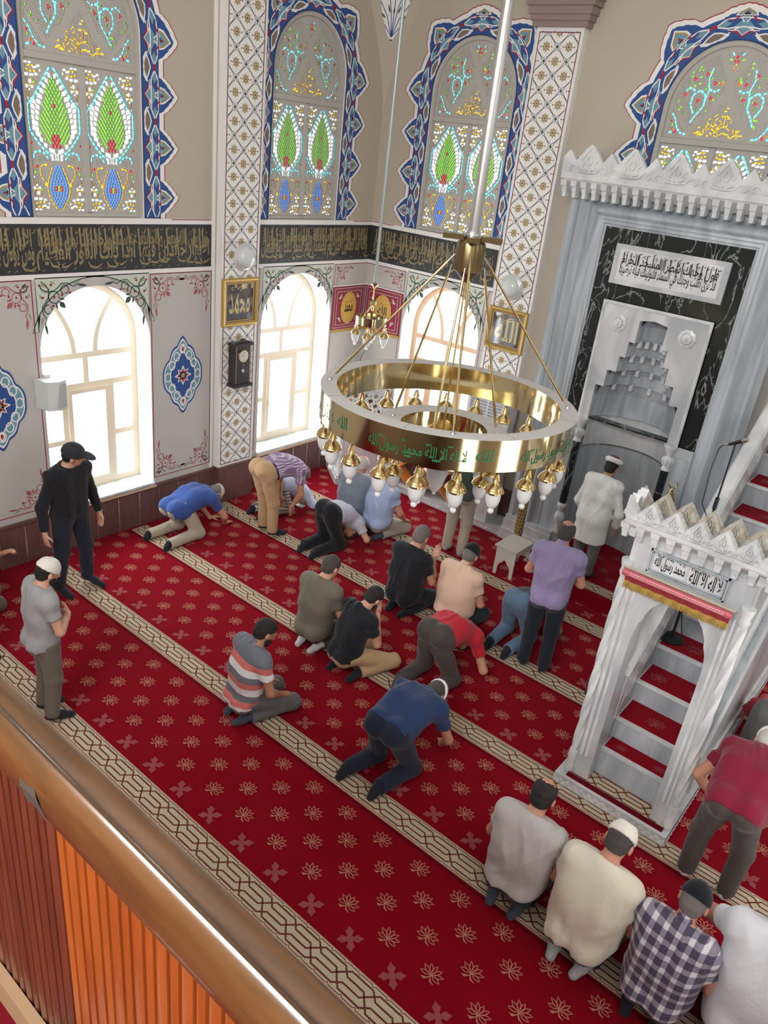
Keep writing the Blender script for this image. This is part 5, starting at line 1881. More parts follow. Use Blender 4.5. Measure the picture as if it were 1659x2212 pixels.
mb = MB()
mb.tube([(0, 0, 0.10), (0, 0, WH - CZ)], 0.040, steel, 20)
mb.lathe([(0.05, 0.08), (0.05, 0.12), (0.042, 0.13)], steel, n=20)
mb.obj('suspension_pole', ch, smooth=40)
mb = MB()
mb.lathe([(0.02, -0.22), (0.06, -0.175), (0.095, -0.145), (0.105, -0.14), (0.105, 0.035), (0.098, 0.055), (0.075, 0.07), (0.06, 0.09)], bronze, n=28)
hub = mb.obj('hub', ch, smooth=35)
for k in range(4):
    mb = MB()
    a = k * PI / 2 + 0.62
    d = Vector((math.cos(a), math.sin(a), 0)); t = Vector((-d.y, d.x, 0))
    mb.obox(d * 0.135 + Vector((0, 0, 0.085)), d * 0.075, t * 0.045, Vector((0, 0, 0.018)), bronze)
    mb.obj('hub_plate', hub)
for (nm, r0, r1, z0, z1) in (('outer_ring', 0.985, 0.868, 2.905, 3.135), ('inner_ring', 0.50, 0.345, 2.70, 2.875)):
    mb = MB()
    n = 96
    circ = lambda r, z: [(r * math.cos(2 * PI * i / n), r * math.sin(2 * PI * i / n), z - CZ) for i in range(n)]
    mb.loft([circ(r0, z0), circ(r0, z1)], brass, cap=False)
    mb.loft([circ(r1, z1), circ(r1, z0)], brass, cap=False)
    mb.loft([circ(r1, z0), circ(r0, z0)], brass, cap=False)
    ring = mb.obj(nm, ch, fix=False, smooth=30)
    mb = MB()
    mb.loft([circ(r0 + 0.004, z1), circ(r0 + 0.004, z1 + 0.004)], ring_grey, cap=False)
    mb.loft([circ(r0 + 0.004, z1 + 0.004), circ(r1 - 0.003, z1 + 0.004)], ring_grey, cap=False)
    mb.loft([circ(r1 - 0.003, z1 + 0.004), circ(r1 - 0.003, z1)], ring_grey, cap=False)
    mb.obj('top_plate', ring, fix=True)
    P = Paint(lambda u, v, d, z1=z1: (u * math.cos(v), u * math.sin(v), z1 + 0.0042 - CZ + d), base=0.0006)
    for k in range(8):
        a = 2 * PI * k / 8 + 0.3
        P.poly([(r1, a), (r0, a), (r0, a + 0.003), (r1, a + 0.003)], bronze, 0)
    P.obj('plate_joint', ring)
    if nm == 'outer_ring':
        P = Paint(lambda u, v, d: ((0.985 + d) * math.cos(u / 0.985), (0.985 + d) * math.sin(u / 0.985), v - CZ), base=0.001)
        for k in range(3):
            a = math.radians(-128 + 64 * k) * 0.985
            write(P, 'لا اله الا الله محمد رسول الله', a - 0.40, 2.945, a + 0.30, 3.055, green_ink, 1, offset=0.01)
            write(P, 'الله', a + 0.36, 2.98, a + 0.48, 3.07, green_ink, 1, offset=0.015)
            P.stroke([(a - 0.36, 2.97), (a - 0.1, 2.955), (a + 0.1, 2.958), (a + 0.28, 2.98)], [0.004, 0.014, 0.014, 0.004], green_ink, 2)
            P.stroke([(a - 0.32, 3.05), (a - 0.12, 3.06)], 0.010, green_ink, 2); P.stroke([(a + 0.02, 3.06), (a + 0.2, 3.07)], 0.010, green_ink, 2)
        P.obj('green_lettering', ring)
for (rr, zz, base) in ((0.925, 3.139, -143), (0.42, 2.879, -157)):
    for k in range(4):
        a = math.radians(base + 90 * k)
        p1 = Vector((rr * math.cos(a), rr * math.sin(a), zz - CZ)); p0 = Vector((0.125 * math.cos(a), 0.125 * math.sin(a), -0.06 - (0.08 if rr < 0.5 else 0)))
        d = (p1 - p0).normalized()
        mb = MB()
        mb.tube([p0 + d * 0.03, p1 - d * 0.07], 0.0095, brass_soft, 10)
        mb.tube([p0 - d * 0.03, p0 + d * 0.03], 0.005, steel, 8)
        mb.tube([p1 - d * 0.07, p1], 0.0045, steel, 8)
        mb.lathe([(0.018, 0), (0.016, 0.012), (0.006, 0.018)], steel, tuple(p1), 10)
        mb.obj('stay_rod', ch, smooth=50)
# hanging lamps round both rings (cap with its glass below)
lcap = lamp_parts(None).obj('lamp_cap', ch, smooth=40)
lglass = lamp_glass_mb().obj('frosted_cup', lcap, smooth=60)
spots = [(0.925, 2.905, 175 - 360 / 21 * k) for k in range(21)] + [(0.42, 2.70, -145 + 36 * k) for k in range(10)]
for i, (r, z, a) in enumerate(spots):
    a = math.radians(a)
    if i == 0:
        o = lcap
    else:
        o = lcap.copy(); COL.objects.link(o); o.parent = ch
        g = lglass.copy(); COL.objects.link(g); g.parent = o
    o.location = (r * math.cos(a), r * math.sin(a), z - CZ)
# large centre lamp
mb = MB()
mb.tube([(0, 0, -0.20), (0, 0, 2.68 - CZ)], 0.008, brass_soft, 10)
mb.lathe([(0.02, 2.70 - CZ), (0.06, 2.68 - CZ), (0.12, 2.63 - CZ), (0.125, 2.615 - CZ), (0.10, 2.605 - CZ), (0.095, 2.56 - CZ), (0.08, 2.56 - CZ)], brass_soft, n=28)
cc = mb.obj('centre_lamp_cap', ch, smooth=40)
mb = MB()
mb.lathe([(0.085, 2.58 - CZ), (0.088, 2.54 - CZ), (0.085, 2.46 - CZ), (0.06, 2.37 - CZ), (0.03, 2.32 - CZ), (0.012, 2.305 - CZ), (0.015, 2.29 - CZ), (0.0, 2.28 - CZ)], lamp_glass, n=26, cap=False)
mb.obj('centre_lamp_glass', cc, smooth=60)

# small corner chandelier
SX, SY = 1.409, -1.5
sc = empty('small_chandelier', (SX, SY, 3.09), 0, 'small brass ring chandelier with four frosted lamps hanging in the corner', 'chandelier')
mb = MB()
mb.tube([(0, 0, 0.13), (0, 0, WH - 3.09)], 0.020, mat('pale_tube', srgb(176, 186, 184), 0.35, 0.3), 14)
mb.obj('suspension_pole', sc, smooth=40)
mb = MB()
mb.lathe([(0.008, 0.06), (0.03, 0.085), (0.046, 0.11), (0.046, 0.115), (0.02, 0.12)], brass_soft, n=18)
mb.tube([(0, 0, 0.07), (0, 0, -0.10)], 0.010, brass_soft, 10)
mb.lathe([(0.04, -0.155), (0.045, -0.15), (0.045, -0.105), (0.03, -0.098), (0.01, -0.09)], brass_soft, n=6)
mb.lathe([(0.006, -0.24), (0.016, -0.22), (0.016, -0.18), (0.008, -0.155)], brass_soft, n=10)
mb.obj('stem', sc, smooth=35)
mb = MB()
n = 48
circ = lambda r, z: [(r * math.cos(2 * PI * i / n), r * math.sin(2 * PI * i / n), z) for i in range(n)]
mb.loft([circ(0.20, -0.40), circ(0.20, -0.30), circ(0.185, -0.30), circ(0.185, -0.40), circ(0.20, -0.40)], brass, cap=False)
srg = mb.obj('band_ring', sc, smooth=30)
for k in range(3):
    a = 2 * PI * k / 3 + 0.5
    mb = MB()
    mb.tube([(0.03 * math.cos(a), 0.03 * math.sin(a), -0.15), (0.19 * math.cos(a), 0.19 * math.sin(a), -0.31)], 0.006, brass_soft, 8)
    mb.obj('stay_rod', sc, smooth=50)
c0 = lamp_parts(None, 0.92).obj('lamp_cap', sc, smooth=40)
g0 = lamp_glass_mb(0.92).obj('frosted_cup', c0, smooth=60)
for k in range(4):
    a = math.radians(-60 + 90 * k)
    if k == 0: o = c0
    else:
        o = c0.copy(); COL.objects.link(o); o.parent = sc
        g = g0.copy(); COL.objects.link(g); g.parent = o
    o.location = (0.19 * math.cos(a), 0.19 * math.sin(a), -0.39)

# ================================================================= wall lights, pictures, clock, speaker
milk = mat('milk_glass', srgb(216, 222, 220), 0.12)
chrome = mat('chrome_white', srgb(220, 222, 222), 0.25, 0.3)


def sconce(name, fn, label):
    o = empty(name, fn(0, 0, 0), 0, label, 'wall lamp', 'round wall lamps on the painted pillars')
    b = Vector(fn(0, 0, 0))
    f = lambda u, v, d: tuple(Vector(fn(u, v, d)) - b)
    def ringl(mb, prof, m, n=32):
        mb.loft([[f(r * math.cos(2 * PI * i / n), r * math.sin(2 * PI * i / n), d) for i in range(n)] for r, d in prof], m)
    mb = MB(); ringl(mb, [(0.165, 0.0), (0.168, 0.02), (0.160, 0.035), (0.145, 0.04), (0.145, 0.055), (0.132, 0.062)], chrome)
    mb.obj('lamp_base', o, smooth=40)
    mb = MB(); ringl(mb, [(0.128, 0.055), (0.125, 0.085), (0.105, 0.115), (0.06, 0.135), (0.01, 0.14)], milk)
    mb.obj('glass_dome', o, smooth=60)
    return o


sconce('wall_lamp', lambda u, v, d: (0.101 + d, -2.555 + u, 3.345 + v), 'round white glass wall lamp on the pillar between the two left windows')
sconce('wall_lamp', lambda u, v, d: (2.595 + u, -0.101 - d, 3.31 + v), 'round white glass wall lamp on the pillar beside the niche')
gilt = mat('gilt_frame', srgb(198, 164, 92), 0.35, 0.5, bump=0.2, bscale=180)
gilt2 = mat('gilt_frame_pale', srgb(214, 190, 140), 0.4, 0.3)
pic_dark = mat('picture_aubergine', srgb(60, 52, 58), 0.5)
pic_brown = mat('picture_mount', srgb(96, 66, 50), 0.5)
pic_gold = mat('picture_gold', srgb(214, 196, 132), 0.45)
pglass = clear_glass('picture_glass', (0.96, 0.96, 0.96), 0.10)


def picture(name, fn, w, h, label, painter):
    o = empty(name, fn(0, 0, 0), 0, label, 'picture')
    b = Vector(fn(0, 0, 0))
    f = lambda u, v, d: tuple(Vector(fn(u, v, d)) - b)
    def frame(mb, o0, prof, m):
        rings = []
        for (sx, sy) in ((-1, -1), (1, -1), (1, 1), (-1, 1)):
            rings.append([f(sx * (w / 2 - a), sy * (h / 2 - a), d) for a, d in prof])
        rings.append(rings[0])
        mb.loft(rings, m, closed=False, cap=False)
    mb = MB()
    frame(mb, 0, [(0, 0.0), (0, 0.03), (0.012, 0.045), (0.03, 0.042), (0.045, 0.03), (0.055, 0.026)], gilt)
    mb.obj('gilt_frame', o)
    mb = MB()
    frame(mb, 0, [(0.053, 0.028), (0.06, 0.026), (0.06, 0.018)], pic_brown)
    frame(mb, 0, [(0.058, 0.019), (0.068, 0.024), (0.074, 0.018)], gilt2)
    frame(mb, 0, [(0.072, 0.018), (0.08, 0.012)], pic_brown)
    mb.obj('inner_fillet', o)
    P = Paint(lambda u, v, d: f(u, v, 0.006 + d), base=0.0006)
    P.rect(-w / 2 + 0.05, -h / 2 + 0.05, w / 2 - 0.05, h / 2 - 0.05, pic_brown, 0)
    P.rect(-w / 2 + 0.095, -h / 2 + 0.085, w / 2 - 0.095, h / 2 - 0.085, pic_dark, 1)
    painter(P)
    P.obj('calligraphy', o)
    mb = MB()
    mb.face([f(-w / 2 + 0.05, -h / 2 + 0.05, 0.016), f(w / 2 - 0.05, -h / 2 + 0.05, 0.016), f(w / 2 - 0.05, h / 2 - 0.05, 0.016), f(-w / 2 + 0.05, h / 2 - 0.05, 0.016)], pglass)
    mb.obj('glass', o, fix=False)
    return o


def pm(P):
    write(P, 'محمد', -0.17, -0.15, 0.17, 0.10, pic_gold, 2, offset=0.02)
    P.stroke([(-0.02, 0.10), (-0.05, 0.02), (-0.02, -0.08)], [0.01, 0.022, 0.014], pic_gold, 3)
    for (x, y) in ((-0.12, 0.17), (-0.07, 0.2), (0.05, 0.18)):
        P.stroke(spiral(x, y, 0.018, 0.016, 0.4, 0.9, 10), 0.008, pic_gold, 3)
    P.stroke([(-0.04, 0.16), (0.05, 0.22)], 0.008, pic_gold, 3); P.stroke([(0.0, 0.155), (0.02, 0.14), (0.03, 0.16)], 0.008, pic_gold, 3)
    for i in range(3): P.stroke([(-0.17, 0.10 - i * 0.03), (-0.12, 0.105 - i * 0.03)], 0.007, pic_gold, 3)


def pa(P):
    write(P, 'الله', -0.18, -0.16, 0.18, 0.14, pic_gold, 2, offset=0.02)
    P.stroke([(-0.06, 0.10), (0.02, 0.15), (0.10, 0.16)], [0.004, 0.018, 0.006], pic_gold, 3)
    P.stroke([(-0.05, 0.07), (0.03, 0.12), (0.11, 0.13)], [0.004, 0.014, 0.006], pic_gold, 3)
    P.stroke([(0.03, 0.20), (0.03, 0.165)], 0.006, pic_gold, 3)
    P.poly(disc(-0.13, 0.13, 0.022, 8), pic_gold, 3)


picture('framed_calligraphy', lambda u, v, d: (0.101 + d, -2.605 + u, 2.79 + v), 0.585, 0.60, 'gilt framed gold calligraphy on the pillar above the wall clock', pm)
picture('framed_calligraphy', lambda u, v, d: (2.625 + u, -0.101 - d, 2.75 + v), 0.60, 0.56, 'gilt framed gold calligraphy on the pillar beside the marble niche', pa)

# pendulum wall clock
clk_wood = wood('clock_wood', srgb(44, 40, 42), srgb(66, 58, 56), 8, (1, 8, 1), 0.3)
ck = empty('wall_clock', (0.101, -2.625, 2.0), 0, 'dark wooden pendulum wall clock below the gilt picture', 'clock')
mb = MB()
mb.box((0, -0.135, -0.26), (0.13, 0.135, 0.25), clk_wood)
mb.box((0, -0.16, 0.25), (0.155, 0.16, 0.285), clk_wood)
mb.box((0, -0.16, -0.30), (0.155, 0.16, -0.26), clk_wood)
mb.prism([(-0.14, 0.285), (0.14, 0.285), (0.09, 0.31), (0.05, 0.315), (0.0, 0.35), (-0.05, 0.315), (-0.09, 0.31)], (0.10, 0, 0), (0, 1, 0), (0, 0, 1), (1, 0, 0), 0.03, clk_wood)
mb.obj('case', ck)
mb = MB()
mb.loft([[(0.13, 0.088 * math.cos(a), 0.115 + 0.088 * math.sin(a)) for a in [2 * PI * i / 28 for i in range(28)]], [(0.142, 0.082 * math.cos(a), 0.115 + 0.082 * math.sin(a)) for a in [2 * PI * i / 28 for i in range(28)]]], brass_soft)
mb.loft([[(0.143, 0.076 * math.cos(a), 0.115 + 0.076 * math.sin(a)) for a in [2 * PI * i / 28 for i in range(28)]], [(0.144, 0.07 * math.cos(a), 0.115 + 0.07 * math.sin(a)) for a in [2 * PI * i / 28 for i in range(28)]]], mat('clock_face', srgb(214, 210, 196), 0.4))
fc = mb.obj('dial', ck)
P = Paint(lambda u, v, d: (0.145 + d, u, 0.115 + v), base=0.001)
for i in range(12):
    a = 2 * PI * i / 12
    P.stroke([(0.056 * math.cos(a), 0.056 * math.sin(a)), (0.068 * math.cos(a), 0.068 * math.sin(a))], 0.006, ink, 0)
P.stroke([(0, 0), (-0.035, 0.012)], 0.006, ink, 1); P.stroke([(0, 0), (0.01, 0.056)], 0.004, ink, 1)
P.obj('clock_hand', fc)
mb = MB()
mb.tube([(0.132, 0.0, 0.02), (0.132, 0.0, -0.07)], 0.003, steel, 6)
mb.loft([[(0.134, 0.026 * math.cos(a), -0.085 + 0.026 * math.sin(a)) for a in [2 * PI * i / 16 for i in range(16)]], [(0.142, 0.02 * math.cos(a), -0.085 + 0.02 * math.sin(a)) for a in [2 * PI * i / 16 for i in range(16)]]], steel)
mb.obj('pendulum', ck)
mb = MB()
for y in (-0.118, 0.118):
    mb.box((0.13, y - 0.004, -0.25), (0.134, y + 0.004, 0.24), steel)
mb.obj('door_trim', ck)

# loudspeaker fixed in the left window reveal
spk_w = mat('speaker_white', srgb(206, 212, 210), 0.5)
sp = empty('wall_speaker', (0.06, -5.22, 2.0), 0, 'white loudspeaker box mounted at the edge of the left window', 'speaker')
mb = MB()
mb.prism([(-0.02, -0.14), (0.16, -0.10), (0.20, 0.02), (0.16, 0.12), (-0.02, 0.10)], (0, 0, -0.16), (1, 0, 0), (0, 1, 0), (0, 0, 1), 0.32, spk_w)
mb.obj('cabinet', sp)
mb = MB()
mb.box((-0.075, -0.03, 0.10), (0.0, 0.03, 0.19), spk_w)
mb.obj('bracket', sp)
mb = MB()
mb.loft([[(0.202, -0.02 + 0.0, -0.13), (0.166, 0.105, -0.13), (0.166, 0.105, 0.13), (0.202, 0.02, 0.13)], [(0.206, 0.02, -0.13), (0.170, 0.110, -0.13), (0.170, 0.110, 0.13), (0.206, 0.022, 0.13)]], mat('speaker_grille', srgb(178, 184, 182), 0.6))
mb.obj('grille', sp)

# two red hangings with gold medallions in the corner
hang_red = mat('hanging_red', srgb(146, 40, 62), 0.85, sheen=0.3)
hang_gold = mat('hanging_gold', srgb(204, 164, 82), 0.7)
hang_white = mat('hanging_white', srgb(218, 200, 200), 0.8)


def hanging(name, fn, u0, u1, v0, v1, word, label):
    o = empty(name, fn((u0 + u1) / 2, v0, 0), 0, label, 'wall hanging')
    b = Vector(fn((u0 + u1) / 2, v0, 0))
    f = lambda u, v, d: tuple(Vector(fn(u, v, d)) - b)
    mb = MB()
    n = 24
    top, bot, bt2 = [], [], []
    for i in range(n + 1):
        u = u0 + (u1 - u0) * i / n
        w = 0.008 + 0.004 * math.sin(i * 0.8)
        top.append(f(u, v1, 0.010)); bot.append(f(u, v0, w)); bt2.append(f(u, v0 - 0.045, w))
    mb.loft([top, bot], hang_red, closed=False, cap=False)
    mb.obj('cloth', o, smooth=True)
    mb = MB(); mb.loft([bot, bt2], cloth_gold, closed=False, cap=False)
    mb.obj('gold_hem', o, smooth=True)
    mb = MB()
    mb.tube([f(u0 - 0.02, v1, 0.016), f(u1 + 0.02, v1, 0.016)], 0.010, plaster_white, 8)
    mb.obj('curtain_rail', o)
    P = Paint(lambda u, v, d: f(u, v, 0.016 + d), base=0.001)
    for (a, w_) in ((0.035, 0.007), (0.085, 0.007)):
        P.outline(u0 + a, v0 + a * 0.8, u1 - a, v1 - a, w_, hang_white, 1)
    u = u0 + 0.06
    while u < u1 - 0.06:
        for v in (v0 + 0.05, v1 - 0.06): P.stroke([(u, v - 0.01), (u + 0.012, v + 0.01), (u + 0.024, v - 0.01)], 0.005, rose_line, 1)
        u += 0.024
    for su in (0, 1):
        for sv in (0, 1):
            cx_, cy__ = (u1 - 0.12 if su else u0 + 0.12), (v1 - 0.12 if sv else v0 + 0.11)
            dx, dy = (-1 if su else 1), (-1 if sv else 1)
            for (a, b_) in ((0.06, 0.0), (0.0, 0.06), (0.03, 0.03)):
                P.poly(leaf(cx_ + dx * a, cy__ + dy * b_, math.atan2(dy * (0.5 - b_ * 8), dx * (0.5 - a * 8)), 0.06, 0.025), hang_white, 2)
    cx_, cy__ = (u0 + u1) / 2, (v0 + v1) / 2 - 0.01
    pts = [(cx_ + 0.175 * math.cos(a) * (1 + 0.02 * math.cos(18 * a)), cy__ + 0.235 * math.sin(a) * (1 + 0.02 * math.cos(18 * a))) for a in [2 * PI * i / 72 for i in range(72)]]
    P.poly(pts, hang_gold, 2)
    P.stroke([(cx_ + 0.15 * math.cos(a), cy__ + 0.205 * math.sin(a)) for a in [2 * PI * i / 48 for i in range(48)]], 0.006, ochre, 3, True)
    write(P, word, cx_ - 0.09, cy__ - 0.06, cx_ + 0.09, cy__ + 0.07, ink, 4, offset=0.02)
    marks(P, cx_ - 0.08, cx_ + 0.08, cy__ - 0.10, cy__ + 0.12, 5, ink)
    P.obj('woven_design', o)
    return o


hanging('wall_hanging', on_left(0.0), -0.735, -0.02, 2.215, 2.865, 'محمد', 'red hanging with gold oval medallion on the left wall of the corner')
hanging('wall_hanging', on_qibla(0.0), 0.02, 0.755, 2.215, 2.865, 'الله', 'red hanging with gold oval medallion nearest the middle window')

# ================================================================= things on the corner platform and along the niche wall
orange_wood = wood('orange_wood', srgb(196, 112, 48), srgb(222, 146, 76), 5, (1, 6, 1), 0.3)


def rahle(name, loc_, rz, s, label):
    """folding X-shaped book rest"""
    o = empty(name, loc_, rz, label, 'book rest')
    for sg in (-1, 1):
        mb = MB()
        a = Vector((-0.17 * sg * s, 0, 0.0)); b = Vector((0.19 * sg * s, 0, 0.36 * s))
        d = (b - a).normalized(); n_ = Vector((-d.z, 0, d.x))
        mb.obox((a + b) / 2, d * (b - a).length / 2, Vector((0, 0.11 * s, 0)), n_ * 0.009, orange_wood)
        mb.obj('side_board', o)
    return o


rahle('book_rest', (0.50, -0.62, 1.10), 0.9, 0.95, 'orange folding book rest carrying books on the corner platform')
rahle('book_rest', (1.25, -0.24, 0.10), 0.2, 1.2, 'orange folding book rest on the ledge beside the corner platform')
rahle('book_rest', (1.98, -0.26, 0.10), 0.4, 1.45, 'orange folding book rest on the marble ledge under the middle window')
for k, (c, z, t, lb) in enumerate(((srgb(70, 120, 170), 1.455, 0.045, 'blue covered book in the stack on the corner platform, under the green one'), (srgb(96, 168, 130), 1.502, 0.018, 'green covered book topmost on the corner platform stack'))):
    b = empty('book', (0.50 - 0.015 * k, -0.62, z), 0.35 + 0.1 * k, lb, 'book', 'books stacked on the corner platform')
    m_ = mat('book_cover_%s' % ('blue', 'green')[k], c, 0.4)
    mb = MB(); mb.box((-0.14, -0.10, 0), (0.14, 0.10, 0.004), m_); mb.box((-0.14, -0.10, t - 0.004), (0.14, 0.10, t), m_); mb.box((-0.143, -0.10, 0), (-0.139, 0.10, t), m_)
    mb.obj('cover', b)
    mb = MB(); mb.box((-0.138, -0.095, 0.004), (0.135, 0.095, t - 0.004), mat('book_paper', srgb(226, 222, 210), 0.8))
    mb.obj('page_block', b)
gm = empty('gooseneck_microphone', (0.30, -0.35, 1.14), 0, 'thin black gooseneck microphone over the corner platform', 'microphone')
black_p = mat('black_plastic', srgb(24, 24, 26), 0.4)
mb = MB()
mb.lathe([(0.05, 0), (0.05, 0.02), (0.015, 0.03)], black_p, n=16)
mb.obj('base', gm)
mb = MB()
mb.tube([(0, 0, 0.02), (0, 0.0, 0.45), (0.03, -0.02, 0.6), (0.10, -0.06, 0.75), (0.2, -0.10, 0.87)], 0.005, black_p, 8)
mb.obj('neck', gm, smooth=60)
mb = MB()
mb.tube([(0.2, -0.10, 0.87), (0.235, -0.115, 0.905)], [0.012, 0.013], black_p, 10)
mb.obj('capsule', gm)

# air conditioner
acw = mat('appliance_white', srgb(224, 224, 226), 0.35)
ac = empty('air_conditioner', (2.72, -0.28, 0.10), 0, 'tall white floor standing air conditioner with slatted grille by the pillar', 'air conditioner')
mb = MB()
mb.box((-0.30, -0.16, 0.0), (0.30, 0.16, 1.44), acw)
mb.box((-0.31, -0.165, 1.86), (0.31, 0.16, 1.90), acw)
mb.box((-0.31, -0.165, 1.44), (-0.265, 0.16, 1.86), acw)
mb.box((0.265, -0.165, 1.44), (0.31, 0.16, 1.86), acw)
mb.box((-0.30, 0.05, 1.44), (0.30, 0.16, 1.86), black_p)
mb.obj('cabinet', ac)
mb = MB()
for i in range(9):
    z = 1.475 + i * 0.043
    mb.obox((0, -0.11, z), (0.265, 0, 0), (0, 0.028, 0.012), (0, 0, 0.0035), acw)
mb.box((-0.012, -0.13, 1.44), (0.012, -0.10, 1.86), acw)
mb.obj('louvre', ac)
mb = MB()
mb.box((-0.24, -0.165, 0.12), (0.24, -0.158, 1.30), mat('appliance_panel', srgb(212, 210, 214), 0.3))
mb.obj('front_panel', ac)

# low white table beside the platform
tb_m = mat('painted_table', srgb(208, 202, 190), 0.4)
tb = empty('side_table', (3.94, -1.22, 0.0), 0.0, 'small cream painted side table with arched cut-out legs by the carpeted step', 'table')
c4 = [onp for onp in ((3.778, -1.394), (3.785, -0.99), (4.075, -0.99), (4.075, -1.44))]
mb = MB()
TX0, TX1, TY0, TY1, TZ = -0.17, 0.15, -0.23, 0.22, 0.42
mb.box((TX0, TY0, TZ - 0.022), (TX1, TY1, TZ), tb_m)
mb.obj('table_top', tb)
def leg_panel(x):
    mb = MB()
    pts = [(TY0 + 0.02, 0), (TY0 + 0.06, 0)] + [(TY0 + 0.07, 0.12), (TY0 + 0.09, 0.17), (TY0 + 0.14, 0.19), (TY0 + 0.17, 0.23), ((TY0 + TY1) / 2, 0.25), (TY1 - 0.17, 0.23), (TY1 - 0.14, 0.19), (TY1 - 0.09, 0.17), (TY1 - 0.07, 0.12)] + [(TY1 - 0.06, 0), (TY1 - 0.02, 0), (TY1 - 0.02, TZ - 0.022), (TY0 + 0.02, TZ - 0.022)]
    mb.prism(pts, (x, 0, 0), (0, 1, 0), (0, 0, 1), (1, 0, 0), 0.018, tb_m)
    mb.obj('leg_panel', tb)
mb = MB()
pts = lambda x0, x1: [(x0, 0), (x0 + 0.045, 0), (x0 + 0.05, 0.12), (x0 + 0.075, 0.17), (x0 + 0.10, 0.185), (x0 + 0.12, 0.22), ((x0 + x1) / 2, 0.235), (x1 - 0.12, 0.22), (x1 - 0.10, 0.185), (x1 - 0.075, 0.17), (x1 - 0.05, 0.12), (x1 - 0.045, 0), (x1, 0), (x1, TZ - 0.022), (x0, TZ - 0.022)]
for y in (TY0 + 0.03, TY1 - 0.048):
    mb = MB()
    mb.prism(pts(TX0 + 0.02, TX1 - 0.02), (0, y + 0.018, 0), (1, 0, 0), (0, 0, 1), (0, -1, 0), 0.018, tb_m)
    mb.obj('leg_panel', tb)
mb = MB()
mb.box((TX0 + 0.02, TY0 + 0.048, 0.33), (TX0 + 0.036, TY1 - 0.048, TZ - 0.022), tb_m)
mb.obj('rail', tb)
mb = MB()
mb.box((TX1 - 0.036, TY0 + 0.048, 0.33), (TX1 - 0.02, TY1 - 0.048, TZ - 0.022), tb_m)
mb.obj('rail', tb)

# standing embroidered banner roll
emb = mat('embroidered_gold', srgb(176, 150, 92), 0.6, bump=0.4, bscale=120)
emb2 = mat('embroidered_green', srgb(104, 116, 66), 0.6)
def banner(x, y, label):
    bn = empty('rolled_banner', (x, y, 0.0), 0, label, 'banner')
    mb = MB()
    mb.lathe([(0.05, 0.02), (0.056, 0.05), (0.056, 0.9), (0.054, 0.95)], emb, n=18)
    lowb = mb.obj('rolled_cloth', bn, smooth=40)
    mb = MB()
    mb.lathe([(0.05, 0.95), (0.058, 0.97), (0.056, 1.36), (0.05, 1.40)], mat('gold_sequin', srgb(188, 168, 92), 0.3, 0.4, bump=0.6, bscale=160), n=18)
    mb.obj('sequin_top', bn, smooth=40)
    P = Paint(lambda u, v, d: ((0.0565 + d) * math.cos(u), (0.0565 + d) * math.sin(u), v), base=0.0006)
    z = 0.06
    while z < 0.92:
        for i in range(9):
            a = 2 * PI * i / 9 + z * 3
            P.poly([(a, z), (a + 0.22, z + 0.018), (a, z + 0.036), (a - 0.22, z + 0.018)], (black_p, oxblood, emb2)[i % 3], 1)
        z += 0.05
    P.obj('embroidery', lowb)
    mb = MB(); mb.lathe([(0.10, 0.0), (0.10, 0.02), (0.05, 0.03)], white_marble, n=18); mb.obj('foot', bn)
    z0 = 1.40
    mb = MB()
    mb.lathe([(0.03, z0), (0.085, z0 + 0.03), (0.11, z0 + 0.05), (0.09, z0 + 0.08), (0.06, z0 + 0.13), (0.066, z0 + 0.145), (0.04, z0 + 0.20), (0.044, z0 + 0.215), (0.018, z0 + 0.26), (0.022, z0 + 0.275), (0.007, z0 + 0.30)], brass_soft, n=20)
    dm = mb.obj('gold_dome', bn, smooth=50)
    mb = MB()
    pts = [(0.045 * math.cos(a) * 0.8, 0.045 * math.cos(a) * 0.6, z0 + 0.345 + 0.045 * math.sin(a)) for a in [math.radians(120 + 300 * i / 16) for i in range(17)]]
    mb.tube(pts, [0.002 + 0.008 * math.sin(PI * i / 16) for i in range(17)], brass_soft, 8)
    mb.obj('crescent', dm, smooth=50)


banner(3.775, -0.88, 'gold embroidered banner stand on the side of the niche nearest the cream table')
banner(5.53, -0.90, 'gold crescent topped banner stand behind the pulpit crown')

# microphone on a stand on the pulpit stair

ms = empty('microphone_stand', (6.45, -2.96, 1.113), 0, 'black microphone on a slim stand on the pulpit stairs', 'microphone stand')
mb = MB()
mb.lathe([(0.11, 0.0), (0.11, 0.012), (0.02, 0.03)], black_p, n=20)
mb.obj('base', ms, smooth=30)
mb = MB()
mb.tube([(0, 0, 0.02), (0, 0, 1.36)], 0.011, black_p, 10)
mb.tube([(0, 0, 1.30), (0, 0, 1.40)], 0.018, black_p, 10)
mb.tube([(0, 0, 1.38), (0, 0.0, 1.90)], 0.008, black_p, 10)
mb.obj('pole', ms, smooth=50)
mb = MB()
mb.tube([(-0.05, 0.02, 1.85), (0.05, -0.02, 1.92)], [0.012, 0.016], black_p, 12)
mb.tube([(0.05, -0.02, 1.92), (0.085, -0.034, 1.945)], [0.020, 0.018], steel, 12)
mb.tube([(-0.09, 0.035, 1.83), (-0.05, 0.02, 1.85)], [0.008, 0.010], steel, 10)
mb.obj('microphone', ms, smooth=50)
mb = MB()
mb.tube([(-0.09, 0.035, 1.83), (-0.12, 0.04, 1.79), (-0.13, 0.04, 1.6), (-0.11, 0.03, 1.3), (-0.03, 0.01, 1.2), (0.0, -0.02, 0.9), (0.02, -0.02, 0.3), (0.1, -0.03, 0.02), (0.25, -0.02, 0.01)], 0.005, black_p, 6)
mb.obj('cable', ms, smooth=60)
# ================================================================= people
# every body and garment is grown as one smooth surface around a posed skeleton
V = lambda *a: np.array(a, dtype=np.float64)


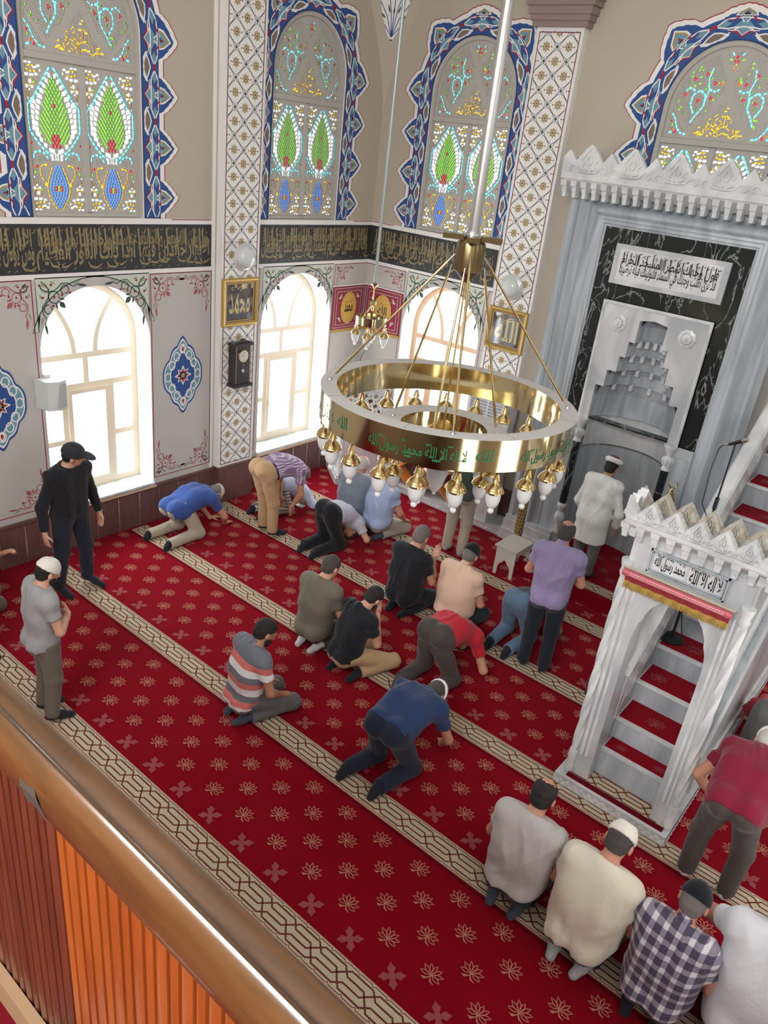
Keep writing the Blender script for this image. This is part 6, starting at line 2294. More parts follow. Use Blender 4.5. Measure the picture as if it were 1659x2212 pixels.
class Field:
    """smooth union of tapered limbs on a voxel grid, turned into a quad surface"""

    def __init__(s, h):
        s.h = h; s.pr = []

    def cap(s, a, b, ra, rb=None, flat=False, flat0=False, k=0.02, sq=None):
        s.pr.append(('c', np.array(a, float), np.array(b, float), ra, ra if rb is None else rb, flat, flat0, k, sq)); return s

    def ell(s, c, r, axes=None, k=0.02, sub=False):
        s.pr.append(('e', np.array(c, float), np.array(r, float), np.eye(3) if axes is None else np.array(axes, float), k, sub)); return s

    def cut(s, p, n):
        """keep the side of plane (p, n) that n points away from"""
        s.pr.append(('p', np.array(p, float), np.array(n, float))); return s

    def grid(s):
        lo = np.full(3, 1e9); hi = -lo
        for q in s.pr:
            if q[0] == 'c':
                r = max(q[3], q[4]); lo = np.minimum(lo, np.minimum(q[1], q[2]) - r); hi = np.maximum(hi, np.maximum(q[1], q[2]) + r)
            elif q[0] == 'e' and not q[5]:
                r = q[2].max(); lo = np.minimum(lo, q[1] - r); hi = np.maximum(hi, q[1] + r)
        lo -= 3 * s.h; hi += 3 * s.h
        n = np.ceil((hi - lo) / s.h).astype(int) + 1
        return lo, n

    def evaluate(s):
        lo, n = s.grid()
        D = np.full(n, 0.25, dtype=np.float32)
        ax = [lo[i] + s.h * np.arange(n[i]) for i in range(3)]
        for q in s.pr:
            if q[0] == 'p':
                d = ((ax[0][:, None, None] - q[1][0]) * q[2][0] + (ax[1][None, :, None] - q[1][1]) * q[2][1] + (ax[2][None, None, :] - q[1][2]) * q[2][2]).astype(np.float32)
                D = np.maximum(D, d); continue
            if q[0] == 'c':
                r = max(q[3], q[4]) + q[7] + 2.5 * s.h
                a, b = np.minimum(q[1], q[2]) - r, np.maximum(q[1], q[2]) + r
            else:
                r = q[2].max() + q[4] + 2.5 * s.h
                a, b = q[1] - r, q[1] + r
            i0 = np.clip(np.floor((a - lo) / s.h).astype(int), 0, n); i1 = np.clip(np.ceil((b - lo) / s.h).astype(int) + 1, 0, n)
            if (i1 <= i0).any(): continue
            sl = tuple(slice(i0[i], i1[i]) for i in range(3))
            X = (ax[0][sl[0]][:, None, None]).astype(np.float32); Y = (ax[1][sl[1]][None, :, None]).astype(np.float32); Z = (ax[2][sl[2]][None, None, :]).astype(np.float32)
            if q[0] == 'c':
                _, A, B, ra, rb, flat, flat0, k, sq = q
                ab = B - A; L2 = max(1e-9, float(ab @ ab))
                px, py, pz = X - A[0], Y - A[1], Z - A[2]
                t = (px * ab[0] + py * ab[1] + pz * ab[2]) / L2
                tc = np.clip(t, 0, 1)
                dx, dy, dz = px - tc * ab[0], py - tc * ab[1], pz - tc * ab[2]
                if sq is not None:
                    u, f = sq
                    e = dx * u[0] + dy * u[1] + dz * u[2]
                    dx, dy, dz = dx + (f - 1) * e * u[0], dy + (f - 1) * e * u[1], dz + (f - 1) * e * u[2]
                d = np.sqrt(dx * dx + dy * dy + dz * dz) - (ra + (rb - ra) * tc)
                if flat:
                    d = np.maximum(d, (t - 1) * math.sqrt(L2))
                if flat0:
                    d = np.maximum(d, -t * math.sqrt(L2))
            else:
                _, c, rad, axs, k, sub = q
                px, py, pz = X - c[0], Y - c[1], Z - c[2]
                k0 = 0; k1 = 0
                for i in range(3):
                    e = px * axs[i][0] + py * axs[i][1] + pz * axs[i][2]
                    k0 = k0 + (e / rad[i]) ** 2; k1 = k1 + (e / rad[i] ** 2) ** 2
                k0 = np.sqrt(k0); k1 = np.sqrt(k1) + 1e-9
                d = k0 * (k0 - 1) / k1
                if sub:
                    D[sl] = np.maximum(D[sl], -d); continue
            d = d.astype(np.float32)
            g = D[sl]
            hh = np.maximum(k - np.abs(g - d), 0) / k
            D[sl] = np.minimum(g, d) - hh * hh * k * 0.25
        s.lo, s.n, s.ax = lo, n, ax
        return D

    def mesh(s, disp=None):
        D = s.evaluate()
        if disp is not None:
            D = D + disp(s.ax[0][:, None, None], s.ax[1][None, :, None], s.ax[2][None, None, :]).astype(np.float32)
        return surface_nets(D, s.lo, s.h)


def surface_nets(D, lo, h):
    n = np.array(D.shape)
    S = D < 0
    c = [S[i:n[0] - 1 + i, j:n[1] - 1 + j, k:n[2] - 1 + k] for i in (0, 1) for j in (0, 1) for k in (0, 1)]
    cnt = sum(x.astype(np.int8) for x in c)
    act = (cnt > 0) & (cnt < 8)
    idx = np.full(act.shape, -1, dtype=np.int64)
    cells = np.argwhere(act)
    idx[act] = np.arange(len(cells))
    acc = np.zeros((len(cells), 3)); num = np.zeros(len(cells))
    corners = [(i, j, k) for i in (0, 1) for j in (0, 1) for k in (0, 1)]
    vals = {cc: D[cells[:, 0] + cc[0], cells[:, 1] + cc[1], cells[:, 2] + cc[2]] for cc in corners}
    for a in corners:
        for axis in range(3):
            if a[axis] == 1: continue
            b = list(a); b[axis] = 1; b = tuple(b)
            va, vb = vals[a], vals[b]
            m = (va < 0) != (vb < 0)
            t = np.where(m, va / np.where(m, va - vb, 1), 0)
            p = np.array(a, float)[None, :].repeat(len(cells), 0); p[:, axis] += t
            acc += p * m[:, None]; num += m
    verts = lo + h * (cells + acc / num[:, None])
    faces = []
    for axis in range(3):
        u, v = [(1, 2), (2, 0), (0, 1)][axis]
        a = np.moveaxis(S, axis, 0)
        sa = S.take(range(0, n[axis] - 1), axis); sb = S.take(range(1, n[axis]), axis)
        e = np.argwhere(sa != sb)
        e = e[(e[:, u] > 0) & (e[:, v] > 0) & (e[:, u] < n[u] - 1) & (e[:, v] < n[v] - 1)]
        def cid(du, dv):
            q = e.copy(); q[:, u] -= du; q[:, v] -= dv
            return idx[q[:, 0], q[:, 1], q[:, 2]]
        f = np.stack([cid(1, 1), cid(0, 1), cid(0, 0), cid(1, 0)], 1)
        inside_ = sa[e[:, 0], e[:, 1], e[:, 2]]
        f[~inside_] = f[~inside_][:, ::-1]
        faces.append(f)
    faces = np.concatenate(faces)
    faces = faces[(faces >= 0).all(1)]
    return verts, faces


def np_obj(name, verts, faces, mats, parent=None, midx=None):
    me = bpy.data.meshes.new(name)
    me.vertices.add(len(verts)); me.vertices.foreach_set('co', np.asarray(verts, np.float32).ravel())
    me.loops.add(len(faces) * 4); me.loops.foreach_set('vertex_index', faces.astype(np.int32).ravel())
    me.polygons.add(len(faces)); me.polygons.foreach_set('loop_start', np.arange(0, len(faces) * 4, 4, dtype=np.int32))
    for m in mats: me.materials.append(m)
    if midx is not None: me.polygons.foreach_set('material_index', midx.astype(np.int32))
    me.update(calc_edges=True)
    me.shade_smooth()
    o = bpy.data.objects.new(name, me)
    COL.objects.link(o)
    if parent: o.parent = parent
    return o


def unit(v):
    v = np.asarray(v, float); return v / (np.linalg.norm(v) + 1e-12)


def rot_y(a):
    """lean forward (towards +x) by a"""
    c, s = math.cos(a), math.sin(a)
    return np.array([[c, 0, s], [0, 1, 0], [-s, 0, c]])


# --------------------------------------------------------------- poses (x forward, y to the left, z up, metres)
def pose(kind, lean=0.0, **ov):
    J = {}
    if kind == 'sit':
        P = V(-0.06, 0, 0.25)
        J.update(HL=P + V(0.02, 0.095, -0.01), KL=V(0.36, 0.15, 0.085), AL=V(-0.06, 0.115, 0.065), TL=V(-0.20, 0.085, 0.025))
        J['WL'] = V(0.24, 0.14, 0.215); J['EL'] = V(0.04, 0.275, 0.40); J['fL'] = V(0.9, -0.1, -0.35); J['lean'] = 0.14
    elif kind == 'stand':
        P = V(0.0, 0, 0.93)
        J.update(HL=P + V(0, 0.095, -0.03), KL=V(0.02, 0.105, 0.50), AL=V(-0.03, 0.11, 0.085), TL=V(0.15, 0.13, 0.03))
        J['WL'] = V(0.06, 0.25, 0.80); J['EL'] = V(-0.03, 0.245, 1.07); J['fL'] = V(0.15, 0, -1); J['lean'] = 0.02
    elif kind == 'bow':
        P = V(-0.13, 0, 0.92)
        J.update(HL=P + V(0, 0.095, -0.03), KL=V(-0.03, 0.105, 0.50), AL=V(-0.03, 0.11, 0.085), TL=V(0.15, 0.13, 0.03))
        J['WL'] = V(0.24, 0.16, 0.50); J['EL'] = V(0.26, 0.24, 0.72); J['fL'] = V(0.2, -0.1, -0.9); J['lean'] = 1.25
    elif kind == 'sujud':
        P = V(-0.10, 0, 0.45)
        J.update(HL=P + V(0.02, 0.09, -0.02), KL=V(0.05, 0.14, 0.075), AL=V(-0.36, 0.11, 0.075), TL=V(-0.44, 0.11, 0.015))
        J['WL'] = V(0.50, 0.21, 0.03); J['EL'] = V(0.34, 0.34, 0.13); J['fL'] = V(1, -0.2, -0.05); J['lean'] = 2.02
    elif kind == 'hands':
        P = V(-0.10, 0, 0.48)
        J.update(HL=P + V(0.02, 0.09, -0.02), KL=V(0.05, 0.13, 0.075), AL=V(-0.36, 0.11, 0.075), TL=V(-0.44, 0.11, 0.015))
        J['WL'] = V(0.50, 0.20, 0.04); J['EL'] = V(0.42, 0.28, 0.27); J['fL'] = V(1, -0.1, -0.1); J['lean'] = 1.45
    J['P'] = P
    for k in ('H', 'K', 'A', 'T', 'W', 'E', 'f'):
        J[k + 'R'] = J[k + 'L'] * V(1, -1, 1)
    J['lean'] += lean
    J['hp'] = {'sit': 0.28, 'stand': 0.2, 'bow': 0.0, 'sujud': 0.75, 'hands': -0.25}[kind]   # extra head pitch
    J['hy'] = 0.0; J['bend'] = {'sit': 0.25, 'sujud': 0.5, 'bow': 0.35, 'hands': 0.4}.get(kind, 0.1)
    J['tl'] = 0.50; J['sw'] = 0.185; J['roll'] = 0.0; J['yaw'] = 0.0
    for k, v in ov.items():
        J[k] = V(*v) if isinstance(v, tuple) else v
    # spine
    a0 = J['lean'] - J['bend'] * 0.5; a1 = J['lean'] + J['bend'] * 0.5
    d0 = rot_y(a0) @ V(0, 0, 1); d1 = rot_y(a1) @ V(0, 0, 1)
    J['M'] = J['P'] + d0 * J['tl'] * 0.48
    J['N'] = J['M'] + d1 * J['tl'] * 0.52
    J['up'] = d1; J['fw'] = rot_y(a1) @ V(1, 0, 0); J['up0'] = d0; J['fw0'] = rot_y(a0) @ V(1, 0, 0)
    cy_, sy_ = math.cos(J['yaw']), math.sin(J['yaw'])
    lft = unit(V(0, 1, 0) + J['fw'] * -sy_ + J['up'] * J['roll'])
    J['lf'] = lft
    J['SL'] = J['N'] - d1 * 0.055 + lft * J['sw']; J['SR'] = J['N'] - d1 * 0.055 - lft * J['sw']
    for sd in 'LR':
        if 'S' + sd in ov: J['S' + sd] = V(*ov['S' + sd])
    ha = a1 + J['hp']
    hu = rot_y(ha) @ V(0, 0, 1); hf = rot_y(ha) @ V(1, 0, 0)
    hl = V(0, 1, 0)
    c, s = math.cos(J['hy']), math.sin(J['hy'])
    hf, hl = hf * c + hl * s, hl * c - hf * s
    J['hu'], J['hf'], J['hl'] = hu, hf, hl
    J['H'] = J['N'] + unit(d1 * 0.6 + hu * 0.4) * 0.065 + hu * 0.108 + hf * 0.025
    return J


def hand_prims(F, W, f, palm_n, s=1.0, curl=0.5):
    """palm, four fingers of different length and a thumb; palm_n is the direction the palm faces"""
    f = unit(f); n = unit(palm_n - f * (palm_n @ f)); side = np.cross(n, f)
    F.cap(W - f * 0.01, W + f * 0.035, 0.026 * s, 0.030 * s, sq=(n, 1.5), k=0.015)
    c = W + f * 0.055 * s
    F.ell(c, (0.048 * s, 0.040 * s, 0.018 * s), (f, side, n), k=0.012)
    for i, (o, l) in enumerate(((0.030, 0.062), (0.010, 0.074), (-0.010, 0.070), (-0.029, 0.054))):
        b = c + f * 0.034 * s + side * o * s
        d0 = unit(f + side * o * 1.6 + n * curl * 0.35); d1 = unit(f + n * curl * 1.0); d2 = unit(f * (1 - curl * 0.4) + n * curl * 1.6)
        m = b + d0 * l * 0.45 * s; e = m + d1 * l * 0.30 * s; t = e + d2 * l * 0.25 * s
        F.cap(b, m, 0.0100 * s, 0.0094 * s, k=0.006); F.cap(m, e, 0.0094 * s, 0.0086 * s, k=0.004); F.cap(e, t, 0.0086 * s, 0.0074 * s, k=0.004)
    b = c - f * 0.02 * s + side * 0.034 * s + n * 0.006
    m = b + unit(side * 0.8 + f * 0.7 + n * 0.3) * 0.034 * s; t = m + unit(f * 1.0 + side * 0.2 + n * 0.35) * 0.030 * s
    F.cap(b, m, 0.0125 * s, 0.0105 * s, k=0.010); F.cap(m, t, 0.0105 * s, 0.0085 * s, k=0.005)


SKIN = [mat('skin_light', srgb(206, 156, 130), 0.55), mat('skin_tan', srgb(184, 132, 104), 0.55), mat('skin_ruddy', srgb(198, 140, 116), 0.55)]
EYE = mat('eye_dark', srgb(40, 30, 28), 0.3)
LIP = mat('lip_rose', srgb(164, 96, 88), 0.5)
HAIRM = {'black': mat('hair_black', srgb(30, 26, 25), 0.7, bump=0.5, bscale=160), 'brown': mat('hair_brown', srgb(58, 46, 40), 0.7, bump=0.5, bscale=160), 'grey': mat('hair_grey', srgb(120, 114, 110), 0.75, bump=0.5, bscale=160), 'dark_grey': mat('hair_dark_grey', srgb(72, 68, 66), 0.75, bump=0.5, bscale=160), 'white': mat('hair_white', srgb(200, 196, 190), 0.75, bump=0.5, bscale=160)}


def cloth(name, rgb, rough=0.85, kind=None):
    if name in MATS: return MATS[name]
    m = mat(name, srgb(*rgb), rough, bump=0.22, bscale=22, spec=0.2, sheen=0.15)
    return m


def pattern_cloth(name, base, fn):
    """cloth with a woven pattern: fn(nt, coord socket) returns a colour socket"""
    m = cloth(name, base)
    nt = m.node_tree
    tc = nt.nodes.new('ShaderNodeTexCoord')
    sep = nt.nodes.new('ShaderNodeSeparateXYZ')
    nt.links.new(tc.outputs['Object'], sep.inputs[0])
    nt.links.new(fn(nt, sep), nt.nodes['Principled BSDF'].inputs['Base Color'])
    return m


def math_node(nt, op, a, b=None, c=None):
    n = nt.nodes.new('ShaderNodeMath'); n.operation = op
    for i, x in enumerate((a, b, c)):
        if x is None: continue
        if isinstance(x, (int, float)): n.inputs[i].default_value = x
        else: nt.links.new(x, n.inputs[i])
    return n.outputs[0]


def mixc(nt, f, a, b):
    n = nt.nodes.new('ShaderNodeMix'); n.data_type = 'RGBA'
    if isinstance(f, float): n.inputs[0].default_value = f
    else: nt.links.new(f, n.inputs[0])
    for i, x in ((6, a), (7, b)):
        if isinstance(x, tuple): n.inputs[i].default_value = (*x, 1)
        else: nt.links.new(x, n.inputs[i])
    return n.outputs[2]


def checks(c_dark, c_mid, c_light, p, line=0.5, lean=0.0):
    def fn(nt, sep):
        u = sep.outputs[1]
        v = math_node(nt, 'ADD', math_node(nt, 'MULTIPLY', sep.outputs[2], math.cos(lean)), math_node(nt, 'MULTIPLY', sep.outputs[0], math.sin(lean)))
        st = []
        for w in (u, v):
            st.append(math_node(nt, 'GREATER_THAN', math_node(nt, 'FRACT', math_node(nt, 'DIVIDE', w, p)), line))
        s = math_node(nt, 'ADD', st[0], st[1])
        one = math_node(nt, 'GREATER_THAN', s, 0.5); two = math_node(nt, 'GREATER_THAN', s, 1.5)
        return mixc(nt, two, mixc(nt, one, c_dark, c_mid), c_light)
    return fn


def bands(cols, z0, step):
    """horizontal bands from z0 upwards"""
    def fn(nt, sep):
        cr = nt.nodes.new('ShaderNodeValToRGB')
        cr.color_ramp.interpolation = 'CONSTANT'
        e = cr.color_ramp.elements
        n = len(cols)
        e[0].position = 0; e[0].color = (*cols[0], 1)
        e[1].position = 1.0 / n; e[1].color = (*cols[1], 1)
        for i in range(2, n):
            k = e.new(i / n); k.color = (*cols[i], 1)
        zz = math_node(nt, 'DIVIDE', math_node(nt, 'SUBTRACT', math_node(nt, 'ADD', sep.outputs[2], math_node(nt, 'MULTIPLY', sep.outputs[0], 0.16)), z0), step * n)
        nt.links.new(zz, cr.inputs['Fac'])
        return cr.outputs['Color']
    return fn


def folds(seed, amp, up, lf=(0, 1, 0)):
    """soft creases running mostly along the hang of the cloth"""
    r = random.Random(seed)
    ks = []
    up = np.asarray(up, float); lf = np.asarray(lf, float); fw = np.cross(lf, up)
    for i in range(6):
        t = r.uniform(-0.9, 0.9)
        d = unit(lf * math.cos(t) + fw * r.uniform(-0.5, 0.5) + up * math.sin(t) * (0.9 if i < 3 else 0.35))
        ks.append((d * r.uniform(30, 62), r.uniform(0, 6.28), r.uniform(0.5, 1.0)))
    def f(x, y, z):
        o = 0
        wob = np.sin(7 * x + 6 * y - 9 * z + seed) + 0.5 * np.sin(15 * y + 11 * z + 2 * seed)
        env = 0.55 + 0.45 * np.sin(5 * x + 8 * y + 6 * z + seed * 1.7)
        for k, p, a in ks:
            s = np.sin(k[0] * x + k[1] * y + k[2] * z + p + wob * 1.1)
            o = o + a * (np.maximum(s, 0) ** 3 - 0.25)
        return -o * env * amp
    return f


def person(px, py, phi, J, label, s=1.0, skin=0, shirt=None, trousers=None, hair=None, cap=None, sock=None, sleeve=0.55, belly=0.0, beard=None, bald=None, hem=0.02, coat=None, collar=False, z=0.0, h=0.0115, extra=None, fat=1.0, belt=None, group=None, see_hands=True):
    lf, up, fw, up0, fw0 = J['lf'], J['up'], J['fw'], J['up0'], J['fw0']
    P, M, N = J['P'], J['M'], J['N']
    L0 = V(0, 1, 0)

    def torso(F, e, belly_=0.0, k=0.05, top=True):
        w = fat
        F.cap(J['SL'] - up * 0.0, J['SR'], 0.058 + e, k=k)
        for sg in (-1, 1):
            F.cap(N - up * 0.085 + lf * sg * 0.095 * w, M + up0 * 0.02 + L0 * sg * 0.075 * w - fw0 * 0.005, 0.093 + e, 0.098 + e, k=k)
            F.cap(M + L0 * sg * 0.072 * w + fw0 * belly_ * 0.4, P + up0 * 0.05 + L0 * sg * 0.075 * w + fw0 * belly_ * 0.3, 0.100 + e + belly_ * 0.35, 0.102 + e + belly_ * 0.25, k=k)
            F.ell(P - fw0 * 0.055 + L0 * sg * 0.068 * w - up0 * 0.03, (0.105 + e, 0.092 + e, 0.105 + e), (fw0, L0, up0), k=k)
        F.cap(N - up * 0.05, N + up * 0.005, 0.066 + e * 0.9, 0.052 + e * 0.5, k=k)
        for sd in 'LR':
            F.cap(N + up * 0.005 - fw * 0.012, J['S' + sd] + up * 0.012, 0.052 + e * 0.9, 0.046 + e, k=k)

    def legs(F, e, k=0.03, flare=0.0):
        for sd in 'LR':
            H, K, A = J['H' + sd], J['K' + sd], J['A' + sd]
            F.cap(H, K, 0.086 + e, 0.058 + e + flare * 0.4, k=k)
            c = K + (A - K) * 0.3 + unit(np.cross(np.cross(A - K, K - H), A - K)) * 0.0
            F.cap(K, A, 0.056 + e + flare * 0.4, 0.038 + e + flare, flat=(flare > 0 or e > 0), k=k)

    # ---- body
    F = Field(0.0085 if see_hands else 0.0105)
    torso(F, 0.0)
    legs(F, 0.0)
    for sd in 'LR':
        S, E, W, f = J['S' + sd], J['E' + sd], J['W' + sd], J['f' + sd]
        F.cap(S, E, 0.050, 0.041, k=0.03); F.cap(E, W, 0.041, 0.026, k=0.018)
        F.cap(E + (W - E) * 0.12, E + (W - E) * 0.45, 0.040, 0.036, k=0.02)
        pn = J.get('pn' + sd, V(0, 0, -1) if abs(unit(f)[2]) < 0.8 else (V(0, -1, 0) if sd == 'L' else V(0, 1, 0)))
        if sd == 'R':      # mirrored thumb: build with a flipped side by mirroring normals
            hand_prims_m(F, W, f, pn, curl=J.get('curl', 0.4))
        else:
            hand_prims(F, W, f, pn, curl=J.get('curl', 0.4))
        A, T = J['A' + sd], J['T' + sd]
        F.cap(A, A + (T - A) * 0.5, 0.036, 0.033, k=0.02); F.cap(A + (T - A) * 0.5, T, 0.033, 0.024, k=0.02)
        F.cap(A, A - unit(T - A) * 0.035 + V(0, 0, -0.015), 0.032, 0.028, k=0.02)
    hu, hf, hl, H = J['hu'], J['hf'], J['hl'], J['H']
    F.cap(N - up * 0.03, H - hu * 0.06 - hf * 0.015, 0.056, 0.054, k=0.03)
    F.ell(H + hu * 0.025 - hf * 0.012, (0.098, 0.077, 0.095), (hf, hl, hu), k=0.02)
    F.ell(H - hu * 0.045 + hf * 0.030, (0.068, 0.058, 0.078), (hf, hl, hu), k=0.03)
    F.ell(H - hu * 0.098 + hf * 0.068, (0.022, 0.026, 0.018), (hf, hl, hu), k=0.02)
    F.cap(H + hu * 0.018 + hf * 0.088, H - hu * 0.028 + hf * 0.110, 0.009, 0.015, k=0.012)
    F.cap(H + hu * 0.030 + hf * 0.084 - hl * 0.035, H + hu * 0.030 + hf * 0.084 + hl * 0.035, 0.010, k=0.012)
    for sg in (-1, 1):
        F.ell(H + hl * sg * 0.083 - hu * 0.012 - hf * 0.008, (0.021, 0.010, 0.033), (unit(hf + hl * sg * 0.3), unit(hl * sg - hf * 0.3), hu), k=0.006)
        F.ell(H + hl * sg * 0.031 + hf * 0.090 + hu * 0.010, (0.010, 0.015, 0.009), (hf, hl, hu), sub=False, k=0.004)
    v, f_ = F.mesh()
    fc = v[f_].mean(1)
    mi = np.zeros(len(f_), int)
    for sg in (-1, 1):
        e = H + hl * sg * 0.031 + hf * 0.099 + hu * 0.010
        mi[np.linalg.norm((fc - e), axis=1) < 0.009] = 1
    e = H + hf * 0.092 - hu * 0.058
    q = fc - e
    mi[(np.abs(q @ hl) < 0.024) & (np.abs(q @ hu) < 0.007) & (np.abs(q @ hf) < 0.03)] = 2
    body = np_obj('person', v * s, f_, [SKIN[skin], EYE, LIP], midx=mi)
    body.location = (px, py, z); body.rotation_euler = (0, 0, phi)
    tag(body, label, 'person', group)
    sd_ = int(abs(px * 131 + py * 17)) + 1
    # ---- trousers
    if trousers:
        F = Field(h)
        ee = 0.014
        for sg in (-1, 1):
            F.cap(M + L0 * sg * 0.07 * fat - up0 * 0.10, P + up0 * 0.03 + L0 * sg * 0.072 * fat, 0.104 + ee, 0.106 + ee, k=0.05)
            F.ell(P - fw0 * 0.055 + L0 * sg * 0.068 * fat - up0 * 0.03, (0.106 + ee, 0.094 + ee, 0.106 + ee), (fw0, L0, up0), k=0.05)
        F.cut(P + up0 * (0.14 if (not shirt or hem < 0 or coat) else 0.05 - hem), up0)
        F2 = Field(h)
        F.pr += []
        legs(F, 0.017, 0.035, 0.012)
        v, f_ = F.mesh(folds(sd_, 0.004, (0, 0, 1)))
        tr = np_obj('trousers', v * s, f_, [trousers], body)
        if belt:
            F = Field(h)
            for sg in (-1, 1):
                F.cap(P + up0 * 0.115 + L0 * sg * 0.07 * fat, P + up0 * 0.075 + L0 * sg * 0.07 * fat, 0.128, 0.128, flat=True, flat0=True, k=0.05)
            v, f_ = F.mesh()
            np_obj('belt', v * s, f_, [belt], tr)
    # ---- shirt or robe
    if shirt:
        F = Field(h)
        ee = 0.024
        torso(F, ee, belly)
        if coat:            # long robe hanging to the calves
            for sg in (-1, 1):
                F.cap(P + L0 * sg * 0.07 + up0 * 0.05, J['KL' if sg > 0 else 'KR'] * V(1, 0.75, 1) + V(-0.02, 0, coat), 0.135, 0.150, flat=True, k=0.09)
            F.cap(P, (J['KL'] + J['KR']) / 2 + V(-0.02, 0, coat), 0.135, 0.155, flat=True, k=0.08)
            F.cut((J['KL'] + J['KR']) / 2 + V(0, 0, coat), V(0, 0, -1))
        else:
            F.cut(P - up0 * hem, -up0)
            F.ell((M + N) / 2 - fw * 0.012 - up * 0.03, (0.112, 0.172 * fat, 0.20), (fw, lf, up), k=0.05)
            F.ell((M + P) / 2 + up0 * 0.03 - fw0 * 0.01, (0.116 + belly * 0.3, 0.165 * fat, 0.17), (fw0, L0, up0), k=0.05)
        F.cut(N + up * 0.052 - fw * 0.01, unit(up + fw * 0.30))
        for sd in 'LR':
            S, E, W = J['S' + sd], J['E' + sd], J['W' + sd]
            if sleeve <= 1.0:
                F.cap(S, S + (E - S) * sleeve, 0.066, 0.066, flat=True, k=0.035)
            else:
                F.cap(S, E, 0.066, 0.058, k=0.035)
                q = E + (W - E) * (sleeve - 1.0)
                F.cap(E, q, 0.058, 0.046 if not coat else 0.068, flat=True, k=0.03)
        v, f_ = F.mesh(folds(sd_ + 5, 0.0062, up0, lf))
        sh = np_obj('robe' if coat else 'shirt', v * s, f_, [shirt], body)
        if collar:
            F = Field(0.0075)
            F.cap(N - up * 0.012 - fw * 0.004, N + up * 0.030 - fw * 0.002, 0.072, 0.066, flat=True, flat0=True, k=0.005)
            F.cap(N - up * 0.02, N + up * 0.05, 0.060, 0.055, k=0.005)
            v, f_ = F.mesh()
            np_obj('collar', v * s, f_, [collar if not isinstance(collar, bool) else shirt], sh)
    # ---- hair, beard, cap
    if hair:
        F = Field(0.0075)
        g = 0.006 if cap else 0.010
        F.ell(H + hu * 0.025 - hf * 0.012, (0.098 + g, 0.077 + g, 0.095 + g), (hf, hl, hu), k=0.01)
        F.ell(H - hu * 0.035 - hf * 0.045, (0.050 + g, 0.060 + g, 0.060 + g * 0.6), (hf, hl, hu), k=0.03)
        F.cut(H + hf * 0.040 + hu * 0.035, unit(hf * 1.0 - hu * 0.75))
        F.cut(H - hu * 0.075 - hf * 0.03, unit(-hu + hf * 0.15))
        for sg in (-1, 1):
            F.ell(H + hl * sg * 0.088 - hu * 0.018 + hf * 0.012, (0.036, 0.022, 0.040), (hf, hl, hu), sub=True)
        if cap:
            F.cut(H + hu * 0.075, hu)
        if bald:
            F.ell(H + hu * 0.105 + hf * 0.005 - hf * bald, (0.098, 0.066, 0.078), (hf, hl, hu), sub=True)
        r_ = random.Random(sd_)
        v, f_ = F.mesh(lambda x, y, z_: 0.0016 * (np.sin(140 * x) * np.sin(150 * y + 2) + np.sin(130 * z_)))
        np_obj('hair', v * s, f_, [HAIRM[hair]], body)
    if beard:
        F = Field(0.0075)
        F.ell(H - hu * 0.055 + hf * 0.034, (0.074, 0.064, 0.072), (hf, hl, hu), k=0.02)
        F.ell(H - hu * 0.102 + hf * 0.068, (0.030, 0.034, 0.026), (hf, hl, hu), k=0.02)
        F.cut(H - hu * 0.030 + hf * 0.06, unit(hu + hf * 0.55))
        F.cut(H - hf * 0.02, -hf)
        F.ell(H + hf * 0.105 - hu * 0.055, (0.02, 0.03, 0.012), (hf, hl, hu), sub=True)
        v, f_ = F.mesh()
        np_obj('beard', v * s, f_, [HAIRM[beard]], body)
    if cap:
        cm, ckind = cap
        F = Field(0.008)
        if ckind == 'turban':
            F.cap(H + hu * 0.062 - hf * 0.012 , H + hu * 0.090 - hf * 0.012, 0.100, 0.112, flat=True, flat0=True, k=0.01)
            F.ell(H + hu * 0.105 - hf * 0.012, (0.118, 0.112, 0.036), (hf, hl, hu), k=0.03)
            F.ell(H + hu * 0.150 - hf * 0.012, (0.086, 0.082, 0.05), (hf, hl, hu), sub=True)
            v, f_ = F.mesh(); cp = np_obj('turban', v * s, f_, [cm], body)
            F = Field(0.008)
            F.ell(H + hu * 0.115 - hf * 0.012, (0.080, 0.076, 0.046), (hf, hl, hu), k=0.01)
            v, f_ = F.mesh(); np_obj('fez', v * s, f_, [cloth('fez_maroon', (92, 20, 32))], cp)
        elif ckind == 'baseball':
            F.ell(H + hu * 0.030 - hf * 0.010, (0.116, 0.095, 0.112), (hf, hl, hu), k=0.01)
            F.cut(H + hu * 0.018, -hu)
            v, f_ = F.mesh(); cp = np_obj('cap', v * s, f_, [cm], body)
            F = Field(0.007)
            F.ell(H + hu * 0.026 + hf * 0.135, (0.085, 0.066, 0.009), (unit(hf - hu * 0.2), hl, unit(hu + hf * 0.2)), k=0.005)
            v, f_ = F.mesh(); np_obj('visor', v * s, f_, [cm], cp)
        else:
            t = 0.112 if ckind == 'kufi' else 0.102
            F.ell(H + hu * 0.022 - hf * 0.014, (0.115, 0.095, 0.120), (hf, hl, hu), k=0.01)
            F.cut(H + hu * (0.028 if ckind == 'kufi' else 0.018) - hf * 0.02, unit(-hu + hf * (-0.22)))
            if ckind == 'kufi':
                F.cut(H + hu * 0.126, hu)
            v, f_ = F.mesh(lambda x, y, z_: 0.0012 * np.sin(260 * z_) + 0 * x + 0 * y)
            cp = np_obj('cap', v * s, f_, [cm], body)
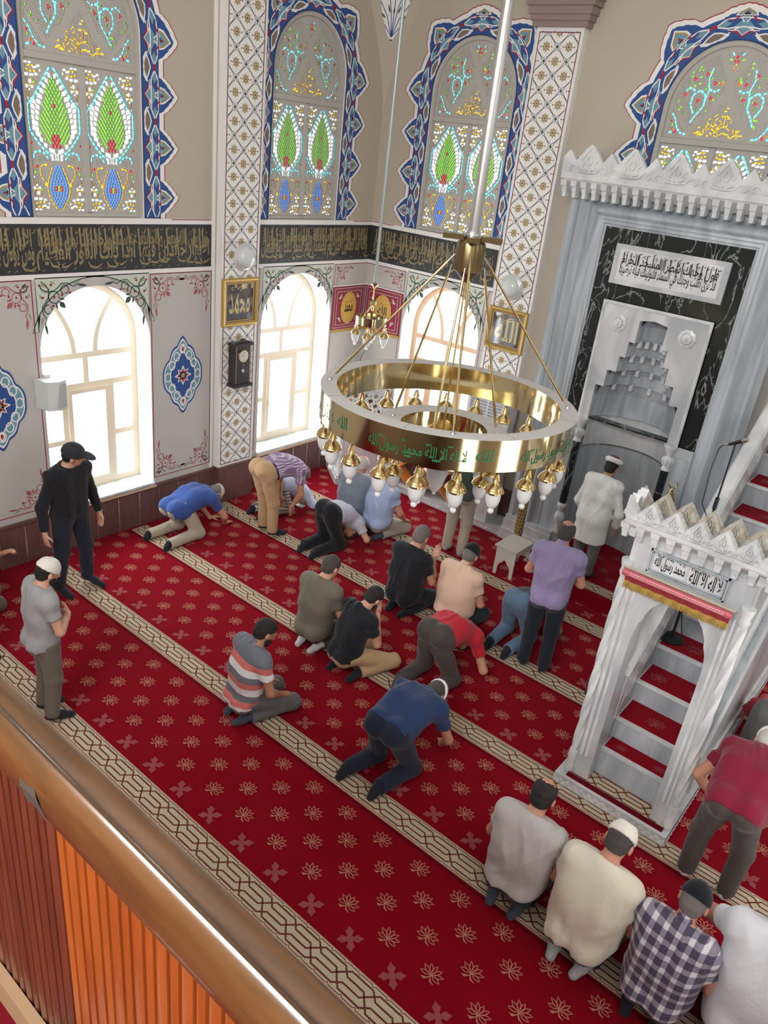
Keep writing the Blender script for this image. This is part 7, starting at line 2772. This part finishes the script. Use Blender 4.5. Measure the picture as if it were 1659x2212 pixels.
    # ---- socks
    if sock:
        for sd in 'LR':
            A, T, K = J['A' + sd], J['T' + sd], J['K' + sd]
            F = Field(0.008); e = 0.007
            F.cap(A, A + (T - A) * 0.5, 0.036 + e, 0.033 + e, k=0.02); F.cap(A + (T - A) * 0.5, T, 0.033 + e, 0.026 + e, k=0.02)
            F.cap(A, A - unit(T - A) * 0.035 + V(0, 0, -0.015), 0.032 + e, 0.028 + e, k=0.02)
            F.cap(A, A + unit(K - A) * 0.09, 0.036 + e, 0.038 + e, flat=True, k=0.02)
            if (J['A' + sd][2] + J['T' + sd][2]) / 2 < 0.2: F.cut(V(0, 0, 0.002), V(0, 0, -1))
            v, f_ = F.mesh()
            np_obj('sock', v * s, f_, [sock], body)
    if extra: extra(body, J, s)
    return body


def hand_prims_m(F, W, f, pn, s=1.0, curl=0.4):
    """right hand: mirror image of the left"""
    G = Field(0.01)
    Mx = V(1, -1, 1)
    hand_prims(G, W * Mx, np.asarray(f) * Mx, np.asarray(pn) * Mx, s, curl)
    for q in G.pr:
        if q[0] == 'c':
            sq = None if q[8] is None else (q[8][0] * Mx, q[8][1])
            F.pr.append(('c', q[1] * Mx, q[2] * Mx, q[3], q[4], q[5], q[6], q[7], sq))
        else:
            F.pr.append(('e', q[1] * Mx, q[2], q[3] * Mx[None, :], q[4], q[5]))


QY = PI / 2
black_c = cloth('cotton_black', (30, 31, 35)); navy_c = cloth('cotton_navy', (38, 58, 96)); ink_c = cloth('trousers_ink', (34, 38, 48))
grey_c = cloth('jersey_grey', (158, 158, 160)); grey2_c = cloth('jersey_pale_grey', (188, 182, 180)); cream_c = cloth('jersey_cream', (226, 218, 200))
olive_c = cloth('jersey_olive', (112, 106, 92)); peach_c = cloth('jersey_peach', (222, 188, 164)); red_c = cloth('jersey_red', (186, 36, 50)); maroon_c = cloth('polo_maroon', (124, 26, 50))
blue_c = cloth('polo_blue', (58, 84, 148)); lblue_c = cloth('polo_light_blue', (166, 186, 218)); lav_c = cloth('polo_lavender', (148, 136, 172)); steel_c = cloth('shirt_steel', (122, 130, 142))
white_c = cloth('shirt_white', (226, 228, 234)); pale_c = cloth('shirt_pale_violet', (188, 186, 200)); robe_c = cloth('robe_ivory', (228, 230, 224)); dgreen_c = cloth('shirt_dark_green', (72, 84, 78)); char_c = cloth('shirt_charcoal', (74, 74, 78))
khaki_c = cloth('trousers_khaki', (188, 156, 118)); beige_c = cloth('trousers_beige', (176, 166, 150)); taupe_c = cloth('trousers_taupe', (112, 104, 92)); stone_c = cloth('trousers_stone', (170, 162, 150)); brown_c = cloth('trousers_brown', (76, 68, 66)); greyt_c = cloth('trousers_grey', (104, 104, 104)); jean_c = cloth('jeans_blue', (98, 122, 146)); jean2_c = cloth('jeans_dark', (54, 62, 78))
sock_b = cloth('sock_black', (34, 36, 44)); sock_g = cloth('sock_grey', (176, 176, 178)); sock_d = cloth('sock_slate', (66, 74, 86)); sock_l = cloth('sock_light', (206, 206, 208))
knit_w = cloth('knit_cap_white', (226, 220, 210)); knit_b = cloth('knit_cap_black', (26, 28, 32)); knit_t = cloth('knit_cap_stone', (190, 188, 176)); cap_b = cloth('cap_dark', (48, 50, 54)); turban_c = cloth('turban_white', (236, 236, 234))
leather = mat('belt_leather', srgb(32, 30, 30), 0.4)
check_purple = pattern_cloth('shirt_purple_check', (150, 120, 150), checks(srgb(112, 84, 124), srgb(158, 136, 166), srgb(206, 190, 206), 0.028, 0.5))
plaid = pattern_cloth('shirt_plaid', (120, 110, 130), checks(srgb(82, 76, 96), srgb(146, 140, 156), srgb(224, 220, 226), 0.078, 0.60))
light_check = pattern_cloth('shirt_light_check', (200, 206, 212), checks(srgb(222, 226, 230), srgb(206, 212, 220), srgb(176, 186, 198), 0.024, 0.8))
stripe_t = pattern_cloth('trousers_stripe', (150, 150, 150), bands([srgb(196, 194, 190), srgb(112, 110, 110)] * 12, -0.1, 0.024))
_s, _g, _w = srgb(214, 122, 112), srgb(112, 116, 126), srgb(226, 226, 228)
polo_stripe = pattern_cloth('polo_stripes', (200, 150, 140), bands([_w, _s, _g, _w, _s, _g, _w, _s, _g, _g, _g], 0.135, 0.066))


def wrist_watch(sd):
    def f(body, J, s):
        W, E = J['W' + sd], J['E' + sd]
        d = unit(W - E)
        F = Field(0.006)
        F.cap(W - d * 0.022, W - d * 0.006, 0.033, 0.033, flat=True, flat0=True, k=0.003)
        v, fc = F.mesh()
        np_obj('wrist_watch', v * s, fc, [steel], body)
    return f


folded = dict(WL=(0.20, 0.03, 1.10), EL=(0.06, 0.27, 1.10), WR=(0.22, -0.04, 1.12), ER=(0.06, -0.27, 1.10), fL=(0.1, -1, 0.1), fR=(0.1, 1, 0.1), pnL=(-1, 0, 0), pnR=(-1, 0, 0))
dua = dict(WL=(0.27, 0.10, 0.60), EL=(0.10, 0.24, 0.42), WR=(0.27, -0.10, 0.60), ER=(0.10, -0.24, 0.42), fL=(0.45, 0, 0.9), fR=(0.45, 0, 0.9), pnL=(-0.7, 0, 0.6), pnR=(-0.7, 0, 0.6))

# standing
person(0.88, -5.52, 0.16, pose('stand', hy=0.85, hp=0.35, AL=(-0.02, 0.17, 0.085), AR=(-0.06, -0.17, 0.085), TL=(0.18, 0.20, 0.03), TR=(0.12, -0.16, 0.03), KL=(0.02, 0.14, 0.50), KR=(0.0, -0.14, 0.50), WL=(0.03, 0.34, 0.82), EL=(-0.04, 0.30, 1.07), WR=(0.03, -0.34, 0.82), ER=(-0.04, -0.30, 1.07)), 'person in black shirt, black trousers and peaked cap standing before the left window', s=1.03, shirt=black_c, trousers=ink_c, cap=(cap_b, 'baseball'), hair='black', sock=sock_b, sleeve=1.92, skin=0, extra=wrist_watch('L'))
person(2.55, -6.74, QY - 0.15, pose('stand', hy=0.0, hp=0.35, **folded), 'person in grey T-shirt and white knitted cap standing with folded hands', s=0.905, shirt=grey_c, trousers=taupe_c, cap=(knit_w, 'kufi'), hair='black', beard='black', sock=sock_b, skin=0, hem=0.06)
person(3.17, -1.42, QY + 0.1, pose('stand', **folded), 'person in dark green shirt and beige cargo trousers standing under the chandelier', s=1.0, shirt=dgreen_c, trousers=beige_c, hair='black', sock=sock_g, skin=0, hem=0.06)
person(5.19, -2.84, QY + 0.25, pose('stand', hp=0.35, lean=0.05, **folded), 'person in lavender polo shirt and dark trousers standing with a bald crown', s=1.0, shirt=lav_c, trousers=ink_c, hair='dark_grey', bald=0.03, sock=sock_b, skin=2, hem=0.08, collar=True)
person(4.74, -0.93, QY - 0.05, pose('stand', lean=0.12, hp=0.25, WL=(0.22, 0.20, 0.80), EL=(0.06, 0.29, 1.03), WR=(0.16, -0.26, 0.82), ER=(0.04, -0.31, 1.04)), 'person in long ivory robe and white turban standing in the niche', s=0.92, shirt=robe_c, trousers=greyt_c, hair='black', cap=(turban_c, 'turban'), sock=sock_b, sleeve=1.9, coat=0.07, z=0.20, skin=2, collar=mat('gold_trim', srgb(178, 146, 92), 0.6), fat=1.15)
# bent over from standing
person(1.22, -2.95, QY - 0.15, pose('bow', lean=0.32, hp=0.7, WR=(0.22, -0.16, 0.40), ER=(0.30, -0.24, 0.60), WL=(0.26, 0.15, 0.42), EL=(0.30, 0.24, 0.60)), 'person bent over in purple checked shirt and khaki trousers holding a phone', s=1.0, shirt=check_purple, trousers=khaki_c, hair='grey', sock=sock_b, skin=1, belt=leather, fat=1.1, hem=-0.10, collar=True)
person(7.50, -4.25, QY, pose('bow', lean=0.0, WR=(0.28, -0.16, 0.52), AL=(-0.03, 0.15, 0.085), AR=(-0.03, -0.15, 0.085), KL=(-0.02, 0.15, 0.5), KR=(-0.02, -0.15, 0.5), TL=(0.14, 0.17, 0.03), TR=(0.14, -0.17, 0.03), hp=-0.1, WL=(0.30, 0.20, 0.55), EL=(0.22, 0.33, 0.75)), 'person bowing in maroon polo shirt and white cap beside the pulpit', s=1.0, shirt=maroon_c, trousers=brown_c, hair='white', cap=(knit_w, 'kufi'), sock=sock_l, skin=2, hem=0.10, fat=1.2)
# kneeling upright
person(1.74, -1.88, QY + 0.05, pose('sit'), 'bald person kneeling in steel grey shirt near the corner platform', shirt=steel_c, trousers=ink_c, hair='white', bald=0.02, sock=sock_b, skin=2, fat=1.15, belly=0.05)
person(2.17, -1.80, QY - 0.12, pose('sit', WR=(0.30, -0.17, 0.22), ER=(0.08, -0.27, 0.42)), 'person kneeling in light blue polo shirt and stone trousers', shirt=lblue_c, trousers=stone_c, hair='black', sock=sock_d, skin=0, fat=1.15, belly=0.05, hem=0.05)
person(3.345, -4.22, QY + 0.02, pose('sit', hp=0.35, hy=-0.15), 'person kneeling in olive T-shirt and grey socks', shirt=olive_c, trousers=brown_c, hair='dark_grey', sock=sock_l, skin=0, fat=1.12, hem=0.08, extra=wrist_watch('R'))
person(3.88, -4.30, QY - 0.25, pose('sit', lean=0.16, hp=0.40, WL=(0.26, 0.05, 0.66), EL=(0.16, 0.22, 0.42), WR=(0.26, -0.05, 0.66), ER=(0.16, -0.22, 0.40), fL=(0.1, -0.1, 1), fR=(0.1, 0.1, 1), pnL=(-1, 0, 0), pnR=(-1, 0, 0), KL=(0.40, 0.17, 0.10), KR=(0.42, -0.22, 0.10), AR=(0.02, -0.17, 0.06), TR=(-0.14, -0.19, 0.03)), 'young person with dark hair kneeling in black T-shirt and khaki trousers, hands raised to face', s=0.95, shirt=black_c, trousers=khaki_c, hair='black', beard='black', sock=sock_b, skin=0, fat=0.95, hem=0.05)
person(3.56, -2.97, QY - 0.05, pose('sit', **dua), 'person with cropped grey hair kneeling in black T-shirt, hands raised in prayer', s=1.03, shirt=black_c, trousers=ink_c, hair='grey', sock=sock_b, skin=0, fat=1.15, belly=0.05)
person(4.15, -2.83, QY - 0.02, pose('sit', hp=0.3), 'person in peach shirt and black cap kneeling near the middle', s=1.0, shirt=peach_c, trousers=cloth('trousers_petrol', (38, 52, 62)), hair='grey', cap=(knit_b, 'skull'), sock=sock_l, skin=2, fat=1.25, belly=0.08, collar=True)
person(3.70, -5.46, QY - 0.22, pose('sit', hp=0.35, hy=-0.2), 'person kneeling in a salmon, grey and white striped polo shirt', s=0.98, shirt=polo_stripe, trousers=greyt_c, hair='black', beard='black', sock=sock_d, skin=1, hem=0.06, collar=cloth('collar_grey', (112, 116, 126)))
person(6.46, -5.36, QY + 0.05, pose('sit', hp=0.3, WR=(0.30, -0.22, 0.26), ER=(0.10, -0.32, 0.36)), 'balding person kneeling in pale grey T-shirt before the pulpit', s=1.0, shirt=grey2_c, trousers=ink_c, hair='black', bald=-0.01, sock=sock_d, skin=2, fat=1.22, belly=0.06, hem=0.03)
person(7.01, -5.42, QY - 0.05, pose('sit', lean=0.06, hp=0.45), 'person kneeling in cream T-shirt and white crocheted cap', s=1.05, shirt=cream_c, trousers=ink_c, hair='dark_grey', cap=(knit_w, 'kufi'), sock=sock_g, skin=2, fat=1.28, belly=0.08, hem=0.07)
person(7.54, -5.43, QY - 0.05, pose('sit', hp=0.35), 'person kneeling in purple and white plaid shirt and black cap', s=0.99, shirt=plaid, trousers=ink_c, hair='grey', cap=(knit_b, 'skull'), sock=sock_b, skin=2, fat=1.2, belly=0.06, hem=0.05, collar=True)
person(8.05, -5.27, QY - 0.02, pose('sit', lean=0.05, EL=(0.16, 0.36, 0.52), WL=(0.28, 0.20, 0.34)), 'person in plain white shirt kneeling at the end of the nearest row', s=1.22, shirt=white_c, trousers=jean_c, hair='grey', sock=sock_g, skin=2, fat=1.2, belly=0.06, hem=0.05)
# prostrating or with hands on the carpet
person(0.58, -3.83, QY + 0.05, pose('hands', lean=-0.10, hp=0.25, AL=(-0.40, 0.20, 0.07), TL=(-0.46, 0.20, 0.012), AR=(-0.38, -0.17, 0.07), TR=(-0.44, -0.17, 0.012), KL=(0.05, 0.18, 0.075), KR=(0.08, -0.18, 0.075), P=(-0.14, 0, 0.40), WL=(0.52, 0.10, 0.04), WR=(0.56, -0.14, 0.04), ER=(0.44, -0.26, 0.22)), 'person in royal blue polo shirt on hands and knees by the left wall', s=1.0, shirt=blue_c, trousers=beige_c, hair='grey', cap=(knit_t, 'kufi'), sock=sock_b, skin=2, fat=1.15, hem=0.13)
person(0.78, -2.36, QY - 0.1, pose('sujud'), 'person prostrating in pale blue long sleeved shirt behind the purple checked one', s=1.0, shirt=cloth('shirt_ice_blue', (188, 202, 224)), trousers=stripe_t, hair='grey', sock=sock_b, skin=2, sleeve=1.9, hem=0.08)
person(1.97, -2.57, QY - 0.05, pose('sujud', P=(-0.08, 0, 0.50)), 'person prostrating in pale violet shirt and black trousers', s=1.0, shirt=pale_c, trousers=black_c, hair='dark_grey', sock=sock_b, skin=0, sleeve=0.6, hem=-0.08)
person(4.58, -3.78, QY - 0.03, pose('sujud', lean=-0.2, P=(-0.10, 0, 0.56), KL=(0.04, 0.17, 0.075), KR=(0.06, -0.17, 0.075), AL=(-0.34, 0.17, 0.075), AR=(-0.32, -0.17, 0.075), TL=(-0.42, 0.17, 0.02), TR=(-0.40, -0.17, 0.02)), 'person prostrating in bright red T-shirt and brown trousers', s=1.02, shirt=red_c, trousers=brown_c, hair='black', sock=cloth('sock_charcoal', (84, 82, 86)), skin=0, hem=-0.06, fat=1.05)
person(5.05, -5.08, QY + 0.02, pose('hands', hp=0.1, lean=0.02, KL=(0.02, 0.15, 0.075), KR=(0.10, -0.16, 0.075), AL=(-0.30, 0.22, 0.075), TL=(-0.38, 0.23, 0.015), AR=(-0.28, -0.10, 0.075), TR=(-0.36, -0.09, 0.015), P=(-0.10, 0, 0.50), ER=(0.44, -0.27, 0.22), WR=(0.54, -0.16, 0.04)), 'person in navy shirt and white cap lowering with hands to the carpet', s=1.02, shirt=navy_c, trousers=cloth('trousers_midnight', (30, 36, 54)), hair='dark_grey', cap=(turban_c, 'kufi'), sock=sock_b, skin=2, fat=1.2, hem=0.03)
person(4.78, -2.50, QY - 0.02, pose('sujud', P=(-0.09, 0, 0.48)), 'person prostrating in charcoal shirt and faded blue jeans', s=1.0, shirt=char_c, trousers=jean_c, hair='black', sock=sock_b, skin=1, hem=-0.04)
person(5.93, -2.36, QY - 0.02, pose('sujud'), 'person prostrating in light checked shirt half hidden behind the pulpit post', s=0.98, shirt=light_check, trousers=char_c, hair='grey', sock=sock_b, skin=1, hem=-0.02)
person(7.42, -2.45, QY - 0.02, pose('sujud', P=(-0.09, 0, 0.50)), 'person prostrating in grey trousers on the far side of the pulpit', s=1.05, shirt=cloth('shirt_red_white', (188, 60, 70)), trousers=greyt_c, hair='black', sock=sock_b, skin=1, hem=-0.06)
person(0.50, -6.62, QY - 0.3, pose('sit', hp=0.3, WR=(0.42, -0.30, 0.74), ER=(0.16, -0.30, 0.62), fR=(0.9, -0.2, 0.3), curl=1.1, WL=(0.30, 0.05, 0.26), fL=(0.8, -0.4, -0.3)), 'person sitting at the left edge with a raised fist', s=1.0, shirt=cream_c, trousers=taupe_c, hair='black', sock=sock_b, skin=0, fat=1.1)
person(1.40, -6.86, QY, pose('stand', **folded), 'person standing beyond the left edge, black sock showing on the border', s=1.0, shirt=black_c, trousers=ink_c, hair='black', sock=sock_b, skin=0)
# phone in the bent man's hand
ph = MB()
ph.obox((0, 0, 0), (0.075, 0.01, 0), (-0.006, 0.04, 0.0), (0, 0, 0.005), black_p)
ph.obox((0, 0, 0.0055), (0.070, 0.009, 0), (-0.005, 0.036, 0.0), (0, 0, 0.0006), mat('phone_screen', srgb(60, 62, 68), 0.12))
tag(ph.obj('phone', loc=(1.46, -2.66, 0.42)), 'black phone held low by the person bent over in checked shirt', 'phone')
# ================================================================= gallery the picture is taken from
varnish = wood('varnished_brown', srgb(82, 54, 28), srgb(104, 70, 40), 4, (1.2, 9, 9), 0.22, coat=0.6)
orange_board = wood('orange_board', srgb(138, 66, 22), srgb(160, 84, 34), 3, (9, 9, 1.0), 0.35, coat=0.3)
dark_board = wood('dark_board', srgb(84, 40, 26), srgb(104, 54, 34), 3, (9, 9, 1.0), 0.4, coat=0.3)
RZ = 3.93
RXB = 8.9
rail = empty('gallery_rail', (7.2, -8.86, 3.06), 0, 'varnished brown wooden handrail above vertical orange boarding at the gallery edge', 'railing')
rl = lambda x, y, z: (x - 7.2, y + 8.86, z - 3.06)
prof = [(-8.800, RZ - 0.10), (-8.796, RZ - 0.03), (-8.800, RZ - 0.008), (-8.812, RZ), (-8.842, RZ + 0.004), (-8.846, RZ + 0.010), (-8.852, RZ + 0.012), (-8.858, RZ + 0.008), (-8.866, RZ - 0.004), (-8.874, RZ - 0.022), (-8.878, RZ - 0.045), (-8.876, RZ - 0.062), (-8.868, RZ - 0.072), (-8.862, RZ - 0.080), (-8.862, RZ - 0.10)]
mb = MB()
mb.loft([[rl(x, y, z) for y, z in prof] for x in (4.6, RXB)], varnish)
top = mb.obj('hand_rail', rail, smooth=40)
# worn patch where the varnish has peeled
P = Paint(lambda u, v, d: rl(u, -8.8765 - d - 0.002, v) if v < RZ - 0.03 else rl(u, -8.874 - d + (v - (RZ - 0.03)) * 0.35, v), base=0.001)
P.poly([(6.855, RZ - 0.018), (6.875, RZ - 0.010), (6.905, RZ - 0.026), (6.925, RZ - 0.036), (6.955, RZ - 0.066), (6.93, RZ - 0.058), (6.905, RZ - 0.056), (6.895, RZ - 0.064), (6.875, RZ - 0.045)], mat('worn_wood', srgb(66, 56, 50), 0.7), 0)
P.obj('worn_patch', top)
# tongue and groove boards
w = 0.032
x = 5.0
k = 0
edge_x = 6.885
b0 = {}
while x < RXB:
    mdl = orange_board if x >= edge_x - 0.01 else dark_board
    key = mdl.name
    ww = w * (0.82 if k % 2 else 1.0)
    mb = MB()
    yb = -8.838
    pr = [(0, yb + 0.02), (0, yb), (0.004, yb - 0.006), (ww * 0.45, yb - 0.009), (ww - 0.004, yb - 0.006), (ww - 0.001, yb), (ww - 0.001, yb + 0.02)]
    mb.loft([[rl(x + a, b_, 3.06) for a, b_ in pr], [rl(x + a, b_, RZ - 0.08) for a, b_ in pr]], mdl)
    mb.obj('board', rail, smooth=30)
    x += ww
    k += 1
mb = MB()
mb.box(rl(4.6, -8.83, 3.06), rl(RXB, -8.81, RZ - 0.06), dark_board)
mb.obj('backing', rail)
mb = MB()
mb.box(rl(5.0, -8.87, 3.06), rl(6.93, -8.848, 3.14), mat('skirting_oak', srgb(150, 122, 92), 0.5))
mb.obj('skirting', rail)
mb = MB()
mb.box((4.6, BY, 2.80), (RX, -8.80, 3.06), mat('gallery_carpet', srgb(96, 12, 26), 0.95, spec=0.1))
tag(mb.obj('floor_gallery'), kind='structure')
# crumpled clear plastic on the gallery carpet
pb = MB()
rr = random.Random(4)
cl_ = []
for i in range(9):
    row = []
    for j in range(9):
        u, v = i / 8, j / 8
        row.append((6.76 + 0.20 * u, -9.02 + 0.20 * v - 0.02, 3.065 + 0.11 * math.sin(PI * u) * math.sin(PI * v) + rr.uniform(0, 0.045) * math.sin(PI * u) * math.sin(PI * v)))
    cl_.append(row)
for i in range(8):
    for j in range(8):
        pb.face([cl_[i][j], cl_[i + 1][j], cl_[i + 1][j + 1]], MATS.get('crumpled_plastic') or mat('crumpled_plastic', srgb(150, 140, 142), 0.15))
        pb.face([cl_[i][j], cl_[i + 1][j + 1], cl_[i][j + 1]], MATS['crumpled_plastic'])
tag(pb.obj('plastic_bag'), 'crumpled clear plastic bag on the gallery carpet by the boarding', 'bag')
